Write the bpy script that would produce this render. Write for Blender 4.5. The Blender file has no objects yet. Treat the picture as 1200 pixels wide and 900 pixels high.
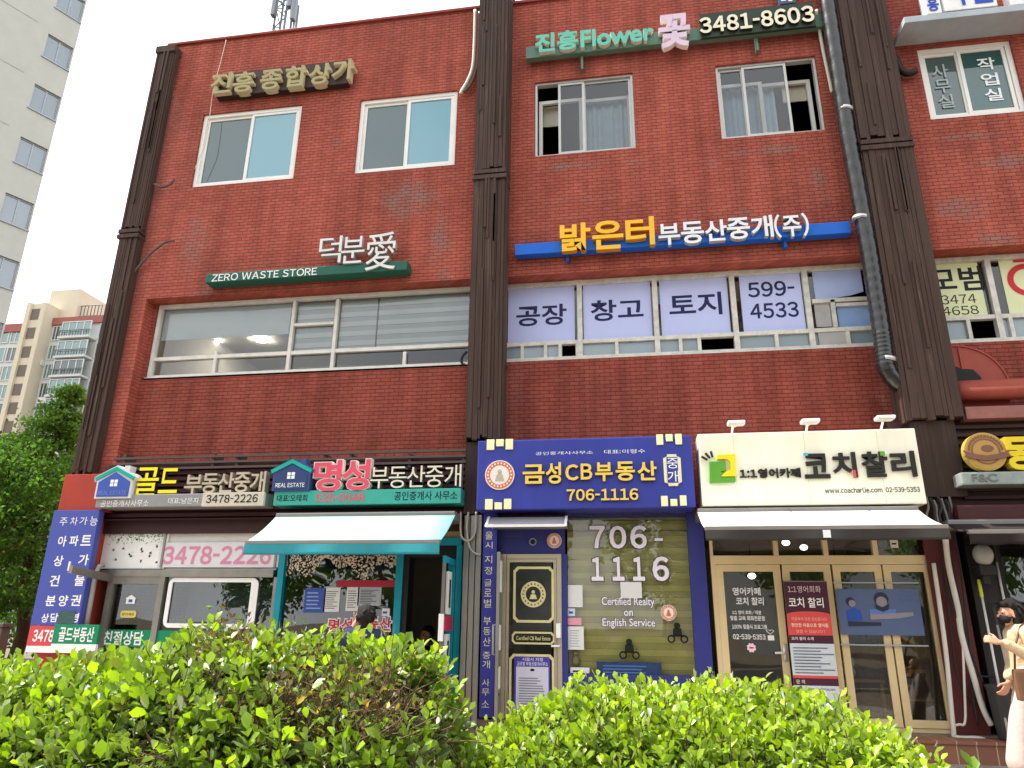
import bpy, bmesh, math, random
import numpy as np
from mathutils import Vector, Matrix, noise as mnoise
random.seed(7); rng = np.random.default_rng(11)
R = math.radians
S = bpy.context.scene
COL = S.collection

# ------------------------------------------------------------------ camera
F = 850.0
MR = np.array([[0.98712975, 0.15943761, 0.01242984],
               [-0.03862768, 0.31313497, -0.94892275],
               [-0.15518619, 0.93622975, 0.31526355]])   # rows: right, down, forward
EYE = 1.5
cd = bpy.data.cameras.new('camera'); cam = bpy.data.objects.new('camera', cd); COL.objects.link(cam)
cd.sensor_fit = 'HORIZONTAL'; cd.sensor_width = 36; cd.lens = F/1200*36
cd.clip_start = .05; cd.clip_end = 3000
m = Matrix.Identity(4)
for i in range(3):
    m[i][0] = MR[0][i]; m[i][1] = -MR[1][i]; m[i][2] = -MR[2][i]
m[2][3] = EYE
cam.matrix_world = m
S.camera = cam

# ------------------------------------------------------------------ sky, sun, exposure
SUN_EL, SUN_AZ = 62.0, 269.6           # azimuth clockwise from +Y
W = bpy.data.worlds.new('World'); S.world = W; W.use_nodes = True
wn = W.node_tree.nodes; wl = W.node_tree.links
bg = wn['Background']; bg.inputs['Strength'].default_value = .13
sky = wn.new('ShaderNodeTexSky'); sky.sky_type = 'NISHITA'; sky.sun_disc = False
sky.sun_elevation = R(SUN_EL); sky.sun_rotation = R(SUN_AZ); sky.air_density = 1.0; sky.dust_density = 3.0; sky.ozone_density = 1.0
# thin bright cloud veil over the clear sky
tc = wn.new('ShaderNodeTexCoord'); nz = wn.new('ShaderNodeTexNoise'); nz.inputs['Scale'].default_value = 1.6; nz.inputs['Detail'].default_value = 6
rp = wn.new('ShaderNodeValToRGB'); rp.color_ramp.elements[0].position = .22; rp.color_ramp.elements[1].position = .5
mx = wn.new('ShaderNodeMix'); mx.data_type = 'RGBA'; mx.inputs['B'].default_value = (9.0, 9.3, 9.6, 1)
mul = wn.new('ShaderNodeMath'); mul.operation = 'MULTIPLY'; mul.inputs[1].default_value = .92
wl.new(tc.outputs['Generated'], nz.inputs['Vector']); wl.new(nz.outputs['Fac'], rp.inputs['Fac'])
wl.new(rp.outputs['Color'], mul.inputs[0]); wl.new(mul.outputs[0], mx.inputs['Factor'])
wl.new(sky.outputs['Color'], mx.inputs['A']); wl.new(mx.outputs['Result'], bg.inputs['Color'])
sd = bpy.data.lights.new('sun', 'SUN'); sd.energy = 4.8; sd.angle = R(.6); sd.color = (1, .95, .87)
so = bpy.data.objects.new('sun', sd); COL.objects.link(so)
az, el = R(SUN_AZ), R(SUN_EL)
sdir = Vector((math.sin(az)*math.cos(el), math.cos(az)*math.cos(el), math.sin(el)))
so.rotation_euler = sdir.to_track_quat('Z', 'Y').to_euler(); so.location = (-20, 10, 40)
S.view_settings.view_transform = 'Standard'; S.view_settings.look = 'None'
S.view_settings.exposure = 0.9; S.view_settings.gamma = 1.0
S.cycles.max_bounces = 7; S.cycles.transparent_max_bounces = 12; S.cycles.caustics_reflective = False; S.cycles.caustics_refractive = False

# ------------------------------------------------------------------ measuring
def P(px, py, Y):
    d = np.array([(px-600)/F, (py-450)/F, 1.0]) @ MR
    s = Y/d[1]
    return Vector((d[0]*s, Y, EYE+d[2]*s))
def XZ(px, py, Y):
    p = P(px, py, Y); return p.x, p.z
def RECT(px0, py0, px1, py1, Y):
    """wall rectangle from its top-left and bottom-right photo corners -> x0,x1,z0,z1"""
    a = P(px0, py0, Y); b = P(px1, py1, Y)
    return a.x, b.x, b.z, a.z

def BB(px0, py0, px1, py1, Y):
    """same, from the photo box that just holds it (level lines rise to the right there)"""
    m_ = (py0+py1)/2; return P(px0, m_, Y).x, P(px1, m_, Y).x, P(px0, py1, Y).z, P(px1, py0, Y).z

# ------------------------------------------------------------------ materials
def lin(h):
    h = h.lstrip('#'); v = [int(h[i:i+2], 16)/255 for i in (0, 2, 4)]
    return tuple(x/12.92 if x <= .04045 else ((x+.055)/1.055)**2.4 for x in v)+(1,)
MATS = {}
def mat(name, col, rough=.6, metal=0, var=.12, scale=6, spec=.22, bump=0, streak=False, bscale=60, trans=0):
    if name in MATS: return MATS[name]
    m = bpy.data.materials.new(name); m.use_nodes = True; n = m.node_tree.nodes; l = m.node_tree.links
    b = n['Principled BSDF']; c = lin(col) if isinstance(col, str) else tuple(col)+(1,)*(4-len(col))
    b.inputs['Roughness'].default_value = rough; b.inputs['Metallic'].default_value = metal
    b.inputs['Specular IOR Level'].default_value = spec
    t = n.new('ShaderNodeTexCoord'); mp = n.new('ShaderNodeMapping'); l.new(t.outputs['Object'], mp.inputs['Vector'])
    mp.inputs['Scale'].default_value = (scale, scale, scale*(.12 if streak else 1))
    z = n.new('ShaderNodeTexNoise'); z.inputs['Scale'].default_value = 1; z.inputs['Detail'].default_value = 6; z.inputs['Roughness'].default_value = .65
    l.new(mp.outputs['Vector'], z.inputs['Vector'])
    if var:
        r = n.new('ShaderNodeMapRange'); r.inputs['From Min'].default_value = .3; r.inputs['From Max'].default_value = .7
        r.inputs['To Min'].default_value = 1-var; r.inputs['To Max'].default_value = 1+var
        l.new(z.outputs['Fac'], r.inputs['Value'])
        v = n.new('ShaderNodeVectorMath'); v.operation = 'SCALE'; v.inputs[0].default_value = c[:3]
        l.new(r.outputs['Result'], v.inputs['Scale']); l.new(v.outputs['Vector'], b.inputs['Base Color'])
        rr = n.new('ShaderNodeMapRange'); rr.inputs['To Min'].default_value = max(0, rough-.12); rr.inputs['To Max'].default_value = min(1, rough+.12)
        l.new(z.outputs['Fac'], rr.inputs['Value']); l.new(rr.outputs['Result'], b.inputs['Roughness'])
    else: b.inputs['Base Color'].default_value = c
    if bump:
        z2 = n.new('ShaderNodeTexNoise'); z2.inputs['Scale'].default_value = bscale; z2.inputs['Detail'].default_value = 4
        l.new(t.outputs['Object'], z2.inputs['Vector'])
        bp = n.new('ShaderNodeBump'); bp.inputs['Strength'].default_value = bump; bp.inputs['Distance'].default_value = .02
        l.new(z2.outputs['Fac'], bp.inputs['Height']); l.new(bp.outputs['Normal'], b.inputs['Normal'])
    MATS[name] = m; return m
def glass(name, tint=(.85, .9, .9), refl=.10, rough=.0, film=None, filmfac=0):
    """window glass: clear where seen through, mirror by Fresnel; film = a printed or coated layer"""
    if name in MATS: return MATS[name]
    m = bpy.data.materials.new(name); m.use_nodes = True; n = m.node_tree.nodes; l = m.node_tree.links
    n.remove(n['Principled BSDF']); o = n['Material Output']
    t = n.new('ShaderNodeBsdfTransparent'); t.inputs['Color'].default_value = tuple(tint)+(1,)
    base = t
    if film:
        d = n.new('ShaderNodeBsdfDiffuse'); d.inputs['Color'].default_value = lin(film)
        ms = n.new('ShaderNodeMixShader'); ms.inputs[0].default_value = filmfac
        l.new(t.outputs[0], ms.inputs[1]); l.new(d.outputs[0], ms.inputs[2]); base = ms
    g = n.new('ShaderNodeBsdfGlossy'); g.inputs['Roughness'].default_value = rough
    tcx = n.new('ShaderNodeTexCoord'); nzx = n.new('ShaderNodeTexNoise'); nzx.inputs['Scale'].default_value = 1.1; nzx.inputs['Detail'].default_value = 1
    bpx = n.new('ShaderNodeBump'); bpx.inputs['Strength'].default_value = .05; bpx.inputs['Distance'].default_value = .2
    l.new(tcx.outputs['Object'], nzx.inputs['Vector']); l.new(nzx.outputs['Fac'], bpx.inputs['Height']); l.new(bpx.outputs['Normal'], g.inputs['Normal'])
    f = n.new('ShaderNodeFresnel'); f.inputs['IOR'].default_value = 1.5
    a = n.new('ShaderNodeMath'); a.operation = 'ADD'; a.use_clamp = True; a.inputs[1].default_value = refl
    l.new(f.outputs[0], a.inputs[0])
    x = n.new('ShaderNodeMixShader'); l.new(a.outputs[0], x.inputs[0]); l.new(base.outputs[0], x.inputs[1]); l.new(g.outputs[0], x.inputs[2])
    l.new(x.outputs[0], o.inputs['Surface']); MATS[name] = m; return m
def emit(name, col, s):
    if name in MATS: return MATS[name]
    m = bpy.data.materials.new(name); m.use_nodes = True; b = m.node_tree.nodes['Principled BSDF']
    b.inputs['Base Color'].default_value = lin(col); b.inputs['Emission Color'].default_value = lin(col); b.inputs['Emission Strength'].default_value = s
    MATS[name] = m; return m
def clothmat(name, col, trans=.12):
    """thin blind cloth that lets the room light through"""
    if name in MATS: return MATS[name]
    m = bpy.data.materials.new(name); m.use_nodes = True; n = m.node_tree.nodes; l = m.node_tree.links; n.remove(n['Principled BSDF'])
    t = n.new('ShaderNodeTexCoord'); z = n.new('ShaderNodeTexNoise'); z.inputs['Scale'].default_value = 3; l.new(t.outputs['Object'], z.inputs['Vector'])
    r = n.new('ShaderNodeMapRange'); r.inputs['To Min'].default_value = .92; r.inputs['To Max'].default_value = 1.05; l.new(z.outputs['Fac'], r.inputs['Value'])
    v = n.new('ShaderNodeVectorMath'); v.operation = 'SCALE'; v.inputs[0].default_value = lin(col)[:3]; l.new(r.outputs['Result'], v.inputs['Scale'])
    d = n.new('ShaderNodeBsdfDiffuse'); e = n.new('ShaderNodeBsdfTranslucent'); x = n.new('ShaderNodeMixShader'); x.inputs[0].default_value = trans
    l.new(v.outputs[0], d.inputs['Color']); l.new(v.outputs[0], e.inputs['Color']); l.new(d.outputs[0], x.inputs[1]); l.new(e.outputs[0], x.inputs[2]); l.new(x.outputs[0], n['Material Output'].inputs['Surface']); MATS[name] = m; return m
def leafmat(name, rough=.42, trans=.45, coat=.25):
    m = bpy.data.materials.new(name); m.use_nodes = True; n = m.node_tree.nodes; l = m.node_tree.links
    n.remove(n['Principled BSDF']); o = n['Material Output']
    at = n.new('ShaderNodeAttribute'); at.attribute_name = 'Col'
    d = n.new('ShaderNodeBsdfDiffuse'); t = n.new('ShaderNodeBsdfTranslucent')
    hs = n.new('ShaderNodeVectorMath'); hs.operation = 'MULTIPLY'; hs.inputs[1].default_value = (1.45, 1.5, .5)
    l.new(at.outputs['Color'], d.inputs['Color']); l.new(at.outputs['Color'], hs.inputs[0]); l.new(hs.outputs[0], t.inputs['Color'])
    a = n.new('ShaderNodeMixShader'); a.inputs[0].default_value = trans; l.new(d.outputs[0], a.inputs[1]); l.new(t.outputs[0], a.inputs[2])
    g = n.new('ShaderNodeBsdfGlossy'); g.inputs['Roughness'].default_value = rough
    f = n.new('ShaderNodeFresnel'); f.inputs['IOR'].default_value = 1.45
    q = n.new('ShaderNodeMath'); q.operation = 'MULTIPLY'; q.inputs[1].default_value = coat*4; q.use_clamp = True; l.new(f.outputs[0], q.inputs[0])
    b = n.new('ShaderNodeMixShader'); l.new(q.outputs[0], b.inputs[0]); l.new(a.outputs[0], b.inputs[1]); l.new(g.outputs[0], b.inputs[2])
    l.new(b.outputs[0], o.inputs['Surface']); MATS[name] = m; return m

def brickmat(name, c1, c2, mortar, stains):
    m = bpy.data.materials.new(name); m.use_nodes = True; n = m.node_tree.nodes; l = m.node_tree.links
    b = n['Principled BSDF']; b.inputs['Specular IOR Level'].default_value = .12
    t = n.new('ShaderNodeTexCoord'); sp = n.new('ShaderNodeSeparateXYZ'); l.new(t.outputs['Object'], sp.inputs[0])
    ad = n.new('ShaderNodeMath'); ad.operation = 'ADD'; l.new(sp.outputs['X'], ad.inputs[0]); l.new(sp.outputs['Y'], ad.inputs[1])
    cb = n.new('ShaderNodeCombineXYZ'); l.new(ad.outputs[0], cb.inputs['X']); l.new(sp.outputs['Z'], cb.inputs['Y'])
    wob = n.new('ShaderNodeTexNoise'); wob.inputs['Scale'].default_value = 9; wob.inputs['Detail'].default_value = 2
    l.new(t.outputs['Object'], wob.inputs['Vector'])
    wv = n.new('ShaderNodeVectorMath'); wv.operation = 'MULTIPLY_ADD'; wv.inputs[1].default_value = (.010, .010, 0); 
    l.new(wob.outputs['Color'], wv.inputs[0]); l.new(cb.outputs[0], wv.inputs[2])
    k = n.new('ShaderNodeTexBrick'); k.inputs['Scale'].default_value = 1; k.inputs['Brick Width'].default_value = .15; k.inputs['Row Height'].default_value = .0595
    k.inputs['Mortar Size'].default_value = .0062; k.inputs['Mortar Smooth'].default_value = .5; k.inputs['Bias'].default_value = -.1
    k.inputs['Color1'].default_value = lin(c1); k.inputs['Color2'].default_value = lin(c2); k.inputs['Mortar'].default_value = lin(mortar)
    l.new(wv.outputs[0], k.inputs['Vector'])
    # broad paint unevenness + vertical rain streaks
    z1 = n.new('ShaderNodeTexNoise'); z1.inputs['Scale'].default_value = .55; z1.inputs['Detail'].default_value = 8; z1.inputs['Roughness'].default_value = .65; l.new(t.outputs['Object'], z1.inputs['Vector'])
    mp = n.new('ShaderNodeMapping'); mp.inputs['Scale'].default_value = (5, 5, .35); l.new(t.outputs['Object'], mp.inputs['Vector'])
    z2 = n.new('ShaderNodeTexNoise'); z2.inputs['Scale'].default_value = 1; z2.inputs['Detail'].default_value = 5; l.new(mp.outputs[0], z2.inputs['Vector'])
    mm = n.new('ShaderNodeMath'); mm.operation = 'ADD'; l.new(z1.outputs['Fac'], mm.inputs[0]); l.new(z2.outputs['Fac'], mm.inputs[1])
    r = n.new('ShaderNodeMapRange'); r.inputs['From Min'].default_value = .7; r.inputs['From Max'].default_value = 1.3; r.inputs['To Min'].default_value = .66; r.inputs['To Max'].default_value = 1.25
    l.new(mm.outputs[0], r.inputs['Value'])
    # the bed joints read darker than the upright joints
    sp2 = n.new('ShaderNodeSeparateXYZ'); l.new(wv.outputs[0], sp2.inputs[0])
    dv = n.new('ShaderNodeMath'); dv.operation = 'DIVIDE'; dv.inputs[1].default_value = .0595; l.new(sp2.outputs['Y'], dv.inputs[0])
    frc = n.new('ShaderNodeMath'); frc.operation = 'FRACT'; l.new(dv.outputs[0], frc.inputs[0])
    cmp_ = n.new('ShaderNodeMath'); cmp_.operation = 'LESS_THAN'; cmp_.inputs[1].default_value = .13; l.new(frc.outputs[0], cmp_.inputs[0])
    brk = n.new('ShaderNodeTexNoise'); brk.inputs['Scale'].default_value = 4; brk.inputs['Detail'].default_value = 3; l.new(t.outputs['Object'], brk.inputs['Vector'])
    brm = n.new('ShaderNodeMapRange'); brm.inputs['From Min'].default_value = .35; brm.inputs['From Max'].default_value = .65; brm.inputs['To Min'].default_value = -.05; brm.inputs['To Max'].default_value = -.42; l.new(brk.outputs['Fac'], brm.inputs['Value'])
    fm_ = n.new('ShaderNodeMath'); fm_.operation = 'MULTIPLY_ADD'; fm_.inputs[2].default_value = 1; l.new(cmp_.outputs[0], fm_.inputs[0]); l.new(brm.outputs['Result'], fm_.inputs[1])
    fm2 = n.new('ShaderNodeMath'); fm2.operation = 'MULTIPLY'; l.new(fm_.outputs[0], fm2.inputs[0]); l.new(r.outputs['Result'], fm2.inputs[1])
    v = n.new('ShaderNodeVectorMath'); v.operation = 'SCALE'; l.new(k.outputs['Color'], v.inputs[0]); l.new(fm2.outputs[0], v.inputs['Scale'])
    last = v.outputs['Vector']
    # patches where the red paint has worn off (their own fixed places on the wall)
    acc = None
    for (cx, cz, sx, sz, st) in stains:
        su = n.new('ShaderNodeVectorMath'); su.operation = 'SUBTRACT'; su.inputs[1].default_value = (cx, 0, cz); l.new(t.outputs['Object'], su.inputs[0])
        sc = n.new('ShaderNodeVectorMath'); sc.operation = 'MULTIPLY'; sc.inputs[1].default_value = (1/sx, 0, 1/sz); l.new(su.outputs[0], sc.inputs[0])
        ln = n.new('ShaderNodeVectorMath'); ln.operation = 'LENGTH'; l.new(sc.outputs[0], ln.inputs[0])
        q = n.new('ShaderNodeMapRange'); q.inputs['From Min'].default_value = 1.15; q.inputs['From Max'].default_value = .25; q.inputs['To Max'].default_value = st; l.new(ln.outputs['Value'], q.inputs['Value'])
        if acc is None: acc = q.outputs['Result']
        else:
            x = n.new('ShaderNodeMath'); x.operation = 'MAXIMUM'; l.new(acc, x.inputs[0]); l.new(q.outputs['Result'], x.inputs[1]); acc = x.outputs[0]
    if acc is not None:
        z3 = n.new('ShaderNodeTexNoise'); z3.inputs['Scale'].default_value = 3.2; z3.inputs['Detail'].default_value = 9; z3.inputs['Roughness'].default_value = .75; l.new(t.outputs['Object'], z3.inputs['Vector'])
        a2 = n.new('ShaderNodeMath'); a2.operation = 'MULTIPLY_ADD'; a2.inputs[1].default_value = .38; l.new(acc, a2.inputs[0]); l.new(z3.outputs['Fac'], a2.inputs[2])
        th = n.new('ShaderNodeMapRange'); th.inputs['From Min'].default_value = .66; th.inputs['From Max'].default_value = .98; th.inputs['To Max'].default_value = .85; l.new(a2.outputs[0], th.inputs['Value'])
        # keep some of the brick pattern
        x = n.new('ShaderNodeMix'); x.data_type = 'RGBA'; l.new(th.outputs['Result'], x.inputs['Factor']); l.new(last, x.inputs['A'])
        w2 = n.new('ShaderNodeMix'); w2.data_type = 'RGBA'; w2.inputs['A'].default_value = lin('#8d6d64'); w2.inputs['B'].default_value = lin('#64463f'); l.new(k.outputs['Fac'], w2.inputs['Factor'])
        l.new(w2.outputs['Result'], x.inputs['B']); last = x.outputs['Result']
    l.new(last, b.inputs['Base Color']); b.inputs['Roughness'].default_value = .8
    z4 = n.new('ShaderNodeTexNoise'); z4.inputs['Scale'].default_value = 45; z4.inputs['Detail'].default_value = 3; l.new(t.outputs['Object'], z4.inputs['Vector'])
    h = n.new('ShaderNodeMath'); h.operation = 'MULTIPLY_ADD'; h.inputs[1].default_value = -1.0; l.new(k.outputs['Fac'], h.inputs[0]); l.new(z4.outputs['Fac'], h.inputs[2])
    bp = n.new('ShaderNodeBump'); bp.inputs['Strength'].default_value = .75; bp.inputs['Distance'].default_value = .012; l.new(h.outputs[0], bp.inputs['Height']); l.new(bp.outputs[0], b.inputs['Normal'])
    MATS[name] = m; return m
def woodmat(name, c, c2):
    m = bpy.data.materials.new(name); m.use_nodes = True; n = m.node_tree.nodes; l = m.node_tree.links
    b = n['Principled BSDF']; b.inputs['Roughness'].default_value = .75; b.inputs['Specular IOR Level'].default_value = .25
    t = n.new('ShaderNodeTexCoord'); mp = n.new('ShaderNodeMapping'); mp.inputs['Scale'].default_value = (26, 26, .8); l.new(t.outputs['Object'], mp.inputs['Vector'])
    z = n.new('ShaderNodeTexNoise'); z.inputs['Scale'].default_value = 1; z.inputs['Detail'].default_value = 8; z.inputs['Roughness'].default_value = .7; l.new(mp.outputs[0], z.inputs['Vector'])
    r = n.new('ShaderNodeValToRGB'); e = r.color_ramp.elements; e[0].position = .28; e[0].color = [x*.55 for x in lin(c)[:3]]+[1]; e[1].position = .6; e[1].color = lin(c)
    k = e.new(.74); k.color = lin(c2); l.new(z.outputs['Fac'], r.inputs['Fac']); l.new(r.outputs['Color'], b.inputs['Base Color'])
    bp = n.new('ShaderNodeBump'); bp.inputs['Strength'].default_value = .4; bp.inputs['Distance'].default_value = .01; l.new(z.outputs['Fac'], bp.inputs['Height']); l.new(bp.outputs[0], b.inputs['Normal'])
    MATS[name] = m; return m

# ------------------------------------------------------------------ mesh building
ORG = {}
class MB:
    def __init__(s): s.v = []; s.f = []; s.mi = []; s.cur = 0; s.mats = []
    def use(s, m):
        if m not in s.mats: s.mats.append(m)
        s.cur = s.mats.index(m); return s
    def add(s, vs, fs):
        o = len(s.v); s.v += [tuple(v) for v in vs]; s.f += [tuple(i+o for i in f) for f in fs]; s.mi += [s.cur]*len(fs); return s
    def box(s, x0, x1, y0, y1, z0, z1):
        if x0 > x1: x0, x1 = x1, x0
        if y0 > y1: y0, y1 = y1, y0
        if z0 > z1: z0, z1 = z1, z0
        return s.add([(x0,y0,z0),(x1,y0,z0),(x1,y1,z0),(x0,y1,z0),(x0,y0,z1),(x1,y0,z1),(x1,y1,z1),(x0,y1,z1)],
            [(0,3,2,1),(4,5,6,7),(0,1,5,4),(1,2,6,5),(2,3,7,6),(3,0,4,7)])
    def bbox(s, x0, x1, y0, y1, z0, z1, b=.01):
        """box with its edges bevelled"""
        bm = bmesh.new(); bmesh.ops.create_cube(bm, size=1)
        for v in bm.verts: v.co = ((x0+x1)/2+v.co.x*abs(x1-x0), (y0+y1)/2+v.co.y*abs(y1-y0), (z0+z1)/2+v.co.z*abs(z1-z0))
        b = min(b, abs(x1-x0)*.45, abs(y1-y0)*.45, abs(z1-z0)*.45)
        bmesh.ops.bevel(bm, geom=bm.edges[:], offset=b, segments=2, affect='EDGES', profile=.7)
        bm.verts.index_update(); s.add([v.co[:] for v in bm.verts], [[v.index for v in f.verts] for f in bm.faces]); bm.free(); return s
    def quad(s, a, b, c, d): return s.add([a, b, c, d], [(0, 1, 2, 3)])
    def rect(s, x0, x1, z0, z1, Y): return s.add([(x0,Y,z0),(x1,Y,z0),(x1,Y,z1),(x0,Y,z1)], [(0,1,2,3)])
    def prism(s, poly, y0, y1):
        """polygon (x,z) counter-clockwise seen from the street, from y0 (near) to y1"""
        n = len(poly); vs = [(x, y0, z) for x, z in poly]+[(x, y1, z) for x, z in poly]
        return s.add(vs, [tuple(range(n)), tuple(range(2*n-1, n-1, -1))]+[(i, i+n, (i+1) % n+n, (i+1) % n) for i in range(n)])
    def disc(s, x, z, r, y0, y1, n=40, rz=None):
        rz = rz or r
        return s.prism([(x+r*math.cos(2*math.pi*i/n), z+rz*math.sin(2*math.pi*i/n)) for i in range(n)], y0, y1)
    def ring(s, x, z, r0, r1, y0, y1, n=48, a0=0, a1=2*math.pi):
        full = a1-a0 > 6.28; k = n if full else n+1
        vs = []
        for i in range(k):
            a = a0+(a1-a0)*i/n; c, q = math.cos(a), math.sin(a)
            vs += [(x+r0*c, y0, z+r0*q), (x+r1*c, y0, z+r1*q), (x+r1*c, y1, z+r1*q), (x+r0*c, y1, z+r0*q)]
        fs = []
        for i in range(n):
            j = (i+1) % k
            for e in range(4): fs.append((i*4+e, i*4+(e+1) % 4, j*4+(e+1) % 4, j*4+e))
        return s.add(vs, fs)
    def tube(s, pts, r, n=8, cap=True):
        pts = [Vector(p) for p in pts]; k = len(pts); rs = r if isinstance(r, (list, tuple)) else [r]*k
        vs = []; prev = None
        for i, p in enumerate(pts):
            t = (pts[min(i+1, k-1)]-pts[max(i-1, 0)]).normalized()
            if prev is None: u = t.cross(Vector((0, 0, 1)) if abs(t.z) < .9 else Vector((1, 0, 0))).normalized()
            else: u = (prev-t*prev.dot(t)).normalized()
            prev = u; w = t.cross(u)
            vs += [p+(u*math.cos(2*math.pi*j/n)+w*math.sin(2*math.pi*j/n))*rs[i] for j in range(n)]
        fs = [(i*n+j, i*n+(j+1) % n, (i+1)*n+(j+1) % n, (i+1)*n+j) for i in range(k-1) for j in range(n)]
        if cap: fs += [tuple(range(n-1, -1, -1)), tuple(range((k-1)*n, k*n))]
        return s.add(vs, fs)
    def ball(s, c, r, nu=16, nv=10):
        r = r if isinstance(r, (tuple, list)) else (r, r, r); vs = [(c[0], c[1], c[2]+r[2])]; fs = []
        for i in range(1, nv):
            a = math.pi*i/nv
            for j in range(nu):
                b = 2*math.pi*j/nu; vs.append((c[0]+r[0]*math.sin(a)*math.cos(b), c[1]+r[1]*math.sin(a)*math.sin(b), c[2]+r[2]*math.cos(a)))
        vs.append((c[0], c[1], c[2]-r[2])); e = len(vs)-1
        fs += [(0, 1+j, 1+(j+1) % nu) for j in range(nu)]
        for i in range(nv-2):
            for j in range(nu): fs.append((1+i*nu+j, 1+(i+1)*nu+j, 1+(i+1)*nu+(j+1) % nu, 1+i*nu+(j+1) % nu))
        fs += [(1+(nv-2)*nu+(j+1) % nu, 1+(nv-2)*nu+j, e) for j in range(nu)]
        return s.add(vs, fs)
    def vbar(s, px, py0, py1, Y, w, d=.05):
        a = P(px, (py0+py1)/2, Y).x; z1 = P(px, py0, Y).z; z0 = P(px, py1, Y).z
        return s.box(a-w/2, a+w/2, Y-d/2, Y+d/2, z0, z1)
    def hbar(s, py, px0, px1, Y, h, d=.05):
        z = P((px0+px1)/2, py, Y).z; return s.box(P(px0, py, Y).x, P(px1, py, Y).x, Y-d/2, Y+d/2, z-h/2, z+h/2)
    def prect(s, px0, py0, px1, py1, Y, d=0):
        x0, x1, z0, z1 = RECT(px0, py0, px1, py1, Y)
        return s.box(x0, x1, Y-d, Y, z0, z1) if d else s.rect(x0, x1, z0, z1, Y)
    def text(s, body, x0, x1, z0, z1, Y, bold=.0, ext=0, shear=0, fit=True):
        """lettering whose ink fills the rectangle; front face at Y, ext metres thick"""
        vs, fs = glyphs(body, bold, ext > 0)
        sx, sz = x1-x0, z1-z0
        return s.add([(x0+u*sx+shear*v*sz, Y+(0 if w > 0 else ext) if ext else Y, z0+v*sz) for u, v, w in vs], fs)
    def ptext(s, body, px0, py0, px1, py1, Y, bold=0, ext=0, shear=0):
        x0, x1, z0, z1 = BB(px0, py0, px1, py1, Y); return s.text(body, x0, x1, z0, z1, Y, bold, ext, shear)
GL = {}; RAW = {}
ROMAN = {'Flower', 'Certified Realty', 'on', 'English Service', 'Certified CB Real Estate', 'F&C'}
def raw_glyph(ch, bold, solid):
    key = (ch, bold, solid)
    if key not in RAW:
        c = bpy.data.curves.new('lettering', 'FONT'); c.body = ch; c.size = 1; c.offset = bold; c.resolution_u = 3; c.extrude = .1 if solid else 0
        o = bpy.data.objects.new('lettering', c); me = o.to_mesh()
        RAW[key] = ([v.co[:] for v in me.vertices], [tuple(p.vertices) for p in me.polygons]); o.to_mesh_clear()
        bpy.data.objects.remove(o); bpy.data.curves.remove(c)
    return RAW[key]
def glyphs(body, bold, solid):
    key = (body, bold, solid)
    if key not in GL:
        if body in ROMAN or not any('!' <= ch <= '~' for ch in body): vs, fs = raw_glyph(body, bold, solid)
        else:
            vs, fs, cur = [], [], 0
            for ch in body:
                if ch == ' ': cur += .3; continue
                asc = '!' <= ch <= '~'
                gv, gf = raw_glyph(chr(ord(ch)+0xFEE0) if asc else ch, bold, solid); o = len(vs); fs += [tuple(i+o for i in f) for f in gf]
                if asc:
                    lo, hi = min(v[0] for v in gv), max(v[0] for v in gv); k = .42 if ch in '-~' else 1
                    vs += [(cur+(v[0]-lo)*k, v[1], v[2]) for v in gv]; cur += (hi-lo)*k+.085-bold
                else: vs += [(cur+v[0], v[1], v[2]) for v in gv]; cur += .94
        xs = [v[0] for v in vs]; ys = [v[1] for v in vs]; a, b, d, e = min(xs), max(xs), min(ys), max(ys)
        GL[key] = ([((v[0]-a)/(b-a), (v[1]-d)/(e-d), v[2]) for v in vs], fs)
    return GL[key]
def _mesh(name, mb, org, mats, smooth):
    me = bpy.data.meshes.new(name); me.from_pydata([(x-org[0], y-org[1], z-org[2]) for x, y, z in mb.v], [], mb.f)
    ms = mb.mats or ([mats] if not isinstance(mats, (list, tuple)) else list(mats))
    for q in ms: me.materials.append(q)
    if mb.mats: me.polygons.foreach_set('material_index', mb.mi)
    if smooth: me.polygons.foreach_set('use_smooth', [True]*len(me.polygons))
    me.update(); return me
def part(name, mb, mt, parent, smooth=False, label=None, kind=None):
    org = ORG[parent.name]
    o = bpy.data.objects.new(name, _mesh(name, mb, org, mt, smooth)); COL.objects.link(o); o.parent = parent; ORG[o.name] = org
    if label: o['label'] = label
    if kind: o['kind'] = kind
    return o
def tag(o, label, cat, group=None, kind=None):
    if label: o['label'] = label
    if cat: o['category'] = cat
    if group: o['group'] = group
    if kind: o['kind'] = kind
    return o
def thing(name, label, cat, loc, group=None):
    o = bpy.data.objects.new(name, None); COL.objects.link(o); o.location = loc; o.empty_display_size = .1
    ORG[o.name] = tuple(loc); return tag(o, label, cat, group)
def one(name, mb, mt, label, cat, group=None, smooth=False, kind=None):
    xs = [v[0] for v in mb.v]; ys = [v[1] for v in mb.v]; zs = [v[2] for v in mb.v]
    org = ((min(xs)+max(xs))/2, (min(ys)+max(ys))/2, min(zs))
    o = bpy.data.objects.new(name, _mesh(name, mb, org, mt, smooth)); COL.objects.link(o); o.location = org; ORG[o.name] = org
    return tag(o, label, cat, group, kind)
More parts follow.
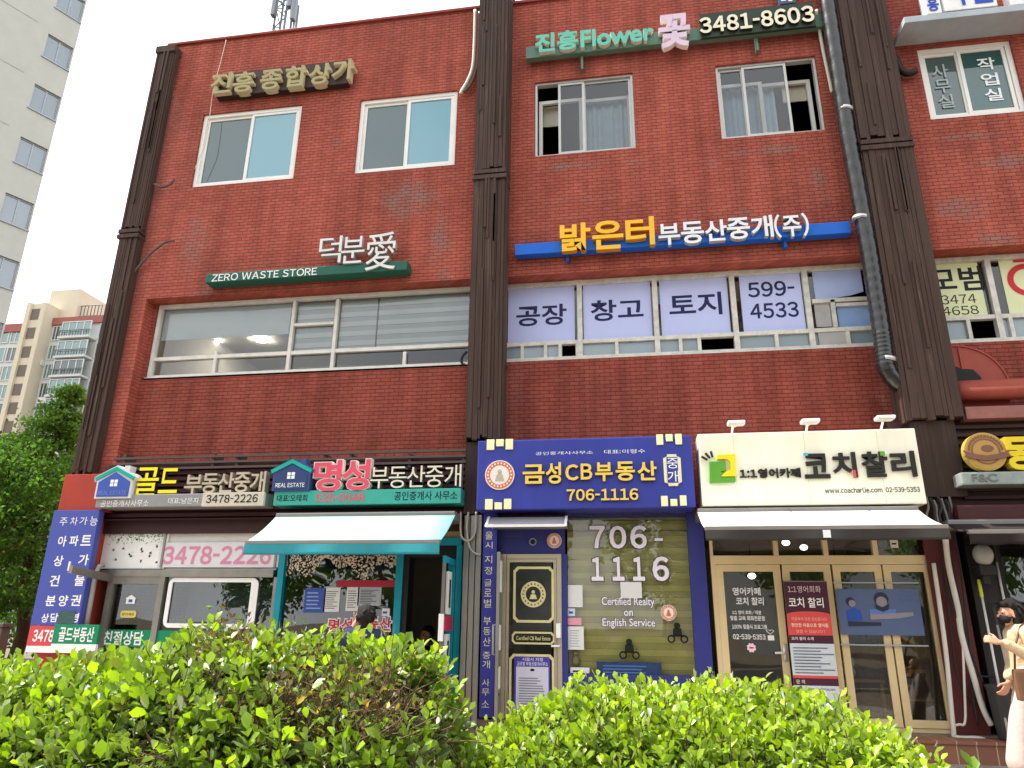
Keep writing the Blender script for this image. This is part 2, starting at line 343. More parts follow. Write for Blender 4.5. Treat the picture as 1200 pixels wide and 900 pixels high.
def wall_panel(mb, x0, x1, z0, z1, Y, holes, depth=.2):
    xs = sorted({x0, x1, *[h[0] for h in holes], *[h[1] for h in holes]}); zs = sorted({z0, z1, *[h[2] for h in holes], *[h[3] for h in holes]})
    xs = [x for x in xs if x0 <= x <= x1]; zs = [z for z in zs if z0 <= z <= z1]
    for a, b in zip(xs, xs[1:]):
        for c, d in zip(zs, zs[1:]):
            mx_, mz_ = (a+b)/2, (c+d)/2
            if any(h[0] < mx_ < h[1] and h[2] < mz_ < h[3] for h in holes): continue
            mb.rect(a, b, c, d, Y)
    for h in holes:
        a, b, c, d = h[:4]; e = Y+(h[4] if len(h) > 4 else depth)
        mb.quad((a,Y,c),(a,e,c),(a,e,d),(a,Y,d)); mb.quad((b,Y,c),(b,Y,d),(b,e,d),(b,e,c))
        mb.quad((a,Y,d),(a,e,d),(b,e,d),(b,Y,d)); mb.quad((a,Y,c),(b,Y,c),(b,e,c),(a,e,c))
# ------------------------------------------------------------------ ground
def struct(name, mb, m): return one(name, mb, m, None, None, kind='structure')
gm = MB(); gm.rect
gm.add([(-500,-500,0),(500,-500,0),(500,500,0),(-500,500,0)], [(0,1,2,3)])
struct('ground', gm, mat('earth', '#6b6253', .9, var=.25, scale=.8, bump=.4))
def pavemat():
    m = bpy.data.materials.new('pavers'); m.use_nodes = True; n = m.node_tree.nodes; l = m.node_tree.links; b = n['Principled BSDF']
    t = n.new('ShaderNodeTexCoord'); k = n.new('ShaderNodeTexBrick'); k.inputs['Scale'].default_value = 1; k.inputs['Brick Width'].default_value = .2; k.inputs['Row Height'].default_value = .1; k.inputs['Mortar Size'].default_value = .004
    k.inputs['Color1'].default_value = lin('#8f8279'); k.inputs['Color2'].default_value = lin('#a5978c'); k.inputs['Mortar'].default_value = lin('#5a524b')
    l.new(t.outputs['Object'], k.inputs['Vector']); l.new(k.outputs['Color'], b.inputs['Base Color']); b.inputs['Roughness'].default_value = .85; return m
pv = MB(); pv.box(-14, 14, 4.2, 9.6, -.2, .13); struct('pavement', pv, pavemat())
rd = MB(); rd.add([(-60,-12,.004),(60,-12,.004),(60,-1.5,.004),(-60,-1.5,.004)], [(0,1,2,3)]); struct('road', rd, mat('asphalt', '#3d3d3e', .9, var=.15, scale=3, bump=.3))
kb = MB(); kb.box(-60, 60, -1.5, -1.3, -.1, .12); struct('kerb', kb, mat('kerb_concrete', '#9a958c', .85, var=.1))

# ------------------------------------------------------------------ the red brick building
A3 = 10.0; A2 = 10.2; AW = 10.36; AP = 9.65; AG = 9.95
B = thing('brick_building', 'red painted brick commercial building with dark timber clad columns and shops along its ground floor', 'building', (0, 12, 0))
win3 = [((238.5,134),(343.5,209)), ((422.5,117),(532.5,193)), ((626.7,96.5),(745.5,173)), ((838,77),(968,152)), ((1074,57),(1205,130))]
def wr(w):
    (a, b), (c, d) = w; return RECT(a, b, c, d, A3)
stp = [(228,285,.35,.9,.9), (478,235,.75,.65,.95), (515,280,.25,.8,.9), (665,195,.8,.12,.9), (745,190,.3,.14,.8), (905,176,.95,.16,.95), (962,215,.22,.6,.8), (870,250,.5,.1,.6),
       (1125,245,.5,.35,.95), (1180,190,.8,.2,.8), (1140,160,.6,.12,.8), (520,330,.2,.5,.8), (395,165,.15,.2,.7), (262,90,.1,.5,.5), (1170,280,.5,.15,.8), (240,345,.3,.25,.7), (700,232,1.4,.07,.6), (835,195,.3,.25,.6)]
stains = [(P(a,b,A3).x, P(a,b,A3).z, c, d, e) for a, b, c, d, e in stp]
stains_b = [(x, z, c, d, e) for x, z, c, d, e in stains]
BRICK = brickmat('painted_brick', '#ad5b4c', '#a04f42', '#7f4338', [(x-0, z, c, d, e) for x, z, c, d, e in stains_b])
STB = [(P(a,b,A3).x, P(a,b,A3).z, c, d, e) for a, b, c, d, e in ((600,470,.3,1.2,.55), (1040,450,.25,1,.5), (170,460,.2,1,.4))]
BRICK_SHADE = brickmat('painted_brick_shaded', '#984e42', '#8c4439', '#71382f', STB)  # same red paint, darker: shade of the recess put into the colour
XL, XR = -8.42, 11.0
zlin = P(596, 324, A3).z; zl2 = P(175, 350, A3).z
xa = P(172, 350, A3).x; xb = P(575, 400, A3).x; xc = P(1055, 380, A3).x
ZB = 2.72
ztop = P(400, 31.2, A3).z
w = MB(); w.use(BRICK)
holes = [(*wr(q), .16) for q in win3]
rec = [(xa, xb, ZB, zl2, A2-A3), (xb+.01, xc, ZB, zlin, A2-A3), (xc+.01, XR-.5, ZB, zlin, A2-A3)]
# window bands set deeper in the recessed brick
b1 = RECT(184, 358, 548, 431, AW); b1 = (xa+.06, xb, b1[2], zl2-.001)
b2 = RECT(594, 336, 1026, 410, AW); b2 = (xb+.08, xc-.05, b2[2], zlin-.001)
b3 = RECT(1085, 300, 1230, 402, AW); b3 = (xc+.15, XR-.6, b3[2], zlin-.001)
ztop_holes = []
wall_panel(w, XL, XR, 2.72, ztop, A3, holes+rec)
w.use(BRICK_SHADE)
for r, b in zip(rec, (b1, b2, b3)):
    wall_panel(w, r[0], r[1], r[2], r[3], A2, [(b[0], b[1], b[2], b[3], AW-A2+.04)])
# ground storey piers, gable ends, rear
w.use(BRICK_SHADE); w.box(XL, XL+.12, A3+.01, 22, 0, ztop); w.box(XR-.2, XR, A3+.01, 22, 0, ztop); w.box(XL+.13, XR-.21, 21.8, 22, 0, ztop)
w.box(P(1112,800,9.9).x, P(1140,800,9.9).x, 9.86, 10.2, .1, 2.72)
part('wall', w, None, B)
cp = MB(); cp.bbox(XL-.03, XR, A3-.05, A3+.3, ztop+.002, ztop+.06, .015)
part('coping', cp, mat('coping', '#8a3d35', .6, var=.2), B)
rf = MB(); rf.box(XL+.14, XR-.22, A3+.31, 21.7, ztop-.9, ztop-.7); part('roof', rf, mat('roof_concrete', '#8c8780', .9), B)
WOOD = woodmat('dark_timber', '#4d3a32', '#7c685c')
WOODD = woodmat('dark_timber_low', '#40302a', '#5a473d')
def pillar(pxc, pyc, wdt, zt, zb, bandpy, seed, AP=AP):
    rr = random.Random(seed); x = P(pxc, pyc, AP).x; m = MB(); m.use(WOOD)
    x0, x1 = x-wdt/2, x+wdt/2
    zband = P(pxc, bandpy, AP).z
    def boards(z0, z1):
        n = 8; e = x0
        ws = [rr.uniform(.6, 1.5) for _ in range(n)]; t = sum(ws)
        for k in range(n):
            f = e+ws[k]/t*wdt; m.box(e+.003, f-.003, AP-rr.uniform(0, .022), A3-.005, z0+rr.uniform(0, .08), z1); e = f
        for sx, q in ((x0, -1), (x1, 1)):      # boards on the two cheeks
            for k in range(3 if AP < 9.7 else 1):
                y0 = AP+.02+k*.11; m.box(sx, sx+q*rr.uniform(.012, .03), y0, y0+.1, z0, z1)
        for k in range(6):                      # loose battens over the joints
            bx = rr.uniform(x0+.04, x1-.08); bz = rr.uniform(z0, z1-.8); m.box(bx, bx+rr.uniform(.02, .04), AP-.045, AP-.026, bz, min(z1, bz+rr.uniform(.7, 2.2)))
    boards(zb, zband-.09); boards(zband+.09, zt)
    m.box(x0-.022, x1+.022, AP-.045, A3-.005, zband-.085, zband-.015); m.box(x0-.016, x1+.016, AP-.04, A3-.005, zband+.015, zband+.085)
    m.box(x0+.01, x1-.01, AP+.02, A3-.004, zband-.09, zband+.09)
    m.box(x0-.02, x1+.02, AP-.04, A3+.25, zt, zt+.14)
    part('pillar', m, None, B)
zt = ztop+.10
pillar(181, 130, .36, P(194,62,9.84).z, P(100,556,9.84).z, 272, 1, 9.84)
pillar(573, 250, .49, ztop+.3, P(567,516,AP).z, 205, 2)
pillar(1053, 250, .68, ztop+.3, P(1098,493,AP).z, 168, 3)
# boxed post behind the fascia signs
for px, py0, py1, wd in ((553, 518, 602, .20), (1100, 493, 582, .52)):
    q = MB(); x = P(px, (py0+py1)/2, 9.72).x; q.box(x-wd/2, x+wd/2, 9.72, 9.99, P(px,py1,9.72).z, P(px,py0,9.72).z); part('pillar_casing', q, WOODD, B)

# ---- interiors
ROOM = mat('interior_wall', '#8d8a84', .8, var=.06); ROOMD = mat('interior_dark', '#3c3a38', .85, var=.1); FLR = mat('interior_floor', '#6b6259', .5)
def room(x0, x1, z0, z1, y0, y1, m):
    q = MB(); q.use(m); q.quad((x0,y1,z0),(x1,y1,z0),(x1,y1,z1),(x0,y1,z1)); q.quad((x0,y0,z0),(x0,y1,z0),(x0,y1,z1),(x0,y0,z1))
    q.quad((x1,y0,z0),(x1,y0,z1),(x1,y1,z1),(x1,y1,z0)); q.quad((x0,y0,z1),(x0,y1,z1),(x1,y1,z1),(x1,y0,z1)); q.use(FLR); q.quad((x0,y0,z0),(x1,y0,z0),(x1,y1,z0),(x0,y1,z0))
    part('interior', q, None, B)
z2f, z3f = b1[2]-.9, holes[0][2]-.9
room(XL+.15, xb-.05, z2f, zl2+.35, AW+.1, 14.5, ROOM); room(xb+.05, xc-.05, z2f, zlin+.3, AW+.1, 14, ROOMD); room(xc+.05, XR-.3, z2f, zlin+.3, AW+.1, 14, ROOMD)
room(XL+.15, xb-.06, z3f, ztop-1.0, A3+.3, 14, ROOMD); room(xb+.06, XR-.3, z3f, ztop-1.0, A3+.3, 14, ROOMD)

# ---- window makers
WHITEF = mat('white_upvc', '#e9e6df', .35, var=.05, scale=3); ALU = mat('pale_aluminium', '#b9b7b2', .4, metal=.35, var=.1, scale=4); OLDF = mat('old_frame_paint', '#cdc8be', .6, var=.2, scale=9)
GLS = glass('window_glass', (.93, .96, .96), .045); GLD = glass('window_glass_dim', (.5, .53, .53), .07)
GBLUE = glass('blue_sky_film_glass', (.2, .45, .5), .10, film='#5fa6b8', filmfac=.72); GSCR = glass('glass_behind_insect_screen', (.3, .33, .33), .05, film='#5d7476', filmfac=.62)  # blue film: the reflected sky's blue is put into its colour
GTEAL = glass('teal_filmed_glass', (.1, .2, .2), .06, film='#2c5a56', filmfac=.8); GGREY = glass('grey_filmed_glass', (.2, .25, .25), .05, film='#5c6f6d', filmfac=.7)
FROST = glass('frosted_glass', (.3, .32, .33), .05, rough=.25, film='#9fb0b8', filmfac=.7)
def framebox(mb, x0, x1, z0, z1, Y, t, d):
    mb.box(x0, x0+t, Y-d, Y, z0, z1); mb.box(x1-t, x1, Y-d, Y, z0, z1); mb.box(x0+t, x1-t, Y-d, Y, z0, z0+t); mb.box(x0+t, x1-t, Y-d, Y, z1-t, z1)
def window(parent=None): return None
def sliding(rect, Y, frame, cuts, panes, t=.055, sash=.05, sill=True, lettering=None):
    x0, x1, z0, z1 = rect; f = MB(); framebox(f, x0, x1, z0, z1, Y, t, .09)
    fr = part('window', f, frame, B)
    xs = [x0+t]+[x0+(x1-x0)*c for c in cuts]+[x1-t]
    for i, (a, b) in enumerate(zip(xs, xs[1:])):
        q = MB(); y = Y-.02-(.028 if i % 2 else 0)
        if panes[i] is None: continue
        framebox(q, a-(.012 if i else 0), b+(.012 if i < len(xs)-2 else 0), z0+t+.002, z1-t-.002, y, sash, .03); part('sash', q, frame, fr)
        g = MB(); g.rect(a+.02, b-.02, z0+t+.03, z1-t-.03, y-.012); part('pane', g, panes[i], fr)
    if sill:
        s_ = MB(); s_.box(x0-.03, x1+.03, Y-.2, Y-.092, z0-.035, z0+.008); part('sill', s_, frame, fr)
    return fr, xs
Y3 = A3+.13
for i, q in enumerate(win3):
    r = wr(q); r = (r[0]+.004, r[1]-.004, r[2]+.004, r[3]-.004)
    if i < 2:
        fr, xs = sliding(r, Y3, WHITEF, (.5,), (GSCR, GBLUE), .065, .05, False)
        c = MB(); c.rect(xs[1]+.02, xs[2], r[2]+.05, r[3]-.05, Y3+.12); part('blind', c, mat('sky_blue_backing', '#70acba', .7, var=.05), fr)  # sheet behind the blue pane, reflected sky tone put into its colour
        c = MB(); c.rect(xs[0], xs[1], r[2]+.05, r[3]-.05, Y3+.12); part('blind', c, mat('grey_blind', '#61706e', .8, var=.1), fr)
    elif i < 4:
        cuts = (.245, .5) if i == 2 else (.27, .70)
        panes = (None, GLS, GLS) if i == 2 else (GLS, GLS, None)
        fr, xs = sliding(r, Y3, ALU, cuts, panes, .035, .04, False)
        h = r[3]-r[2]
        # white inner window, half drawn curtain and roller blind behind the glass
        inn = MB(); k0, k1 = (.35, .62) if i == 2 else (.02, .42)
        framebox(inn, r[0]+.04, r[0]+(r[1]-r[0])*.48, r[2]+.04, r[3]-h*.14, Y3+.16, .06, .05); framebox(inn, r[0]+(r[1]-r[0])*.44, r[1]-.04, r[2]+.04, r[3]-h*.14, Y3+.22, .06, .05)
        part('sash', inn, WHITEF, fr)
        cu = MB(); cx0, cx1 = (xs[2]-.1, xs[3]) if i == 2 else (xs[0], xs[2]-.12)
        n = 22
        for k in range(n):
            a, b2_ = cx0+(cx1-cx0)*k/n, cx0+(cx1-cx0)*(k+1)/n
            o1, o2 = .03*math.sin(k*1.7), .03*math.sin((k+1)*1.7); cu.quad((a,Y3+.3+o1,r[2]),(b2_,Y3+.3+o2,r[2]),(b2_,Y3+.3+o2,r[3]-h*.1),(a,Y3+.3+o1,r[3]-h*.1))
        part('curtain', cu, mat('sheer_curtain', '#a3b6c3', .9, var=.08), fr, smooth=True)
        bl = MB(); bx = (r[0]+.05, xs[1]) if i == 2 else (xs[2], r[1]-.05)
        bl.box(bx[0], bx[1], Y3+.26, Y3+.28, r[3]-h*(.42 if i == 2 else .38), r[3]-h*.14); part('blind', bl, mat('cream_blind', '#c9c1b0', .8, var=.05), fr)
    else:
        fr, xs = sliding(r, Y3, WHITEF, (.44, .93), (GGREY, GTEAL, GLS), .07, .05, False)
        t = MB(); LW = mat('white_vinyl', '#eceff0', .5, var=0)
        for k, ch in enumerate('사무실'): t.ptext(ch, 1092+k*4, 74.5+k*17.5, 1111+k*3.5, 92+k*17.5, Y3-.052, .008)
        part('lettering', t, mat('faded_vinyl', '#a9b3b2', .6, var=0), fr)
        t = MB()
        for k, ch in enumerate('작업실'): t.ptext(ch, 1145+k*4.5, 66.5+k*18, 1166+k*4.5, 83+k*18, Y3-.07, .018)
        part('lettering', t, LW, fr)
# second storey band, left bay
def band(rect, Y, frame, vlist, trans, sub, label=None):
    pass
x0, x1, z0, z1 = b1; fy = AW
LB = MB(); framebox(LB, x0+.005, x1-.005, z0+.005, z1-.005, fy, .06, .1)
for px in (342, 393): LB.vbar(px, 352, 440, fy-.05, .055, .096)
zt1 = P(270, 419, fy).z
LB.box(x0+.065, x1-.065, fy-.085, fy-.01, zt1-.03, zt1+.03)
LB.hbar(380.5, 344, 392, fy-.05, .045, .08)
for px in (252.5, 474): LB.vbar(px, 413, 443, fy-.05, .05, .076)
LB.box(x0-.02, x1+.02, fy-.16, fy-.102, z0-.03, z0+.012)
lb = part('window', LB, mat('greige_frame', '#d8d4cc', .5, var=.12, scale=6), B)
g = MB(); g.rect(x0+.06, x1-.06, z0+.06, z1-.06, fy-.03); part('pane', g, GLS, lb)
bl = MB(); a = RECT(194, 366, 338, 391.5, fy+.01); bl.box(a[0], a[1], fy+.008, fy+.018, a[2], z1+.1); part('blind', bl, clothmat('white_roller_blind', '#f0f3f4'), lb)
zb_ = MB(); zmA = clothmat('zebra_blind_opaque', '#f2f3f1'); zmB = clothmat('zebra_blind_sheer', '#cfd2d2')
zs0, zs1 = P(450, 409, fy+.01).z, z1+.05; n = 12
for (pa, pb, off) in ((347, 391, .4), (397, 441, 0), (443, 549, 0)):
    xa_, xb_ = P(pa, 380, fy+.01).x, P(pb, 380, fy+.01).x
    for k in range(n):
        zb_.use(zmA if k % 2 else zmB); c0 = zs0+(zs1-zs0)*k/n; c1 = zs0+(zs1-zs0)*(k+(1 if k % 2 else 1))/n
        zb_.box(xa_, xb_, fy+.006+(0 if k % 2 else .012), fy+.0185, c0, c1)
part('blind', zb_, None, lb)
# second storey band, middle bay (five lights over a row of small sliders)
def banner_band(b, mull, transoms, smalls, blacks, frame):
    x0, x1, z0, z1 = b; M_ = MB(); framebox(M_, x0+.005, x1-.005, z0+.005, z1-.005, AW, .07, .1)
    for px in mull: M_.vbar(px, transoms[0]-80, transoms[0]+26, AW-.05, .075, .104)
    z = transoms[1]; M_.box(x0+.07, x1-.07, AW-.09, AW-.006, z-.03, z+.03)
    for px in smalls: xx = P(px, transoms[0]+14, AW).x; M_.box(xx-.025, xx+.025, AW-.09, AW-.01, z0+.071, z-.031)
    M_.box(x0-.02, x1+.02, AW-.15, AW-.102, z0-.03, z0+.02)
    wd = part('window', M_, frame, B)
    xs = [x0+.07]+[P(px, transoms[0], AW).x for px in mull]+[x1-.07]
    edges = sorted(xs+[P(px, transoms[0]+14, AW).x for px in smalls])
    for a, c in zip(xs, xs[1:]):
        g = MB(); g.rect(a, c, z+.02, z1-.06, AW-.035); part('pane', g, GLS, wd)
    for k, (a, c) in enumerate(zip(edges, edges[1:])):
        if any(a < P(px, transoms[0]+14, AW).x < c for px in blacks): continue
        g = MB(); g.rect(a+.02, c-.02, z0+.06, z-.02, AW-.045); part('pane', g, FROST, wd)
    return wd, xs
zt2 = P(800, 397, AW).z
w2, xs2 = banner_band(b2, (679.5, 768.5, 860.5, 947.5), (395, zt2), (613, 640, 657, 677, 723, 797.5, 819.5, 910, 994), (667, 840), OLDF)
# inside film sheets with lettering
LAV = mat('lavender_sheet', '#b9bfe6', .6, var=.03, scale=2); NAVY = mat('navy_print', '#20244e', .55, var=0)
LAV.node_tree.nodes['Principled BSDF'].inputs['Emission Strength'].default_value = 0
def sheet(px0, py0, px1, py1, body, tbox, lab, m=LAV, tm=NAVY, bold=.02):
    Y = AW-.04; q = MB(); q.use(m); x0, x1, z0, z1 = RECT(px0, py0, px1, py1, Y); q.box(x0, x1, Y-.004, Y, z0, z1)
    q.use(tm)
    for bdy, (a, b, c, d) in zip(body, tbox): q.ptext(bdy, a, b, c, d, Y-.007, bold)
    return one('window_banner', q, None, lab, 'window banner', 'pale banners filling the window band')
sheet(596, 337, 674, 402, ('공장',), ((605, 355.5, 664, 383),), 'pale lavender window banner with the two characters 공장, beside the dark column')
sheet(683, 331, 765, 398, ('창고',), ((692, 349, 754, 377),), 'pale lavender window banner with the two characters 창고')
sheet(772, 326, 857, 393, ('토지',), ((784, 341.5, 846, 371.5),), 'pale lavender window banner with the two characters 토지')
sheet(865, 318, 945, 387, ('599-', '4533'), ((876, 328, 931, 349), (879, 353, 936, 374)), 'pale lavender window banner with the phone number 599-4533')
q = MB(); Y = AW-.04; x0, x1, z0, z1 = RECT(950.5, 312, 1013, 349, Y); q.prism([(x0, z0), (x0+.25, z0+.02), (x0+.5, z0+.05), (x1, z0+.1), (x1, z1), (x0, z1)], Y-.004, Y)
one('window_film', q, mat('pale_blue_film', '#aebde4', .5, var=.08, scale=2), 'torn blank pale blue film sheet in the window beside the round duct', 'window film')
# odd boards closing the last light
w2b = MB(); x0, x1, z0, z1 = RECT(953, 354, 975, 383, AW-.04); w2b.box(x0, x1, AW-.055, AW-.045, z0, z1); part('vent_panel', w2b, mat('grey_board', '#a9a6a4', .7, var=.1), B)
w2b = MB(); x0, x1, z0, z1 = RECT(958, 389, 995, 407, AW-.05); w2b.box(x0, x1, AW-.075, AW-.062, z0, z1); part('vent_panel', w2b, mat('grey_board', '#a9a6a4', .7), B)
w2c = MB(); w2c.hbar(352, 951, 1021, AW-.06, .06, .06); w2c.vbar(977, 352, 384, AW-.06, .06, .06); w2c.hbar(357, 979, 1021, AW-.065, .05, .05); part('window_rail', w2c, OLDF, B)
w2d = MB(); x0, x1, z0, z1 = RECT(980, 360, 1021, 382, AW-.04); w2d.box(x0, x1, AW-.052, AW-.046, z0, z1); part('window_infill', w2d, mat('blue_infill', '#8aa5cf', .4, var=.05), B)
# right bay window
zt3 = P(1165, 373.5, AW).z
w3_, xs3 = banner_band(b3, (1163,), (373.5, zt3), (1133, 1183, 1225), (1150,), OLDF)
YEL = mat('pale_yellow_sheet', '#d9dcae', .6, var=.05, scale=2); BLK = mat('black_print', '#1d1d1f', .55, var=0)
q = MB(); Y = AW-.04; q.use(YEL); x0, x1, z0, z1 = RECT(1080, 308, 1158, 371, Y); q.box(x0, x1, Y-.004, Y, z0, z1); q.use(BLK)
q.ptext('모범', 1088, 311, 1152, 343, Y-.007, .018); q.ptext('3474', 1103, 344, 1144, 357, Y-.007, .0); q.ptext('4658', 1104, 357.5, 1147, 370, Y-.007, .0)
one('window_banner', q, None, 'pale yellow window banner with 모범 and black phone digits, partly behind the column', 'window banner', 'pale banners filling the window band')
q = MB(); q.use(YEL); x0, x1, z0, z1 = RECT(1169, 304, 1262, 366, Y); q.box(x0, x1, Y-.004, Y, z0, z1); q.use(mat('red_print', '#c42a35', .5, var=0)); c = P(1203, 328, Y); q.ring(c.x, c.z, .17, .25, Y-.01, Y-.005); q.box(c.x-.12, c.x+.1, Y-.01, Y-.005, c.z+.28, c.z+.33)
one('window_banner', q, None, 'pale yellow window banner with a thick red ring printed on it', 'window banner', 'pale banners filling the window band')
# ceiling lamps of the upper room
for (px, py), lb_ in zip(((250, 400), (306, 398), (281, 425)), ('larger left one of the two upper round ceiling lights inside the upper left room', 'right one of the two upper round ceiling lights inside the upper left room', 'lowest round ceiling light, seen in the small lower pane of the upper left room')):
    d = P(px, py, 10); zc = zl2+.33; k = (zc-EYE)/(d.z-EYE); Yl = 10*k
    if Yl > 14.3: Yl = 14.2
    p = P(px, py, Yl); q = MB(); q.disc(0, 0, .1, -.01, .01, 24); q.v = [(p.x+a, p.y+c, p.z-.012+b) for a, b, c in q.v]
    one('ceiling_light', q, emit('lamp_glow', '#fff4e0', 240), lb_, 'ceiling light', 'ceiling lights of the upper left room')
# ------------------------------------------------------------------ fascia: dark slats and rails behind the left signs
DK = mat('fascia_brown', '#3d2725', .55, var=.15, scale=5); DKR = mat('fascia_maroon', '#4a2529', .5, var=.15, scale=5)
q = MB(); Ys = 9.82
x0 = P(122, 560, Ys).x; x1 = P(546, 560, Ys).x; zt_, zb__ = P(330, 541, Ys).z, P(330, 606, Ys).z
q.use(DK); q.box(x0, x1, Ys+.06, A2-.003, 2.72, zt_+.02); q.use(DKR)
n = 9
for k in range(n):
    z = zb__+(zt_-zb__)*(k+.5)/n; q.box(x0, x1, Ys-.02, Ys+.06, z-.026, z+.026)
part('fascia_slats', q, None, B)
q = MB()
for py in (533, 539.5, 546):
    z = P(330, py, 9.72).z; q.box(P(135, py, 9.72).x, P(546, py, 9.72).x, 9.70, 9.735, z-.016, z+.016)
for px in (146, 250, 278, 380, 411, 480, 543):
    x = P(px, 540, 9.75).x; q.box(x-.02, x+.02, 9.736, 9.99, P(px, 548, 9.75).z, P(px, 532, 9.75).z)
part('fascia_rail', q, mat('rail_steel', '#5a4a45', .5, metal=.3), B)
q = MB(); q.use(DK); q.box(x0, x1, Ys-.1, A2-.004, 2.9, zb__-.02); part('fascia_slats', q, None, B)
# red rendered end pier and the fascia over the right shops
q = MB(); x0, x1, z0, z1 = RECT(75, 556, 119, 599, 9.62); q.bbox(P(72, 577, 9.62).x, x1, 9.62, 9.99, z0, z1, .012); q.box(P(72, 577, 9.62).x+.03, P(108, 640, 9.72).x, 9.72, 10.2, .1, z0); part('end_pier', q, mat('red_render', '#a84234', .7, var=.1, scale=3), B)
q = MB(); q.use(DK); xa4, xb4 = P(1085, 590, 9.8).x, XR-.2
zz0, zz1 = P(1160, 632, 9.8).z, P(1160, 488, 9.8).z
q.box(xa4-.3, xb4, 9.84, 9.97, 2.7, zz1-.02)
for k in range(10):
    z = P(1160, 500+k*9.2, 9.8).z; q.box(P(1122, 540, 9.8).x, xb4, 9.78, 9.845, z-.022, z+.022)
part('fascia_slats', q, None, B)
q = MB(); q.use(DKR); 
for py, hh in ((598, .12), (611, .09)):
    z = P(1160, py, 9.7).z; q.bbox(P(1119, 600, 9.7).x, xb4, 9.62, 9.8, z-hh, z+hh*.5, .03)
part('fascia_rail', q, None, B)
q = MB(); z = P(1160, 482, 9.66).z; q.bbox(P(1053, 250, AP).x+.38, xb4, 9.66, 9.99, z-.09, z+.07, .01); part('ledge', q, mat('ledge_paint', '#8d5c55', .6, var=.15), B)

# ------------------------------------------------------------------ signs
def m_(n, c, **k): return mat(n, c, k.pop('rough', .45), var=k.pop('var', .07), scale=k.pop('scale', 4), **k)
def txtpart(name, body, box, Y, m, parent, bold=.02, ext=.05, shear=0, back=None, label=None):
    q = MB(); q.use(m); x0, x1, z0, z1 = BB(*box, Y)
    vs, fs = glyphs(body, bold, ext > 0)
    if not ext: q.add([(x0+u*(x1-x0)+shear*v*(z1-z0), Y, z0+v*(z1-z0)) for u, v, w in vs], fs)
    else:
        sm = back or m
        o = len(q.v); q.v += [(x0+u*(x1-x0)+shear*v*(z1-z0), Y+(0 if w > 0 else ext), z0+v*(z1-z0)) for u, v, w in vs]
        q.use(m); fm = q.cur; q.use(sm); bm_ = q.cur
        for f in fs:
            q.f.append(tuple(i+o for i in f)); q.mi.append(fm if all(vs[i][2] > 0 for i in f) else bm_)
    return part(name, q, None, parent, label=label)
def loc(px, py, Y): return tuple(P(px, py, Y))
CREAM = m_('cream_letter', '#e6dcbb'); IVORY = m_('ivory_side', '#b8b09a'); WHT = m_('white_paint', '#eceae6'); BLKP = m_('black_paint', '#1b1a19', var=.02)
# roof-line letters
s = thing('wall_sign', 'five dull gold letters 진흥 종합상가 on a dark rail above the blue paned windows', 'sign', loc(332, 100, 9.8), 'raised letter signs on the upper wall')
q = MB(); x0, x1, z0, z1 = RECT(258, 92.5, 408, 96, 9.9); q.box(x0, x1, 9.87, 9.995, z0-.05, z1+.07); part('rail', q, m_('rail_brown', '#3b2a25'), s)
for ch, b in zip('진흥종합상가', ((247, 84, 270.5, 110), (273, 82.5, 297, 108.5), (305, 80, 329, 105.5), (334, 75.5, 359, 102), (362, 73, 387, 99.5), (389, 68, 415, 94))):
    txtpart('letter', ch, b, 9.78, m_('dull_gold', '#a4976b', rough=.4), s, .02, .14, back=m_('dull_gold_side', '#c9bf9c'))
# florist sign
s = thing('wall_sign', 'long green rail sign with turquoise 진흥Flower letters, a pink 꽃 and the number 3481-8603', 'sign', loc(790, 60, 9.8), 'raised letter signs on the upper wall')
q = MB(); a, b_ = P(617, 62, 9.86), P(965, 27, 9.86); za, zb_2 = P(620, 61, 9.86).z, P(960, 26.5, 9.86).z; q.box(a.x, b_.x, 9.82, 9.92, (za+zb_2)/2-.14, (za+zb_2)/2+.1)
for px in (682, 889): x = P(px, 70, 9.9).x; q.box(x-.02, x+.02, 9.88, 9.998, (za+zb_2)/2-.42, (za+zb_2)/2-.14)
part('rail', q, m_('rail_green', '#5c7a68', var=.12), s)
TUR = m_('turquoise_letter', '#63bfa9', var=.08); TURS = m_('turquoise_side', '#d9d3c4')
txtpart('lettering', '진흥', (627, 34, 677.5, 62), 9.74, TUR, s, .03, .08, back=TURS); txtpart('lettering', 'Flower', (680, 26, 766, 56), 9.74, TUR, s, .025, .08, back=TURS)
txtpart('lettering', '꽃', (772, 14, 809, 57), 9.70, m_('pink_letter', '#d8bfd0', var=.08), s, .035, .10, back=m_('pink_side', '#efe6e2'))
txtpart('lettering', '3481-8603', (819, 5.5, 955, 39.6), 9.72, m_('ivory_letter', '#e8dfc4'), s, .03, .05, back=m_('dark_side', '#2a2722'))
q = MB(); x0, x1, z0, z1 = RECT(816, 4, 959, 41, 9.8); za_ = P(820, 38, 9.8).z
q.box(x0+.03, x1-.02, 9.77, 9.815, P(888, 39, 9.8).z, P(888, 11, 9.8).z); part('backing', q, m_('letter_backing', '#2e3a30'), s)
q = MB(); q.use(m_('navy_plate', '#47546e')); x0, x1, z0, z1 = RECT(911, -16, 932, 4, 9.86); q.box(x0, x1, 9.84, 9.99, z0, z1); q.use(WHT); q.text('2층', x0+.02, x1-.02, z0+.03, z1-.06, 9.835, .02)
one('wall_sign', q, None, 'small dark blue plate cut off by the top of the photo, above the number 3481-8603', 'sign', 'raised letter signs on the upper wall')
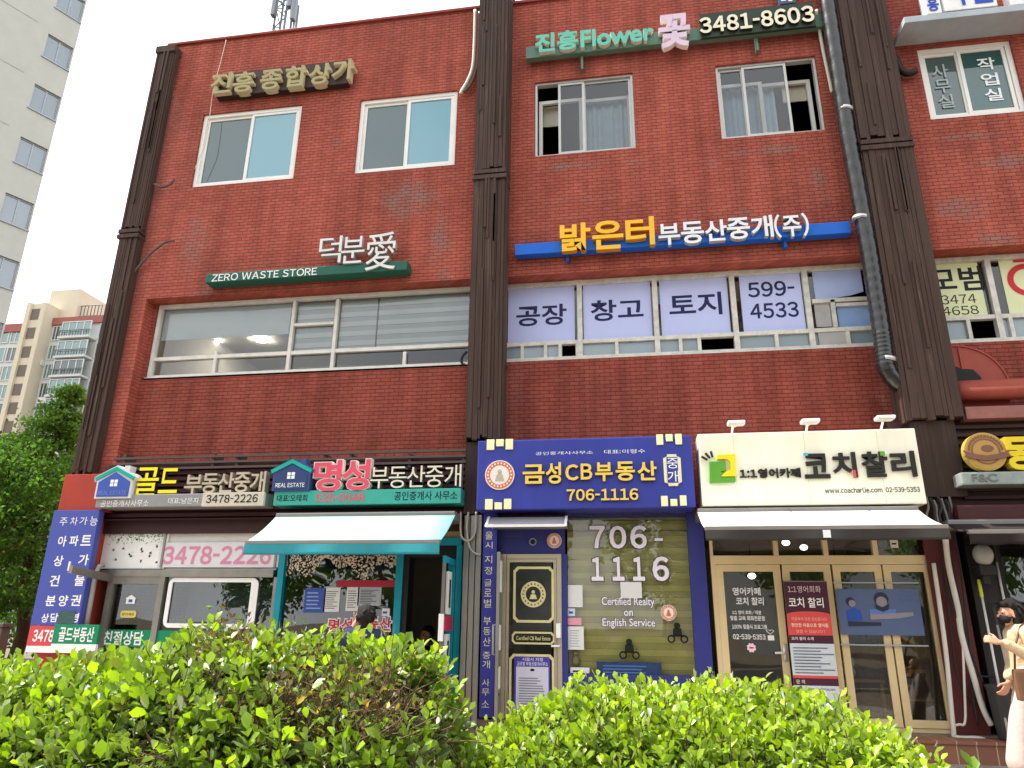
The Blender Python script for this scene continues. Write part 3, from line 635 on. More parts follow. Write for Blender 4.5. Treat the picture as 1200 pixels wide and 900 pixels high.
# top right
s = thing('wall_sign', 'pale grey shelf carrying white box letters with blue faces above the 사무실 window', 'sign', loc(1130, 25, 9.6), 'raised letter signs on the upper wall')
q = MB(); x0 = P(1060, 25, 9.5).x; za_ = P(1062, 21.5, 9.5).z; q.bbox(x0, x0+3.2, 9.5, 9.99, za_-.08, za_+.03, .01); part('shelf', q, m_('pale_grey_shelf', '#a9b0b8', var=.1), s)
q = MB(); q.use(WHT); zz = za_+.035
bx0, bx1 = P(1084, 8, 9.5).x, P(1103, 8, 9.5).x; q.bbox(bx0, bx1, 9.5, 9.66, zz, zz+.75, .015); cx0, cx1 = P(1106, 8, 9.5).x, P(1170, 8, 9.5).x; q.bbox(cx0, cx1, 9.5, 9.66, zz+.02, zz+.75, .015); dx0, dx1 = P(1185, 8, 9.5).x, P(1245, 8, 9.5).x; q.bbox(dx0, dx1, 9.5, 9.66, zz, zz+.6, .015); part('letter_box', q, None, s)
q = MB(); BLU = m_('blue_letter', '#2547b8'); q.use(BLU); q.text('진', bx0+.03, bx1-.03, zz+.38, zz+.7, 9.49, .02); q.text('흥', bx0+.03, bx1-.03, zz+.04, zz+.33, 9.49, .02); q.text('학', cx0+.05, (cx0+cx1)/2-.02, zz+.09, zz+.7, 9.49, .03); q.text('원', (cx0+cx1)/2+.02, cx1-.05, zz+.09, zz+.7, 9.49, .03); q.text('영', dx0+.05, dx0+.35, zz+.08, zz+.5, 9.49, .03)
part('lettering', q, None, s)
# zero waste store
s = thing('wall_sign', 'dark green bar reading ZERO WASTE STORE under white box letters 덕분愛', 'sign', loc(360, 320, 9.8), 'raised letter signs on the upper wall')
q = MB(); x0, x1, _, _ = RECT(243, 326, 478, 312, 9.8); zc = P(360, 320, 9.8).z; q.bbox(x0, x1, 9.76, 9.985, zc-.075, zc+.085, .012); part('rail', q, m_('bottle_green', '#235c4c'), s)
txtpart('lettering', 'ZERO WASTE STORE', (249, 313.5, 371, 330), 9.755, WHT, s, .008, 0)
LWH = m_('white_letter', '#dcd9d6'); LWS = m_('white_side', '#a8a4a2')
for ch, b in zip('덕분愛', ((374, 276, 400, 309), (400, 276, 427, 309), (429, 271, 464, 317))): txtpart('letter', ch, b, 9.72, LWH, s, .0, .09, back=LWS)
# blue strip
s = thing('wall_sign', 'bright blue bar with yellow letters 밝은터 and white letters 부동산중개(주)', 'sign', loc(800, 285, 9.8), 'raised letter signs on the upper wall')
q = MB(); x0, x1 = P(604, 293, 9.85).x, P(996, 265, 9.85).x; z0, z1 = P(604, 300, 9.85).z, P(604, 287.5, 9.85).z; q.bbox(x0, x1, 9.82, 9.97, z0, z1, .006)
for px in (665, 922): x = P(px, 300, 9.9).x; q.box(x-.02, x+.02, 9.9, 9.995, z0-.12, z0)
part('rail', q, m_('royal_blue', '#1d62c4'), s)
YL = m_('yellow_letter', '#f0b62c'); YS = m_('yellow_side', '#c98a1c')
for ch, b in zip('밝은터', ((656, 260, 692, 295), (694, 257, 730.5, 293), (733, 253, 767, 288.5))): txtpart('letter', ch, b, 9.72, YL, s, .025, .1, back=YS)
for ch, b in zip(('부', '동', '산', '중', '개', '(주)'), ((771.5, 261, 797, 287.5), (798, 258.5, 825, 286), (826, 256.5, 852, 283), (852, 254, 879, 281), (880, 251.5, 906, 279), (907, 248.5, 948, 279))): txtpart('letter', ch, b, 9.74, m_('white_letter2', '#e4e2e6'), s, .02, .08, back=LWS)

# left estate agent: house emblem, letters, base box
def house(s, cx, py0, px0, px1, py1, Y, roofm, bodym, edge, txtm):
    q = MB(); x0, x1, z0, z1 = RECT(px0, py0, px1, py1, Y); w_, h_ = x1-x0, z1-z0
    def pp(u, v): return (x0+u*w_, z0+v*h_)
    q.use(edge); q.prism([pp(.08,0), pp(.92,0), pp(.92,.52), pp(1,.62), pp(.95,.72), pp(.8,.82), pp(.8,1), pp(.68,1), pp(.68,.9), pp(.5,1.02), pp(0,.66), pp(.02,.52), pp(.08,.54)], Y, Y+.14); part('emblem_board', q, None, s)
    q = MB(); q.use(bodym); q.prism([pp(.13,.05), pp(.87,.05), pp(.87,.5), pp(.5,.8), pp(.13,.5)], Y-.012, Y-.001); q.use(roofm); q.prism([pp(.5,.97), pp(.03,.64), pp(.06,.54), pp(.5,.85), pp(.94,.54), pp(.97,.64)], Y-.02, Y-.001); q.use(WHT)
    for a in (.415, .51):
        for b in (.36, .47): q.prism([pp(a,b), pp(a+.075,b), pp(a+.075,b+.095), pp(a,b+.095)], Y-.016, Y-.0125)
    q.use(txtm); a = pp(.17,.1); b = pp(.83,.23); q.text('REAL ESTATE', a[0], b[0], a[1], b[1], Y-.016, .01); part('emblem', q, None, s)
s = thing('shop_sign', 'grey box sign with house emblem, yellow 골드 and beige 부동산중개 letters and plate 3478-2226', 'sign', loc(211, 597, 9.5), 'shop signs above the ground floor shops')
q = MB(); Y = 9.5; x0, x1 = P(112, 590, Y).x, P(309, 585, Y).x; z1, z0 = P(211, 578.5, Y).z, P(211, 593.5, Y).z; q.bbox(x0, x1, Y, Y+.32, z0, z1, .015); part('sign_box', q, m_('grey_box', '#8f8d8c', var=.1), s)
house(s, 0, 546.5, 113.5, 156, 583.5, Y-.04, m_('teal_roof', '#1fa08f'), m_('emblem_blue', '#3e58a8'), m_('emblem_edge', '#d8d5d3'), m_('emblem_text', '#7088c8'))
for ch, b in zip('골드', ((158, 547.5, 185.5, 582), (187, 548.5, 209, 578))): txtpart('letter', ch, b, Y+.02, m_('lemon', '#f2e11f'), s, .012, .06, back=m_('lemon_side', '#2d2517'))
for ch, b in zip('부동산중개', ((216, 556, 236.5, 580), (236.5, 554.5, 255, 578), (255, 553.5, 274, 577), (274, 553, 292.5, 577), (293, 552, 311, 576.5))): txtpart('letter', ch, b, Y+.02, m_('sand_letter', '#b8ab94'), s, .015, .12, back=m_('sand_side', '#8d8474'))
txtpart('lettering', '공인중개사사무소', (118, 585.5, 174, 594), Y-.006, WHT, s, .0, 0); txtpart('lettering', '대표:남은지', (197, 583, 232, 590.5), Y-.006, WHT, s, 0, 0)
q = MB(); q.use(m_('plate_beige', '#c8beac')); x0, x1, z0, z1 = RECT(238, 577.5, 308, 592.5, Y-.06); q.bbox(x0, x1, Y-.06, Y-.004, z0, z1, .008); q.use(BLKP); q.ptext('3478-2226', 241.5, 579, 302, 589.5, Y-.065, .012); part('number_plate', q, None, s)
# teal estate agent
s = thing('shop_sign', 'teal bar sign with house emblem, pink 명성 and cream 부동산중개 letters above the turquoise awning', 'sign', loc(431, 594, 9.5), 'shop signs above the ground floor shops')
q = MB(); x0, x1 = P(321, 582, Y).x, P(540, 581, Y).x; z1, z0 = P(431, 573.5, Y).z, P(431, 591, Y).z; q.bbox(x0, x1, Y, Y+.32, z0, z1, .012); part('sign_box', q, m_('teal_bar', '#3f9c8c', var=.08), s)
house(s, 0, 538, 318.5, 365.5, 574.5, Y-.04, m_('teal_roof2', '#13a390'), m_('emblem_navy', '#33406b'), m_('emblem_edge2', '#3d4a78'), WHT)
PK = m_('pink_letter2', '#dc4d62'); PKS = m_('pink_side2', '#e7d5cb')
for ch, b in zip('명성', ((367.5, 539, 400, 576), (400.5, 538, 433.5, 575))):
    txtpart('letter_edge', ch, (b[0]-1, b[1]-1, b[2]+1, b[3]+1), Y+.0, PKS, s, .05, .10); txtpart('letter', ch, b, Y-.012, PK, s, .025, 0)
for ch, b in zip('부동산중개', ((434, 547, 455, 572.5), (455.5, 546.5, 476.5, 572), (477, 545.5, 498, 571), (498.5, 545.5, 519.5, 571), (521, 544, 540.5, 570.5))): txtpart('letter', ch, b, Y, m_('cream_letter3', '#ded2bf'), s, .0, .12, back=m_('cream_side3', '#6f655a'))
txtpart('lettering', '대표:오태희', (324.5, 579.5, 360, 588), Y-.004, BLKP, s, .01, 0); txtpart('lettering', '535-0048', (370, 577.5, 427, 588.5), Y-.004, PK, s, .02, 0); txtpart('lettering', '공인중개사 사무소', (462, 575, 536, 586.5), Y-.004, m_('navy_letter', '#1d2c3c'), s, .01, 0)
# blue fascia sign
def slab(rectpx, Y, d, m, s, name='sign_board', bev=.02):
    q = MB(); x0, x1, z0, z1 = rectpx; q.bbox(x0, x1, Y, Y+d, z0, z1, bev); part(name, q, m, s); return x0, x1, z0, z1
s = thing('shop_sign', 'broad royal blue shop sign with gold 금성CB부동산 letters, pale corner blocks and 706-1116', 'sign', loc(690, 597, 9.4), 'shop signs above the ground floor shops')
Y = 9.4; a = P(560, 517, Y); b_ = P(818.5, 594.5, Y); slab((a.x, b_.x-.03, P(690, 596, Y).z, P(690, 513, Y).z), Y, .45, m_('sign_blue', '#383f94', var=.09, scale=3, streak=True), s)
PALE = m_('pale_block', '#f0ecb4')
for (px, py, up) in ((570.5, 515, 0), (769, 509, 0), (568.5, 585, 1), (774.5, 581, 1)):
    for k, (dx, hh) in enumerate(((0, 12), (11, 8), (22, 12))):
        q = MB(); x0, x1, z0, z1 = RECT(px+dx, py+(12-hh if up else 0)-k*.3, px+dx+8.5, py+12-(0 if up else 12-hh)-k*.3, Y-.03); q.bbox(x0, x1, Y-.03, Y-.001, z0, z1, .006); part('corner_block', q, PALE, s)
GOLD = m_('gold_letter', '#e9c65a'); GOLDS = m_('gold_side', '#6d5320')
for ch, b in zip('금성CB부동산', ((612.5, 544, 638, 567), (639.5, 541.5, 657.5, 567), (662.5, 544, 678, 563), (680.5, 543, 694, 562), (697.5, 541.5, 718, 564), (721.5, 540.5, 744, 563.5), (747, 540, 769.5, 563))): txtpart('letter', ch, b, Y-.05, GOLD, s, .025, .05, back=GOLDS)
txtpart('lettering', '706-1116', (664, 572, 748, 587), Y-.04, GOLD, s, .025, .04, back=GOLDS)
txtpart('lettering', '공인중개사사무소', (627.5, 528, 695, 533.5), Y-.004, WHT, s, .0, 0); txtpart('lettering', '대표:이형수', (708, 526, 756, 532), Y-.004, WHT, s, .0, 0)
ORN = m_('seal_orange', '#d0714f'); SEALW = m_('seal_white', '#ece2d6')
def seal(s, px, py, rpx, Y, d, a=ORN, b=SEALW, fig=None, name='seal'):
    c = P(px, py, Y); r = (P(px+rpx, py, Y).x-c.x); q = MB(); q.use(b); q.disc(c.x, c.z, r, Y, Y+d, 48); q.use(a)
    q.ring(c.x, c.z, r*.66, r*.93, Y-.004, Y-.0005); q.use(b)
    for k in range(22):
        t = 2*math.pi*k/22; cx_, cz_ = c.x+r*.79*math.cos(t), c.z+r*.79*math.sin(t); q.box(cx_-r*.05, cx_+r*.05, Y-.008, Y-.0045, cz_-r*.06, cz_+r*.06)
    q.use(fig or a); q.disc(c.x, c.z+r*.22, r*.14, Y-.006, Y-.0005, 20); q.prism([(c.x-r*.3, c.z-r*.42), (c.x+r*.32, c.z-r*.42), (c.x+r*.2, c.z-.02*r), (c.x+r*.06, c.z+r*.12), (c.x-r*.1, c.z+r*.1), (c.x-r*.22, c.z-r*.05)], Y-.006, Y-.0005)
    return part(name, q, None, s) if s else q
seal(s, 585.5, 556.5, 17.2, Y-.03, .03, fig=m_('seal_figure', '#b9ae9f'))
q = MB(); q.use(m_('cream_edge', '#e8dfae')); x0, x1, z0, z1 = RECT(777, 532.5, 799.5, 569, Y-.03); c_ = .05
oct_ = [(x0+c_, z0), (x1-c_, z0), (x1-c_, z0+c_*.5), (x1, z0+c_), (x1, z1-c_), (x1-c_, z1-c_*.5), (x1-c_, z1), (x0+c_, z1), (x0+c_, z1-c_*.5), (x0, z1-c_), (x0, z0+c_), (x0+c_, z0+c_*.5)]
q.prism(oct_, Y-.03, Y-.001); q.use(m_('sign_blue', '#38409a')); t_ = .028; q.box(x0+t_+.012, x1-t_-.012, Y-.036, Y-.0305, z0+t_+.01, z1-t_-.01); q.use(WHT); q.ptext('중', 781.5, 536.5, 795, 549, Y-.04, 0); q.ptext('개', 782.5, 551.5, 796, 565, Y-.04, 0); part('plaque', q, None, s)
# cream cafe sign
s = thing('shop_sign', 'wide cream shop sign with black 코치찰리 letters and a green and yellow head emblem', 'sign', loc(950, 595, 9.4), 'shop signs above the ground floor shops')
a = P(814.5, 509, Y); b_ = P(1085, 589, Y); zt4 = P(945, 505, Y).z; zb4 = P(953, 592, Y).z; slab((a.x+.03, b_.x+.015, zb4, zt4), Y, .42, m_('cream_board', '#f0ebd5', var=.05, scale=4, streak=True), s)
q = MB()
for px in (862, 946, 1033): x = P(px, 550, Y).x; q.box(x-.003, x+.003, Y-.002, Y, zb4+.02, zt4-.02)
part('panel_joint', q, m_('joint_grey', '#d4cfb8'), s)
INK = m_('charcoal_letter', '#2b2823')
for ch, b in zip('코치찰리', ((942.5, 531, 972, 560.5), (976, 529.5, 1004, 559.5), (1010.5, 528.5, 1041, 559), (1045, 528, 1073.5, 558.5))): txtpart('letter', ch, b, Y-.04, INK, s, .025, .04)
txtpart('lettering', '1:1영어카페', (867, 548, 938.5, 560.5), Y-.03, INK, s, .03, .03); txtpart('lettering', 'www.coacharlie.com  02-539-5353', (966.5, 570, 1078, 578), Y-.004, INK, s, .015, 0)
def pxpoly(pts, Y): return [tuple(XZ(x, y, Y)) for x, y in pts]
q = MB(); GR = m_('emblem_green', '#5a9c35'); YW = m_('emblem_yellow', '#ead321'); Ye = Y-.05
q.use(GR); q.prism(pxpoly([(832, 565.5), (862, 564.5), (862, 559), (845.5, 559.5), (845, 552), (851, 551.5), (850.5, 540.5), (831.5, 541)], Ye), Ye, Y-.001); q.use(YW); q.prism(pxpoly([(844.5, 558.5), (862.5, 558), (861.5, 532), (840.5, 533), (840.5, 538), (852, 537.5), (856, 541), (856, 550), (850, 553)], Ye), Ye, Y-.001)
q.use(INK)
for a0, b0 in (((822, 535), (829, 539)), ((826.5, 531), (832, 537)), ((833, 529), (835, 536))):
    A_, C_ = P(*a0, Ye), P(*b0, Ye); q.tube([A_, C_], .016, 6)
part('emblem', q, None, s)
q = MB(); q.use(m_('accent_blue', '#5aa8c4')); q.prect(941, 531, 947, 534, Y-.05, .01); q.use(m_('accent_red', '#d0504a')); q.prect(999, 551, 1003.5, 559, Y-.05, .01); q.use(GR); q.prect(1031, 529, 1037, 534, Y-.05, .01); part('letter_accents', q, None, s)
# three sign lamps
def sign_lamp(px, py, lab):
    b = P(px-4, 507, 9.55); t = P(px+2, py, 9.1); L = thing('sign_lamp', lab, 'lamp', (b.x, 9.55, zt4), 'white lamps over the cream sign')
    q = MB(); q.tube([(b.x, 9.55, zt4), (b.x+.01, 9.45, zt4+.1), (t.x, 9.22, t.z-.02)], .014, 8); part('arm', q, WHT, L, True)
    q = MB(); q.bbox(t.x-.105, t.x+.105, 9.06, 9.22, t.z-.02, t.z+.022, .016); part('lamp_head', q, WHT, L)
    q = MB(); q.box(t.x-.085, t.x+.085, 9.08, 9.2, t.z-.026, t.z-.0205); part('lens', q, m_('lamp_lens', '#d8d8d0'), L)
sign_lamp(861, 495, 'white arm lamp over the head emblem end of the cream sign'); sign_lamp(948, 493, 'white arm lamp over the middle of the cream sign'); sign_lamp(1036, 489, 'white arm lamp over the right end of the cream sign, beside the timber column')
# food and coffee sign at the right edge
s = thing('shop_sign', 'round gold emblem with ribbon beside yellow letters and a grey F&C box', 'sign', loc(1170, 570, 9.5), 'shop signs above the ground floor shops')
Y = 9.5; c = P(1155, 529, Y); r = P(1180, 529, Y).x-c.x; q = MB(); GA = m_('antique_gold', '#b08a4a', rough=.35, var=.1); GB = m_('bronze', '#7a5648', var=.1); GC = m_('bright_gold', '#b59a45')
q.use(GC); q.disc(c.x, c.z, r, Y, Y+.10, 48); q.use(GA); q.disc(c.x, c.z, r*.93, Y-.006, Y-.0005, 48); q.use(GB); q.ring(c.x, c.z, r*.62, r*.68, Y-.012, Y-.0065)
for k in range(16):
    t = math.pi*(.05+.9*k/15); cx_, cz_ = c.x+r*.8*math.cos(t), c.z+r*.8*math.sin(t); q.box(cx_-.012, cx_+.012, Y-.012, Y-.0065, cz_-.016, cz_+.016)
q.prism([(c.x-r*1.1, c.z-r*.28), (c.x-r*.5, c.z-r*.42), (c.x, c.z-r*.5), (c.x+r*.5, c.z-r*.42), (c.x+r*1.1, c.z-r*.28), (c.x+r*1.0, c.z-r*.12), (c.x+r*1.1, c.z+r*.05), (c.x+r*.5, c.z-r*.16), (c.x, c.z-r*.24), (c.x-r*.5, c.z-r*.16), (c.x-r*1.1, c.z+r*.05), (c.x-r*1.0, c.z-r*.12)], Y-.03, Y-.0125); q.disc(c.x+r*.1, c.z+r*.15, r*.3, Y-.011, Y-.0065, 24, r*.18); part('emblem', q, None, s)
for ch, b in zip('동', ((1176, 511, 1216, 551),)): txtpart('letter', ch, b, Y-.02, m_('yellow_letter2', '#dcc32a'), s, .04, .12, back=m_('yellow_side2', '#b8a332'))
q = MB(); z1, z0 = P(1160, 553, Y).z, P(1160, 568, Y).z; q.bbox(P(1126, 560, Y).x, P(1126, 560, Y).x+2.2, Y-.02, Y+.28, z0, z1, .02); part('sign_box', q, m_('weathered_grey', '#8c9490', var=.2, scale=7), s)
txtpart('lettering', 'F&C', (1139, 555, 1169, 564.5), Y-.03, m_('faded_letter', '#6c6f6c'), s, .01, .01)

# ------------------------------------------------------------------ awnings
def awning(lab, topm, valm, pxs, back, front, val, Yb, Yf, name='awning', thick=.012, wav=0):
    """cloth sloping from its cassette on the wall down to the front bar, with a hanging valance"""
    xL, xR = pxs; zb_a, zf, zv = back, front, val
    t = thing(name, lab, 'awning', ((xL+xR)/2, Yb, zb_a), 'shop awnings')
    q = MB(); n = 14; vs = []
    for side in (0, 1):
        for i in range(n+1):
            u = i/n; y = Yb+(Yf-Yb)*u; z = zb_a+(zf-zb_a)*u-.03*math.sin(math.pi*u)
            for k in range(9):
                vs.append((xL+(xR-xL)*k/8, y, z-side*thick))
    N = (n+1)*9; fs = []
    for i in range(n):
        for k in range(8):
            a = i*9+k; fs += [(a, a+1, a+10, a+9), (N+a, N+a+9, N+a+10, N+a+1)]
    for i in range(n): fs += [(i*9, i*9+9, N+i*9+9, N+i*9), (i*9+8, N+i*9+8, N+i*9+17, i*9+17)]
    q.add(vs, fs); part('canopy', q, topm, t, True)
    q = MB(); q.use(m_('front_bar', '#8d8580', metal=.4)); q.bbox(xL, xR, Yf-.03, Yf+.03, zf-.035, zf+.012, .008); part('front_bar', q, None, t)
    q = MB(); m_n = 60; vs = []
    for side in (0, .008):
        for k in range(m_n+1):
            x = xL+(xR-xL)*k/m_n
            for j in range(5):
                v = j/4; vs.append((x, Yf-.032+side+.02*v*math.sin(x*5.3)+wav*v*math.sin(x*11), zf-.036-(zf-.036-zv)*v-(.02*abs(math.sin(x*9)) if j == 4 and wav else 0)))
    M_ = (m_n+1)*5
    fs = []
    for k in range(m_n):
        for j in range(4): a = k*5+j; fs += [(a, a+1, a+6, a+5), (M_+a, M_+a+5, M_+a+6, M_+a+1)]
        a = k*5+4; fs += [(a, M_+a, M_+a+5, a+5)]
    q.add(vs, fs); part('valance', q, valm, t, True)
    q = MB(); q.bbox(xL, xR, Yb-.02, 9.9, zb_a-.07, zb_a+.045, .02); part('cassette', q, m_('cassette_grey', '#7f7b78', metal=.3), t)
    for sx in (xL+.12, xR-.12):
        q = MB(); mid = ((sx+(.35 if sx < (xL+xR)/2 else -.35)), (Yb+Yf)/2, (zb_a+zf)/2-.14); q.tube([(sx, Yb, zb_a-.06), mid, (sx, Yf+.03, zf-.03)], .018, 8); part('arm', q, m_('awning_arm', '#b9b6b2', metal=.4), t)
    return t
Yf = 8.72
awning('turquoise cloth awning over the window with the beige leaf garland', mat('turquoise_cloth', '#93c6c4', .8, var=.06, scale=4), mat('turquoise_valance', '#35909a', .8, var=.06),
       (P(288, 638, Yf).x, P(516, 631, Yf).x), P(430, 604, 9.44).z, P(402, 634, Yf).z, P(402, 650, Yf).z, 9.44, Yf)
Yf2 = 8.62
t = awning('long white topped awning with a charcoal valance over the cream framed shop doors', mat('white_cloth', '#e9e7e2', .85, var=.06), mat('charcoal_valance', '#3a3532', .75, var=.12),
       (P(826, 622, Yf2).x, P(1110, 615, Yf2).x), P(950, 598.5, 9.36).z, P(968, 617, Yf2).z, P(968, 633.5, Yf2).z, 9.36, Yf2)
q = MB(); q.use(WHT); q.prect(964, 621, 974, 630, Yf2-.06, .004); part('tag', q, None, t)
Yf3 = 9.1
t = awning('dark awning with a wavy edge at the right shop, behind the walking woman', mat('dark_cloth', '#2c2422', .8, var=.1), mat('dark_valance', '#2a211f', .8, var=.12),
       (P(1134, 625, Yf3).x, P(1134, 625, Yf3).x+3), P(1165, 613, 9.6).z, P(1165, 622, Yf3).z, P(1165, 637, Yf3).z, 9.6, Yf3, wav=.02)
t = thing('door_canopy', 'small silver grey canopy over the black door with the gold seal', 'canopy', loc(615, 606, 9.5))
x0, x1 = P(571, 612, 9.35).x, P(661, 612, 9.35).x; z0, z1 = P(616, 616.5, 9.35).z, P(616, 606, 9.55).z
q = MB(); q.use(m_('silver_hood', '#a09da0', metal=.2)); q.add([(x0, 9.35, z0), (x1, 9.35, z0), (x1, 9.55, z1), (x0, 9.55, z1), (x0, 9.93, z1+.02), (x1, 9.93, z1+.02), (x0, 9.93, z0+.03), (x1, 9.93, z0+.03)], [(0,1,2,3), (3,2,5,4), (1,0,6,7), (0,3,4,6), (1,7,5,2)]); part('hood', q, None, t)
q = MB(); q.use(m_('hood_trim', '#e6e4e1')); q.box(x0-.01, x1+.01, 9.325, 9.349, z0-.012, z0+.02)
for xx in (x0-.03, x1): q.add([(xx, 9.33, z0), (xx+.03, 9.33, z0), (xx+.03, 9.535, z1+.012), (xx, 9.535, z1+.012), (xx, 9.36, z0-.01), (xx+.03, 9.36, z0-.01), (xx+.03, 9.57, z1), (xx, 9.57, z1)], [(0,1,2,3), (7,6,5,4), (0,4,5,1), (1,5,6,2), (2,6,7,3), (3,7,4,0)])
part('trim', q, None, t)
# ------------------------------------------------------------------ shop fronts (ground storey)
ZF = P(1090, 858, AG).z          # shop floor level
FL = ZF
def X(px, py, Y=AG): return P(px, py, Y).x
def Zp(px, py, Y=AG): return P(px, py, Y).z
SHG = glass('shop_glass', (.8, .84, .82), .09)
BR = mat('brushed_steel', '#8f8b84', .35, metal=.7, var=.12, scale=5, streak=True); TQ = m_('turquoise_paint', '#158fa0', var=.08)
NAVYP = m_('navy_panel', '#34387c', var=.06); CHAM = mat('champagne_aluminium', '#b3a68f', .35, metal=.4, var=.06); GOLDF = mat('cream_gold_frame', '#d6bf92', .4, metal=.1, var=.07, scale=3)
xe = [XL+.12, X(327, 700), X(548, 700), X(822, 700), X(1112, 800)]
zhead = 2.9
INT1 = mat('interior_beige', '#7d776b', .8, var=.08)
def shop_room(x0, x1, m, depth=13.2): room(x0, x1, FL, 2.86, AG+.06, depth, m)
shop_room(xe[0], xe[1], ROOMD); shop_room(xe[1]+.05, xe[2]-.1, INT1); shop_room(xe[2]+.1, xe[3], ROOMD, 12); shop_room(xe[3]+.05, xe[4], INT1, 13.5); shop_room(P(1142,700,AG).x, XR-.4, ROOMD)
# plinth and step
q = MB(); q.bbox(XL, X(1300, 860), 9.78, 10.3, .02, FL-.005, .012); part('plinth', q, mat('plinth_stone', '#7b6a5d', .8, var=.15), B)
def tilemat():
    m = bpy.data.materials.new('brown_tiles'); m.use_nodes = True; n = m.node_tree.nodes; l = m.node_tree.links; b = n['Principled BSDF']
    t = n.new('ShaderNodeTexCoord'); sp = n.new('ShaderNodeSeparateXYZ'); cb = n.new('ShaderNodeCombineXYZ'); l.new(t.outputs['Object'], sp.inputs[0]); l.new(sp.outputs['X'], cb.inputs['X']); l.new(sp.outputs['Z'], cb.inputs['Y'])
    k = n.new('ShaderNodeTexBrick'); k.offset = 0; k.inputs['Scale'].default_value = 1; k.inputs['Brick Width'].default_value = .2; k.inputs['Row Height'].default_value = .6; k.inputs['Mortar Size'].default_value = .006
    k.inputs['Color1'].default_value = lin('#7a4f3c'); k.inputs['Color2'].default_value = lin('#8b5c45'); k.inputs['Mortar'].default_value = lin('#b39a80')
    l.new(cb.outputs[0], k.inputs['Vector']); l.new(k.outputs['Color'], b.inputs['Base Color']); b.inputs['Roughness'].default_value = .6; MATS['brown_tiles'] = m; return m
q = MB(); q.box(X(1060, 870, 9.4), XR-1, 9.4, 9.775, .13, FL-.05); q.box(X(1060, 870, 9.4)-.02, XR-1, 9.38, 9.778, FL-.049, FL-.015); part('step', q, tilemat(), B)

# ---- shop one: grey aluminium front
q = MB(); q.use(m_('white_light_panel', '#d3d0c8', var=.06, scale=3))
x0, x1 = X(131, 640), X(326, 640); zb0, zt0 = Zp(228, 668), Zp(228, 612)
q.box(x0, x1, AG+.02, AG+.06, zb0, zt0); part('fascia_light_panel', q, None, B)
fr = MB(); fr.box(x0-.05, x1, AG-.06, AG+.05, zb0-.1, zb0-.002); fr.box(x0-.05, x1, AG-.05, AG+.05, zt0, zt0+.06)
for px in (193, 325): fr.vbar(px, 613, 665, AG-.01, .03, .05)
for px in (126, 186, 322): x = X(px, 720); fr.box(x-.045, x+.045, AG-.055, AG+.05, FL, zb0-.1)
fr.box(X(126,720)+.045, X(186,720)-.045, AG-.05, AG+.04, zb0-.2, zb0-.102)
sf1 = part('shopfront', fr, mat('old_aluminium', '#8b867d', .4, metal=.5, var=.15, scale=6), B)
g = MB(); g.rect(X(126,720)+.045, X(322,720)-.045, FL, zb0-.1, AG); part('pane', g, SHG, sf1)
bl = MB(); bl.box(X(204,700), X(318,700), AG+.35, AG+.36, FL+.9, zb0-.15); part('blind', bl, mat('dim_screen', '#3f4a52', .6, var=.2), B)
q = MB(); q.use(WHT); x0, x1, z0, z1 = RECT(126, 616, 192, 668, AG); q.box(x0, x1, AG-.012, AG+.012, z0+.02, z1); q.use(m_('leaf_print', '#7fae45', var=.2))
q.box(x0+.02, x1-.005, AG-.014, AG-.0125, z1-.12, z1-.04)
rr = random.Random(3)
for k in range(190):
    u = rr.random(); d = abs(rr.gauss(0, .09)); a = rr.uniform(0, 6.28); sx, sz = x0+.06+u*(x1-x0-.1), z1-.1-d
    if sz < z0+.05: continue
    q.use(MATS['leaf_print'] if rr.random() < .6 else m_('leaf_print_dark', '#52603a', var=.1))
    q.prism([(sx+.014*math.cos(a), sz+.014*math.sin(a)), (sx+.006*math.cos(a+1.57), sz+.006*math.sin(a+1.57)), (sx-.014*math.cos(a), sz-.014*math.sin(a)), (sx+.006*math.cos(a-1.57), sz+.006*math.sin(a-1.57))], AG-.016, AG-.0145)
q.use(m_('leaf_print_dark', '#52603a'))
for px, py in ((133,645),(136,656),(144,643),(152,650),(167,646),(175,652),(184,641),(165,658),(183,659),(139,632),(160,632),(153,652),(166,643),(176,648)):
    c = P(px, py, AG-.015); a = rr.uniform(0, 6.28)
    for e in (0, 1.1): q.prism([(c.x+.035*math.cos(a+e), c.z+.035*math.sin(a+e)), (c.x+.012*math.cos(a+e+1.2), c.z+.012*math.sin(a+e+1.2)), (c.x-.02*math.cos(a+e), c.z-.02*math.sin(a+e)), (c.x+.012*math.cos(a+e-1.2), c.z+.012*math.sin(a+e-1.2))], AG-.016, AG-.0145)
one('transom_banner', q, None, 'white transom banner printed with a green leaf border and scattered leaves', 'banner')
q = MB(); q.use(m_('white_sheet', '#dcd8da', var=.03)); x0, x1, z0, z1 = RECT(189, 636, 326, 665, AG); q.box(x0, x1, AG-.016, AG+.012, z0, z1); q.use(m_('rose_digits', '#d389a6', var=.06)); q.ptext('3478-2226', 190.5, 639.5, 318, 661.5, AG-.02, .03)
one('transom_banner', q, None, 'white transom banner with the big rose phone number 3478-2226 partly behind the turquoise awning', 'banner')
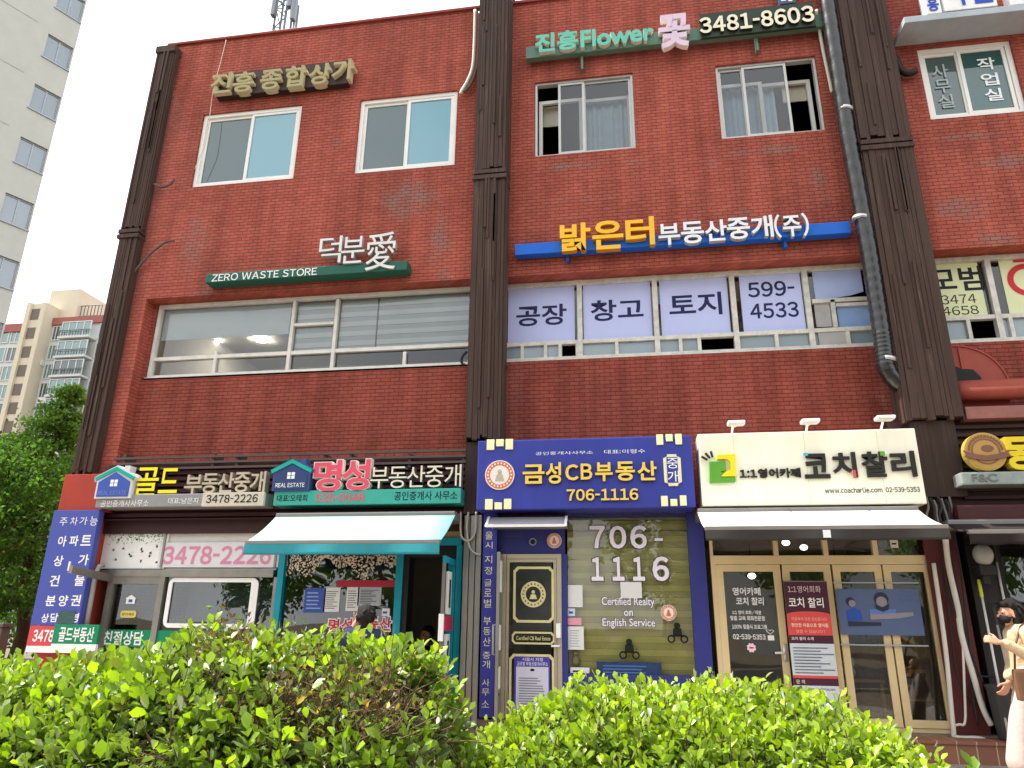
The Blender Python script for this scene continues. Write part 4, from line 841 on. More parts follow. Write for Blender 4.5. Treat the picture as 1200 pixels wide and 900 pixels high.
# white tablet-shaped frame stuck on the window
q = MB(); x0, x1, z0, z1 = RECT(199, 677, 297, 737, AG-.02)
def rrect(x0, x1, z0, z1, r, n=6):
    out = []
    for cx, cz, a in ((x1-r, z0+r, -90), (x1-r, z1-r, 0), (x0+r, z1-r, 90), (x0+r, z0+r, 180)):
        out += [(cx+r*math.cos(R(a+90*i/n)), cz+r*math.sin(R(a+90*i/n))) for i in range(n+1)]
    return out
o_ = rrect(x0, x1, z0, z1, .1); i_ = rrect(x0+.06, x1-.11, z0+.06, z1-.06, .012); N = len(o_)
q.use(WHT); ya, yb = AG-.025, AG-.008
q.add([(a, ya, b) for a, b in o_]+[(a, ya, b) for a, b in i_]+[(a, yb, b) for a, b in o_]+[(a, yb, b) for a, b in i_], [(k, (k+1) % N, N+(k+1) % N, N+k) for k in range(N)]+[(k, 2*N+k, 2*N+(k+1) % N, (k+1) % N) for k in range(N)]+[(N+k, N+(k+1) % N, 3*N+(k+1) % N, 3*N+k) for k in range(N)])
q.use(BLKP)
for py in (691, 699, 716): c = P(292.5-(py-691)*.1, py, AG); q.disc(c.x-.005, c.z, .022, AG-.029, AG-.0255, 20)
one('window_decal', q, None, 'white rounded tablet shaped frame on the glass of the left shop', 'decal')
q = MB(); q.use(WHT); x0, x1, z0, z1 = RECT(148.5, 697, 158.5, 707.5, AG-.008); q.prism([(x0+.01, z0), (x1-.01, z0), (x1-.01, z0+.07), (x1+.01, z0+.07), ((x0+x1)/2, z1), (x0-.01, z0+.07), (x0+.01, z0+.07)], AG-.012, AG-.004); q.use(m_('emblem_blue', '#3e58a8')); q.box((x0+x1)/2-.03, (x0+x1)/2+.03, AG-.014, AG-.0125, z0+.02, z0+.06); one('door_sticker', q, None, 'small white house shaped sticker on the left glass door', 'sticker')
q = MB(); q.use(m_('yellow_tag', '#d8c468')); x0, x1, z0, z1 = RECT(142, 715.5, 159, 724, AG-.008); q.prism(rrect(x0, x1, z0, z1, .035), AG-.012, AG-.004); q.use(BLKP); q.text('당기세요', x0+.03, x1-.03, z0+.03, z1-.03, AG-.014, .01); one('door_sticker', q, None, 'small rounded yellow tag on the left glass door', 'sticker')
# green band signs across the foot of the left shop
GRN = m_('green_band', '#12845a', var=.05)
q = MB(); q.use(GRN); x0, x1, z0, z1 = RECT(114.5, 737.5, 169, 758, AG-.02); q.box(x0, X(322, 740), AG-.03, AG-.008, z0, z1); q.use(WHT); q.ptext('친절상담', 121, 740, 167.5, 755.5, AG-.035, .02)
one('window_band', q, None, 'green band reading 친절상담 along the foot of the left shop glass', 'window band')
q = MB(); q.use(m_('yellow_band', '#d8a02c')); x0, x1, z0, z1 = RECT(64, 763, 169, 776, AG-.02); q.box(x0, X(322, 765), AG-.03, AG-.008, z0-.1, z1-.02); one('window_band', q, None, 'plain yellow band below the green band at the foot of the left shop', 'window band')
q = MB(); q.use(GRN); x0, x1, z0, z1 = RECT(64.5, 731.5, 112.5, 755, 9.55); q.bbox(x0, x1, 9.55, 9.6, z0, z1, .004); q.use(WHT); q.box(x0, x1, 9.552, 9.598, z0-.12, z0-.002); q.ptext('골드부동산', 69, 735, 110, 752, 9.545, .02); one('wall_plate', q, None, 'small green plate reading 골드부동산 below the violet price sign', 'sign')
# violet side sign with rows of words, tilted panel on the end pier
s = thing('price_sign', 'tall violet panel sign with white word rows from 주차가능 to 상담환영 at the left corner', 'sign', loc(70, 740, 9.6))
Y = 9.62; q = MB(); x0 = P(67, 600, Y).x; x1 = P(119.5, 602, Y).x; z1 = P(93, 598.5, Y).z; z0 = P(70, 733, Y).z; q.bbox(x0, x1, Y-.06, Y+.05, z0, z1, .006); part('board', q, m_('violet_board', '#4b55a2', var=.05, scale=2), s)
q = MB(); q.use(m_('red_box', '#cf4a50')); q.bbox(x0, x0+.42, Y-.055, Y+.05, z0-.27, z0-.004, .005); q.use(WHT); q.box(x0, x0+.42, Y-.05, Y+.05, z0-.36, z0-.272); q.ptext('3478', 38.5, 738, 63, 752, Y-.06, .03); part('number_box', q, None, s)
q = MB(); q.use(WHT); Yt = Y-.064
for body, row in (('주차가능', ((70, 606.5, 79, 616), (82.5, 606, 91, 615.5), (93.5, 605.5, 102.5, 615), (105.5, 605, 114.5, 616))), ('아파트', ((68, 628, 78, 640.5), (81.5, 627.5, 92, 640), (95, 627, 107, 639.5))), ('상가', ((63, 651, 74, 663.5), (92, 649.5, 104, 662.5))), ('건물', ((58.5, 674, 69.5, 687), (87.5, 673.5, 99, 686.5))), ('분양권', ((53.5, 698, 65, 710), (68.5, 697.5, 79.5, 710.5), (83, 697, 94.5, 710))), ('상담환영', ((48.5, 719, 57, 729.5), (59, 718.5, 68, 729), (72, 718.5, 81, 729), (83.5, 718.5, 92, 729.5)))):
    q = MB(); q.use(WHT)
    for ch, b in zip(body, row): q.ptext(ch, *b, Yt, .0 if body == '주차가능' else .02)
    part('lettering', q, None, s)
q = MB(); q.use(m_('poster_dark', '#3d5a52', var=.4, scale=30)); q.prect(70, 716, 86, 731, Y-.07, .004); one('notice', q, None, 'small dark green printed notice stuck near the foot of the violet sign', 'notice')
# bar with a small arm sticking out beside the left door and its curved pipe
q = MB(); a = P(128, 678, 9.9); b_ = P(80, 667, 8.9); dx = (b_-a); q.use(BR)
q.add([(a.x, 9.9, a.z-.05), (a.x+.06, 9.9, a.z-.05), (a.x+.06, 9.9, a.z+.05), (a.x, 9.9, a.z+.05), (b_.x, 8.9, b_.z-.05), (b_.x+.06, 8.9, b_.z-.05), (b_.x+.06, 8.9, b_.z+.05), (b_.x, 8.9, b_.z+.05)], [(0,1,2,3), (7,6,5,4), (0,4,5,1), (1,5,6,2), (2,6,7,3), (3,7,4,0)])
q.use(WHT); q.box(b_.x-.005, b_.x+.015, 8.89, 8.91, b_.z-.02, b_.z+.1); one('bracket_arm', q, None, 'grey steel arm jutting out beside the left shop door over the violet sign', 'bracket')
q = MB(); pts = [P(122, 662, 9.75), P(117, 663, 9.7), P(112, 672, 9.68), P(107, 700, 9.68), P(98, 752, 9.68)]; q.tube(pts, .035, 10); one('drain_pipe', q, m_('grey_pipe', '#9a968f'), 'grey pipe with a bent top between the violet sign and the left door', 'pipe', smooth=True)

# ---- shop two: turquoise front
fr = MB(); q = fr; zt2_ = Zp(430, 640)
for px, w in ((326.5, .09), (467, .10), (537.5, .08)): x = X(px, 720); fr.box(x-w/2, x+w/2, AG-.08, AG+.05, FL, zt2_)
fr.box(X(326,700), X(540,700), AG-.07, AG+.05, zt2_, zt2_+.1); fr.box(X(326,700)+.05, X(467,700)-.05, AG-.06, AG+.04, FL, FL+.35)
sf2 = part('shopfront', fr, TQ, B)
g = MB(); g.rect(X(327,700)+.04, X(467,700)-.05, FL+.35, zt2_, AG); part('pane', g, SHG, sf2)
q = MB(); q.use(m_('tan_wall', '#b79a70')); q.box(X(516, 630), X(541, 630), AG-.02, AG+.04, zt2_+.102, 2.9); q.use(m_('grey_inner', '#a09a92')); q.box(X(327,640), X(515,640), AG, AG+.04, zt2_+.102, 2.9); part('transom_panel', q, None, B)
# dark door opening lining and open glass leaf
q = MB(); q.use(m_('door_black', '#23211f')); x0, x1 = X(473,700), X(533,700); q.box(x0, x0+.07, AG-.05, AG+.2, FL, zt2_-.001); q.box(x0+.07, x1, AG-.03, AG+.1, zt2_-.16, zt2_-.002); sfd = part('door_frame', q, None, B)
dl = MB(); hx = X(534, 720); px_, py_ = X(518, 720, AG-.75), AG-.75
def lbox(mb, u0, u1, z0, z1, t=.02):
    ax, ay = hx-.02, AG-.1; d = Vector((px_-ax, py_-ay, 0)); n_ = Vector((d.y, -d.x, 0)).normalized()*t
    p = [Vector((ax, ay, 0))+d*u for u in (u0, u1)]
    vs = []
    for z in (z0, z1):
        for e in (p[0]-n_, p[1]-n_, p[1]+n_, p[0]+n_): vs.append((e.x, e.y, z))
    mb.add(vs, [(0,3,2,1), (4,5,6,7), (0,1,5,4), (1,2,6,5), (2,3,7,6), (3,0,4,7)])
ztd = zt2_-.2
dl.use(TQ); lbox(dl, 0, 1, ztd-.08, ztd); lbox(dl, 0, .06, FL+.03, ztd-.08); dl.use(m_('grey_stile', '#75716b')); lbox(dl, .93, 1, FL+.03, ztd-.08); dl.use(m_('red_kick', '#c43a38')); lbox(dl, .06, .93, FL+.03, FL+.42); dr = part('shop_door', dl, None, B)
g = MB(); lbox(g, .06, .93, FL+.42, ztd-.08, .005); part('pane', g, SHG, dr)
q = MB(); q.use(m_('red_tag', '#c22f50')); lbox(q, .15, .9, 1.42, 1.6, .024); q.use(WHT); lbox(q, .35, .65, 1.62, 2.15, .022); lbox(q, .35, .65, .92, 1.38, .022); q.use(BLKP); lbox(q, .42, .58, 1.7, 2.05, .0235); lbox(q, .42, .58, .98, 1.3, .0235); part('sticker', q, None, dr)
q = MB(); q.use(WHT); lbox(q, 1.0, 1.08, 1.3, 1.62, .03); part('handle', q, None, dr)
# window prints of shop two
def decal(name, boxes, lab, cat, Y=AG-.006, grp=None):
    q = MB()
    for m__, fn in boxes: q.use(m__); fn(q)
    return one(name, q, None, lab, cat, grp)
gp = MB(); gp.use(m_('garland_beige', '#d6c4ad', var=.12)); rr = random.Random(5)
xg0, xg1 = X(332,660), X(466,660); zg = Zp(400, 650)
for k in range(620):
    u = rr.random(); L_ = (.18+.1*math.sin(u*11)+.07*math.sin(u*27+1)); d = rr.random()*L_; sx, sz = xg0+u*(xg1-xg0), zg-d; a = -1.57+rr.uniform(-1.1, 1.1); l_ = rr.uniform(.022, .036)
    ca, sa = math.cos(a), math.sin(a); w_ = l_*.32
    gp.prism([(sx-sa*-w_*0, sz), (sx+ca*l_*.5+sa*w_, sz+sa*l_*.5-ca*w_), (sx+ca*l_, sz+sa*l_), (sx+ca*l_*.5-sa*w_, sz+sa*l_*.5+ca*w_)], AG-.012-rr.random()*.004, AG-.006)
one('window_garland', gp, None, 'beige printed leaf garland along the top of the turquoise framed window', 'decal')
PAPER = m_('paper_white', '#d9d8d4', var=.04); GREYP = m_('paper_print', '#6f7076', var=.3, scale=60)
def lines(q, x0, x1, z0, z1, n, Y, m__, seed=0, h=.35):
    rr = random.Random(seed); q.use(m__); s_ = (z1-z0)/n
    for k in range(n): q.box(x0, x0+(x1-x0)*rr.uniform(.6, 1), Y-.002, Y, z0+s_*k+s_*.3, z0+s_*k+s_*(.3+h))
def notice(px0, py0, px1, py1, base, lab, n=8, pr=None, Y=AG-.006, cat='notice', name='notice', title=None, grp=None):
    q = MB(); x0, x1, z0, z1 = RECT(px0, py0, px1, py1, Y); q.use(base); q.box(x0, x1, Y-.004, Y, z0, z1); w, h = x1-x0, z1-z0
    if n: lines(q, x0+w*.12, x1-w*.12, z0+h*.1, z1-h*(.28 if title else .12), n, Y-.0045, pr or GREYP, int(px0))
    if title: q.use(pr or BLKP); q.text(title, x0+w*.15, x1-w*.15, z1-h*.22, z1-h*.08, Y-.006, .01)
    return one(name, q, None, lab, cat, grp)
q = MB(); q.use(m_('red_banner', '#a82a3e')); q.prect(395, 680, 463, 688, AG-.006, .005); one('window_strip', q, None, 'plain dark red strip across the turquoise framed window above the notices', 'sticker')
notice(358, 689, 380, 718, m_('poster_blue', '#3c529a', var=.15, scale=9), 'blue poster, leftmost of the papers in the turquoise framed window', 5, m_('poster_blue2', '#8a9bd0'))
notice(381, 688.5, 397, 717, PAPER, 'narrow white notice just right of the blue poster', 9)
notice(407, 688, 419.5, 716, PAPER, 'narrow white notice left of the dense grey notice, above the man', 8)
notice(420, 688, 446, 710, m_('paper_grey', '#a9abb0', var=.1), 'wide grey notice crowded with print in the turquoise framed window', 9, m_('print_dark', '#3b3d46'))
notice(448, 713, 456.5, 722, PAPER, 'small white square sticker with a blue mark beside the turquoise post', 1, m_('poster_blue', '#3c529a'), name='sticker', cat='sticker')
RD = m_('red_letters', '#c0293f')
q = MB()
for ch, b in zip('명성부동산', ((385, 725, 397.5, 741), (400, 725, 412.5, 741), (415, 724, 428, 740), (430, 723.5, 443.5, 739.5), (445, 723, 458.5, 739))):
    q.use(WHT); q.ptext(ch, b[0]-1.2, b[1]-1.2, b[2]+1.2, b[3]+1.2, AG-.008, .07); q.use(RD); q.ptext(ch, *b, AG-.011, .025)
one('window_lettering', q, None, 'red white-edged letters 명성부동산 on the turquoise framed window, partly behind the man', 'lettering')
# steel clad column and cables between shops two and three
q = MB(); x0, x1 = X(541, 720, 9.8), X(563, 720, 9.8)
for k in range(3): q.bbox(x0+(x1-x0)*k/3+.004, x0+(x1-x0)*(k+1)/3-.004, 9.76, 9.99, FL-.1, 2.92, .012)
part('steel_column', q, BR, B)
CB = m_('cable_grey', '#aaa59c'); CK = m_('cable_black', '#2a2726')
def cable(pts, r, m__, lab, grp=None, name='cable', Y=9.7):
    p = [P(*a, (a[2] if len(a) > 2 else Y)) if len(a) == 2 else P(a[0], a[1], a[2]) for a in pts]
    # smooth
    out = []
    for i in range(len(p)-1):
        p0, p1, p2, p3 = p[max(i-1, 0)], p[i], p[i+1], p[min(i+2, len(p)-1)]
        for k in range(6):
            t = k/6; out.append(.5*((2*p1)+(-p0+p2)*t+(2*p0-5*p1+4*p2-p3)*t*t+(-p0+3*p1-3*p2+p3)*t**3))
    out.append(p[-1]); q = MB(); q.tube(out, r, 8); return one(name, q, m__, lab, 'cable' if name == 'cable' else 'pipe', grp, smooth=True)
cable([(540, 600), (540, 625), (545, 633), (552, 632), (557, 622), (558, 600)], .014, CB, 'grey cable hanging in a loop on the steel column beside the blue sign')
cable([(549, 600), (547, 620), (550, 640), (556, 648), (563, 650)], .014, CB, 'grey cable curving from the fascia to the foot of the violet word strip')
# ---- shop three: navy front
q = MB(); q.use(NAVYP); q.box(X(583,630), X(662,630), AG-.03, AG+.05, Zp(620, 650), 2.92)
for px, w in ((581.5, .12), (661.5, .09)): x = X(px, 720); q.box(x-w/2, x+w/2, AG-.06, AG+.05, FL, Zp(620,650)+.001)
x0, x1 = X(810, 700), X(829, 700); q.box(x0, x1, AG-.1, AG+.05, FL, 2.93); q.box(X(662,610), X(811,610), AG-.04, AG+.05, Zp(735,606), 2.93); q.box(X(662,790)+.05, X(811,790)-.01, AG-.05, AG+.05, FL, Zp(735,790))
part('shopfront', q, NAVYP, B)
g = MB(); g.rect(X(663,700)+.03, X(811,700), Zp(735,790), Zp(735,606), AG); wn3 = part('shop_window', g, glass('shop_glass_green', (.9, .92, .84), .03), B)
bl = MB(); OL = mat('olive_blind', '#e0d493', .7, var=.05); OL2 = mat('olive_blind_sheer', '#cec288', .7, var=.05)
xb0, xb1, zb0_, zb1_ = X(663,700)+.02, X(811,700), Zp(735,792, AG+.12), Zp(735,600,AG+.12); n = 26
for k in range(n):
    bl.use(OL if k % 2 else OL2); bl.box(xb0, xb1, AG+.1+.008*(k % 2), AG+.125, zb0_+(zb1_-zb0_)*k/n, zb0_+(zb1_-zb0_)*(k+1)/n-.002)
part('blind', bl, None, wn3)
# vertical word strip
s = thing('word_strip', 'narrow violet upright strip with yellow-white words 서울시 지정 글로벌 부동산 beside the black door', 'sign', loc(565, 835, 9.75))
Y = 9.74; q = MB(); x0, x1 = P(564, 720, Y).x, P(580.5, 720, Y).x; q.bbox(x0, x1, Y, Y+.05, FL+.02, P(572, 601, Y).z, .005); part('board', q, m_('violet_strip', '#3f3f98', var=.05), s)
zs = [(612, 620), (623, 632), (635, 643), (651, 660), (664, 673), (679, 687), (690, 699), (702, 712), (723, 732), (735, 744), (747, 757), (764, 772), (774, 783), (796, 804), (807, 815), (821, 829)]; k = 0
for word in ('서울시', '지정', '글로벌', '부동산', '중개', '사무소'):
    q = MB(); q.use(m_('pale_yellow_letter', '#ece8b8'))
    for ch in word:
        a, b = zs[k]; k += 1; xo = 573.5-(a-612)*.022; q.ptext(ch, xo-4.5, a, xo+4.2, b, Y-.004, .0)
    part('lettering', q, None, s)
# black ornamental door
x0, x1 = X(589,740), X(659,740); zt_d = Zp(625, 650)
q = MB(); q.box(x0, x0+.05, AG-.08, AG+.02, FL, zt_d); q.box(x1-.06, x1, AG-.08, AG+.02, FL, zt_d); q.box(x0+.06, x1-.06, AG-.08, AG+.02, zt_d-.06, zt_d); part('door_frame', q, CHAM, B)
q = MB(); DX0, DX1 = x0+.055, x1-.065; DZ1 = zt_d-.065; DY = AG-.03
q.use(CHAM); framebox(q, DX0, DX1, FL+.01, DZ1, DY, .04, .04); q.use(mat('black_lacquer', '#121110', .15, var=.02, spec=.6)); q.box(DX0+.04, DX1-.06, DY-.044, DY-.0405, FL+.05, DZ1-.05); dr = part('shop_door', q, None, B)
q = MB(); q.use(mat('door_gilt', '#d3c890', .35, var=.08)); Yd = DY-.046
def ornament(px0, py0, px1, py1, c=.05, t=.032):
    a, b, e, f = RECT(px0, py0, px1, py1, Yd)
    def oc(a, b, e, f, c): return [(a+c, e), (b-c, e), (b-c*.55, e+c*.55), (b, e+c), (b, f-c), (b-c*.55, f-c*.55), (b-c, f), (a+c, f), (a+c*.55, f-c*.55), (a, f-c), (a, e+c), (a+c*.55, e+c*.55)]
    o1, i1 = oc(a, b, e, f, c), oc(a+t, b-t, e+t, f-t, c*.8); N = 12
    q.add([(x, Yd-.012, z) for x, z in o1]+[(x, Yd-.012, z) for x, z in i1]+[(x, Yd, z) for x, z in o1]+[(x, Yd, z) for x, z in i1], [(k, (k+1) % N, N+(k+1) % N, N+k) for k in range(N)]+[(k, 2*N+k, 2*N+(k+1) % N, (k+1) % N) for k in range(N)]+[(N+k, N+(k+1) % N, 3*N+(k+1) % N, 3*N+k) for k in range(N)])
ornament(602, 664, 649.5, 730); ornament(600, 740, 650, 755.5, .035, .022); ornament(597, 766, 650, 850, .05, .03)
c = P(625, 696.5, Yd); q.ring(c.x, c.z, .1, .165, Yd-.014, Yd)
q.disc(c.x, c.z+.03, .022, Yd-.014, Yd, 16); q.prism([(c.x-.05, c.z-.06), (c.x+.05, c.z-.06), (c.x+.03, c.z+.0), (c.x-.03, c.z+.0)], Yd-.014, Yd)
q.use(BLKP)
for k in range(18): t = 2*math.pi*k/18; cx_, cz_ = c.x+.132*math.cos(t), c.z+.132*math.sin(t); q.box(cx_-.008, cx_+.008, Yd-.017, Yd-.0145, cz_-.01, cz_+.01)
q.use(MATS['door_gilt']); q.ptext('Certified CB Real Estate', 605, 746, 645, 750, Yd-.004, .01)
part('ornament', q, None, dr)
q = MB(); q.use(WHT); c = P(655, 739, DY); q.bbox(c.x-.03, c.x+.03, DY-.09, DY-.045, c.z-.09, c.z+.09, .01); c = P(656, 757, DY); q.tube([(c.x, DY-.04, c.z), (c.x, DY-.1, c.z), (c.x-.1, DY-.1, c.z)], .013, 8); part('handle', q, m_('handle_steel', '#b5b2ab', metal=.6), dr)
q = MB(); q.use(m_('poster_violet', '#4a3f9d', var=.05)); a, b, e, f = RECT(603, 769, 645, 835, Yd); q.box(a, b, Yd-.012, Yd-.002, e, f); q.use(m_('paper_lilac', '#c9c6d6', var=.03)); a2, b2_, e2, f2 = RECT(605, 781, 643, 835, Yd); q.box(a2, b2_, Yd-.015, Yd-.0125, e2, f2)
q.use(WHT); q.ptext('서울시 지정', 612, 771, 636, 774.5, Yd-.014, .0); q.ptext('글로벌 부동산중개사무소', 606, 776, 642, 780, Yd-.014, .0); lines(q, a2+.04, b2_-.04, e2+.05, f2-.12, 12, Yd-.016, GREYP, 4); q.use(BLKP); c = P(624, 785, Yd); q.disc(c.x, c.z, .03, Yd-.018, Yd-.0155, 16, .015)
one('door_poster', q, None, 'violet framed certificate poster on the lower half of the black door', 'poster')
# other door leaf standing open at the left edge
q = MB(); hx, px_, py_ = X(589.5, 720), P(583, 720, AG-.62).x, AG-.62; q.use(BR); lbox(q, 0, 1, FL+.02, FL+.3, .02); lbox(q, 0, 1, zt_d-.12, zt_d-.02, .02); lbox(q, 0, .1, FL+.3, zt_d-.12, .02); lbox(q, .9, 1, FL+.3, zt_d-.12, .02); dr2 = part('shop_door', q, None, B)
g = MB(); lbox(g, .1, .9, FL+.3, zt_d-.12, .006); part('pane', g, SHG, dr2)
q = MB(); q.use(WHT); lbox(q, .3, .9, 1.2, 1.5, .025); lbox(q, .3, .8, .75, 1.0, .025); lbox(q, .2, .7, 1.9, 2.3, .025); part('sticker', q, None, dr2)
q = MB(); q.tube([(px_, AG-.5, 1.15), (px_-.07, AG-.52, 1.15), (px_-.07, AG-.52, 1.5), (px_, AG-.5, 1.5)], .014, 8); part('handle', q, m_('handle_steel', '#b5b2ab', metal=.6), dr2, True)
q = seal(None, 649.5, 633.5, 8.6, AG-.045, .01); one('door_sticker', q, None, 'round orange seal sticker on the navy panel above the black door', 'sticker')
q = seal(None, 783.5, 718, 9.3, AG-.016, .008); one('window_sticker', q, None, 'round pale orange seal sticker on the right side of the olive blind window', 'sticker')
q = MB(); q.use(BLKP); c = P(624.5, 635, AG-.04); q.disc(c.x, c.z, .05, AG-.045, AG-.031, 24); q.use(m_('ring_grey', '#8d93a6')); q.ring(c.x, c.z, .035, .05, AG-.05, AG-.0455); one('camera_dome', q, None, 'small round dark camera in a grey ring on the navy panel over the black door', 'camera')
q = MB(); q.use(m_('grille_navy', '#4a4f86')); 
for k in range(4): q.hbar(619+k*3, 593, 612, AG-.036, .012, .012)
part('vent_grille', q, None, B)
# window lettering of shop three
q = MB(); WM = m_('vinyl_lilac_white', '#e9e2ea', var=.02); PL = m_('vinyl_plum_edge', '#4a3a4e', var=.02)
def outl(ch, b, e=1.1, bb=.05, fb=.03):
    q.use(PL); q.ptext(ch, b[0]-e, b[1]-e, b[2]+e, b[3]+e, AG-.008, bb); q.use(WM); q.ptext(ch, *b, AG-.011, fb)
for ch, b in zip('706', ((691, 616, 709, 642.5), (714, 616, 734, 643), (738.5, 615.5, 758, 643))): outl(ch, b)
outl('-', (767, 630.5, 777, 634), .8, .02, .01)
for ch, b in zip('1116', ((693, 653, 707, 680.5), (717.5, 652.5, 731.5, 680.5), (741.5, 652.5, 755.5, 680.5), (764.5, 652, 784, 681))): outl(ch, b)
one('window_lettering', q, None, 'big white plum-edged number 706-1116 on the olive blind window', 'lettering'); q = MB()
for ch, b in (('Certified Realty', (705, 700, 767, 712)), ('on', (731, 715.5, 742, 722)), ('English Service', (706, 725, 768, 736.5))): outl(ch, b, .7, .035, .01)
one('window_lettering', q, None, 'small white words Certified Realty on English Service on the olive blind window', 'lettering')
notice(665.5, 685.5, 683, 711.5, PAPER, 'blank white square paper at the top of the sticker column left of the olive window', 0)
notice(727, 682, 752.5, 701, PAPER, 'blank white paper on the olive window directly under the big number', 0)
notice(665.5, 713, 674, 722, m_('sticker_blue', '#c8d2dd'), 'small pale blue sticker under the blank paper beside the black door', 1, m_('poster_blue', '#3c529a'), name='sticker', cat='sticker')
notice(665.5, 724, 681.5, 732.5, m_('sticker_rose', '#e09aa8'), 'small rose pink sticker between the blue sticker and the white notice', 0, name='sticker', cat='sticker')
notice(665.5, 734, 684.5, 761.5, PAPER, 'tall white printed notice under the rose pink sticker', 7, m_('faint_print', '#a9b0b0'))
notice(668.5, 782, 691, 796, PAPER, 'white notice with a bold 1 at the foot of the sticker column', 2, BLKP, title=None)
q = MB(); q.use(m_('figurine_white', '#b9b3a3')); c = P(675, 779, AG+.05); q.ball((c.x, AG+.05, c.z+.05), (.05, .035, .06)); q.ball((c.x, AG+.05, c.z+.135), .034); one('figurine', q, None, 'small pale figurine standing inside the olive blind window', 'figurine', smooth=True)
def bike(px, py, lab):
    q = MB(); q.use(BLKP); c = P(px, py, AG-.01); y0, y1 = AG-.012, AG-.004
    q.disc(c.x, c.z+.1, .04, y0, y1, 20); q.prism([(c.x-.06, c.z-.03), (c.x+.06, c.z-.03), (c.x+.05, c.z+.07), (c.x-.05, c.z+.07)], y0, y1); q.ring(c.x-.08, c.z-.06, .03, .05, y0, y1, 20); q.ring(c.x+.08, c.z-.06, .03, .05, y0, y1, 20); q.box(c.x-.1, c.x+.1, y0, y1, c.z-.03, c.z-.018)
    one('window_sticker', q, None, lab, 'sticker')
bike(737.5, 762, 'black rider-on-two-wheels sticker low in the middle of the olive window'); bike(794, 743, 'black rider-on-two-wheels sticker under the pale orange seal')
q = MB(); q.use(m_('navy_cushion', '#27395e', var=.3, scale=14)); x0, x1, z0, z1 = RECT(699, 775, 776, 800, AG-.02); q.bbox(x0, x1, AG-.03, AG-.006, z0, z1, .006); q.use(m_('navy_print2', '#4b6aa0')); lines(q, x0+.08, x1-.08, z0+.05, z1-.03, 4, AG-.032, MATS['navy_print2'], 3, .4); one('window_panel', q, None, 'dark blue printed board along the foot of the olive window, just above the hedge', 'board')
# ---- shop four: cream gold glazed doors under the white awning
zc = Zp(955, 650); zbm = Zp(955, 657); xs4 = [(838, 912.5), (915, 971), (973.5, 1030), (1032, 1088)]
q = MB(); xL4, xR4 = X(832, 655), X(1090, 650)
q.box(xL4, xR4, AG-.05, AG+.05, zbm-.05, zbm+.06); q.box(xL4, xL4+.06, AG-.05, AG+.05, FL, zbm-.05); q.box(xR4-.1, xR4, AG-.05, AG+.05, FL, zbm-.05); q.box(xL4+.06, xR4-.1, AG-.04, AG+.05, FL-.03, FL+.04); q.box(xL4, xR4, AG-.05, AG+.05, 2.86, 2.94)
for px in (908, 966, 1024): x = X(px, 640); q.box(x-.03, x+.03, AG-.045, AG+.045, zbm+.06, 2.86)
q.box(xL4, xL4+.04, AG-.04, AG+.04, zbm+.06, 2.86); q.box(xR4-.05, xR4, AG-.04, AG+.04, zbm+.06, 2.86)
sf4 = part('shopfront', q, GOLDF, B); g = MB(); g.rect(xL4+.04, xR4-.05, zbm+.06, 2.86, AG); part('pane', g, SHG, sf4)
q = MB(); q.box(xR4, X(1112, 750), AG+.03, AG+.3, FL, 2.9); part('side_panel', q, mat('cream_return', '#b9ac8c', .6), B)
for k, (a, b) in enumerate(xs4):
    x0, x1 = X(a, 660), X(b, 660); q = MB(); framebox(q, x0, x1, FL+.045, zbm-.055, AG-.01, .085, .045); dr = part('shop_door', q, GOLDF, B)
    g = MB(); g.rect(x0+.08, x1-.08, FL+.1, zbm-.12, AG-.03); part('pane', g, SHG, dr)
    if k == 0:
        h = MB(); h.box(x1-.065, x1-.02, AG-.075, AG-.056, 1.12, 1.32); h.tube([(x1-.04, AG-.06, 1.22), (x1-.04, AG-.11, 1.22), (x1-.17, AG-.11, 1.215)], .014, 8); part('handle', h, m_('handle_pale', '#d9d5cb', metal=.4), dr, True)
Yw = AG-.036
q = MB(); q.use(WHT)
for tx, b in (('영어카페', (858.5, 688.5, 891, 697.5)), ('코치 찰리', (862.5, 700, 895, 709)), ('1:1 영어 회화/작문', (858, 715.5, 892, 720)), ('맞춤 교육 회화전문점', (856, 722, 896, 727)), ('100% 맞춤식 프로그램', (858, 732, 898.5, 737)), ('02-539-5353', (859, 743.5, 897, 749))): q.ptext(tx, *b, Yw, .015)
one('window_lettering', q, None, 'white painted words 영어카페 코치 찰리 and phone number on the left cream framed door', 'lettering')
q = MB(); q.use(m_('sticker_pink_pale', '#f0ccd8')); c = P(880.5, 759, Yw); q.prism([(c.x+(.06 if k % 2 else .045)*math.cos(R(k*22.5)), c.z+(.06 if k % 2 else .045)*math.sin(R(k*22.5))) for k in range(16)], Yw-.003, Yw); q.use(m_('rose_mark', '#c0486a')); q.box(c.x-.025, c.x+.025, Yw-.006, Yw-.0035, c.z-.01, c.z+.01); one('door_sticker', q, None, 'pale pink flower shaped sticker on the left cream framed door', 'sticker')
q = MB(); q.use(WHT); q.prect(899.5, 744.5, 907.5, 750.5, Yw, .003); q.ptext('♡', 898, 738, 907, 743.5, Yw-.002, 0); one('door_sticker', q, None, 'small white cup shaped sticker above the lever of the left cream framed door', 'sticker')
q = MB(); q.use(m_('tag_cream', '#cfc7b2')); x0, x1, z0, z1 = RECT(1042.5, 632.5, 1053, 642, AG-.006); q.box(x0, x1, AG-.01, AG-.004, z0, z1); q.use(BLKP); w_ = x1-x0; q.box(x0+w_*.2, x1-w_*.25, AG-.013, AG-.0105, z0+.04, z1-.04); one('door_sticker', q, None, 'square cream pictogram sticker in the top light under the white awning', 'sticker')
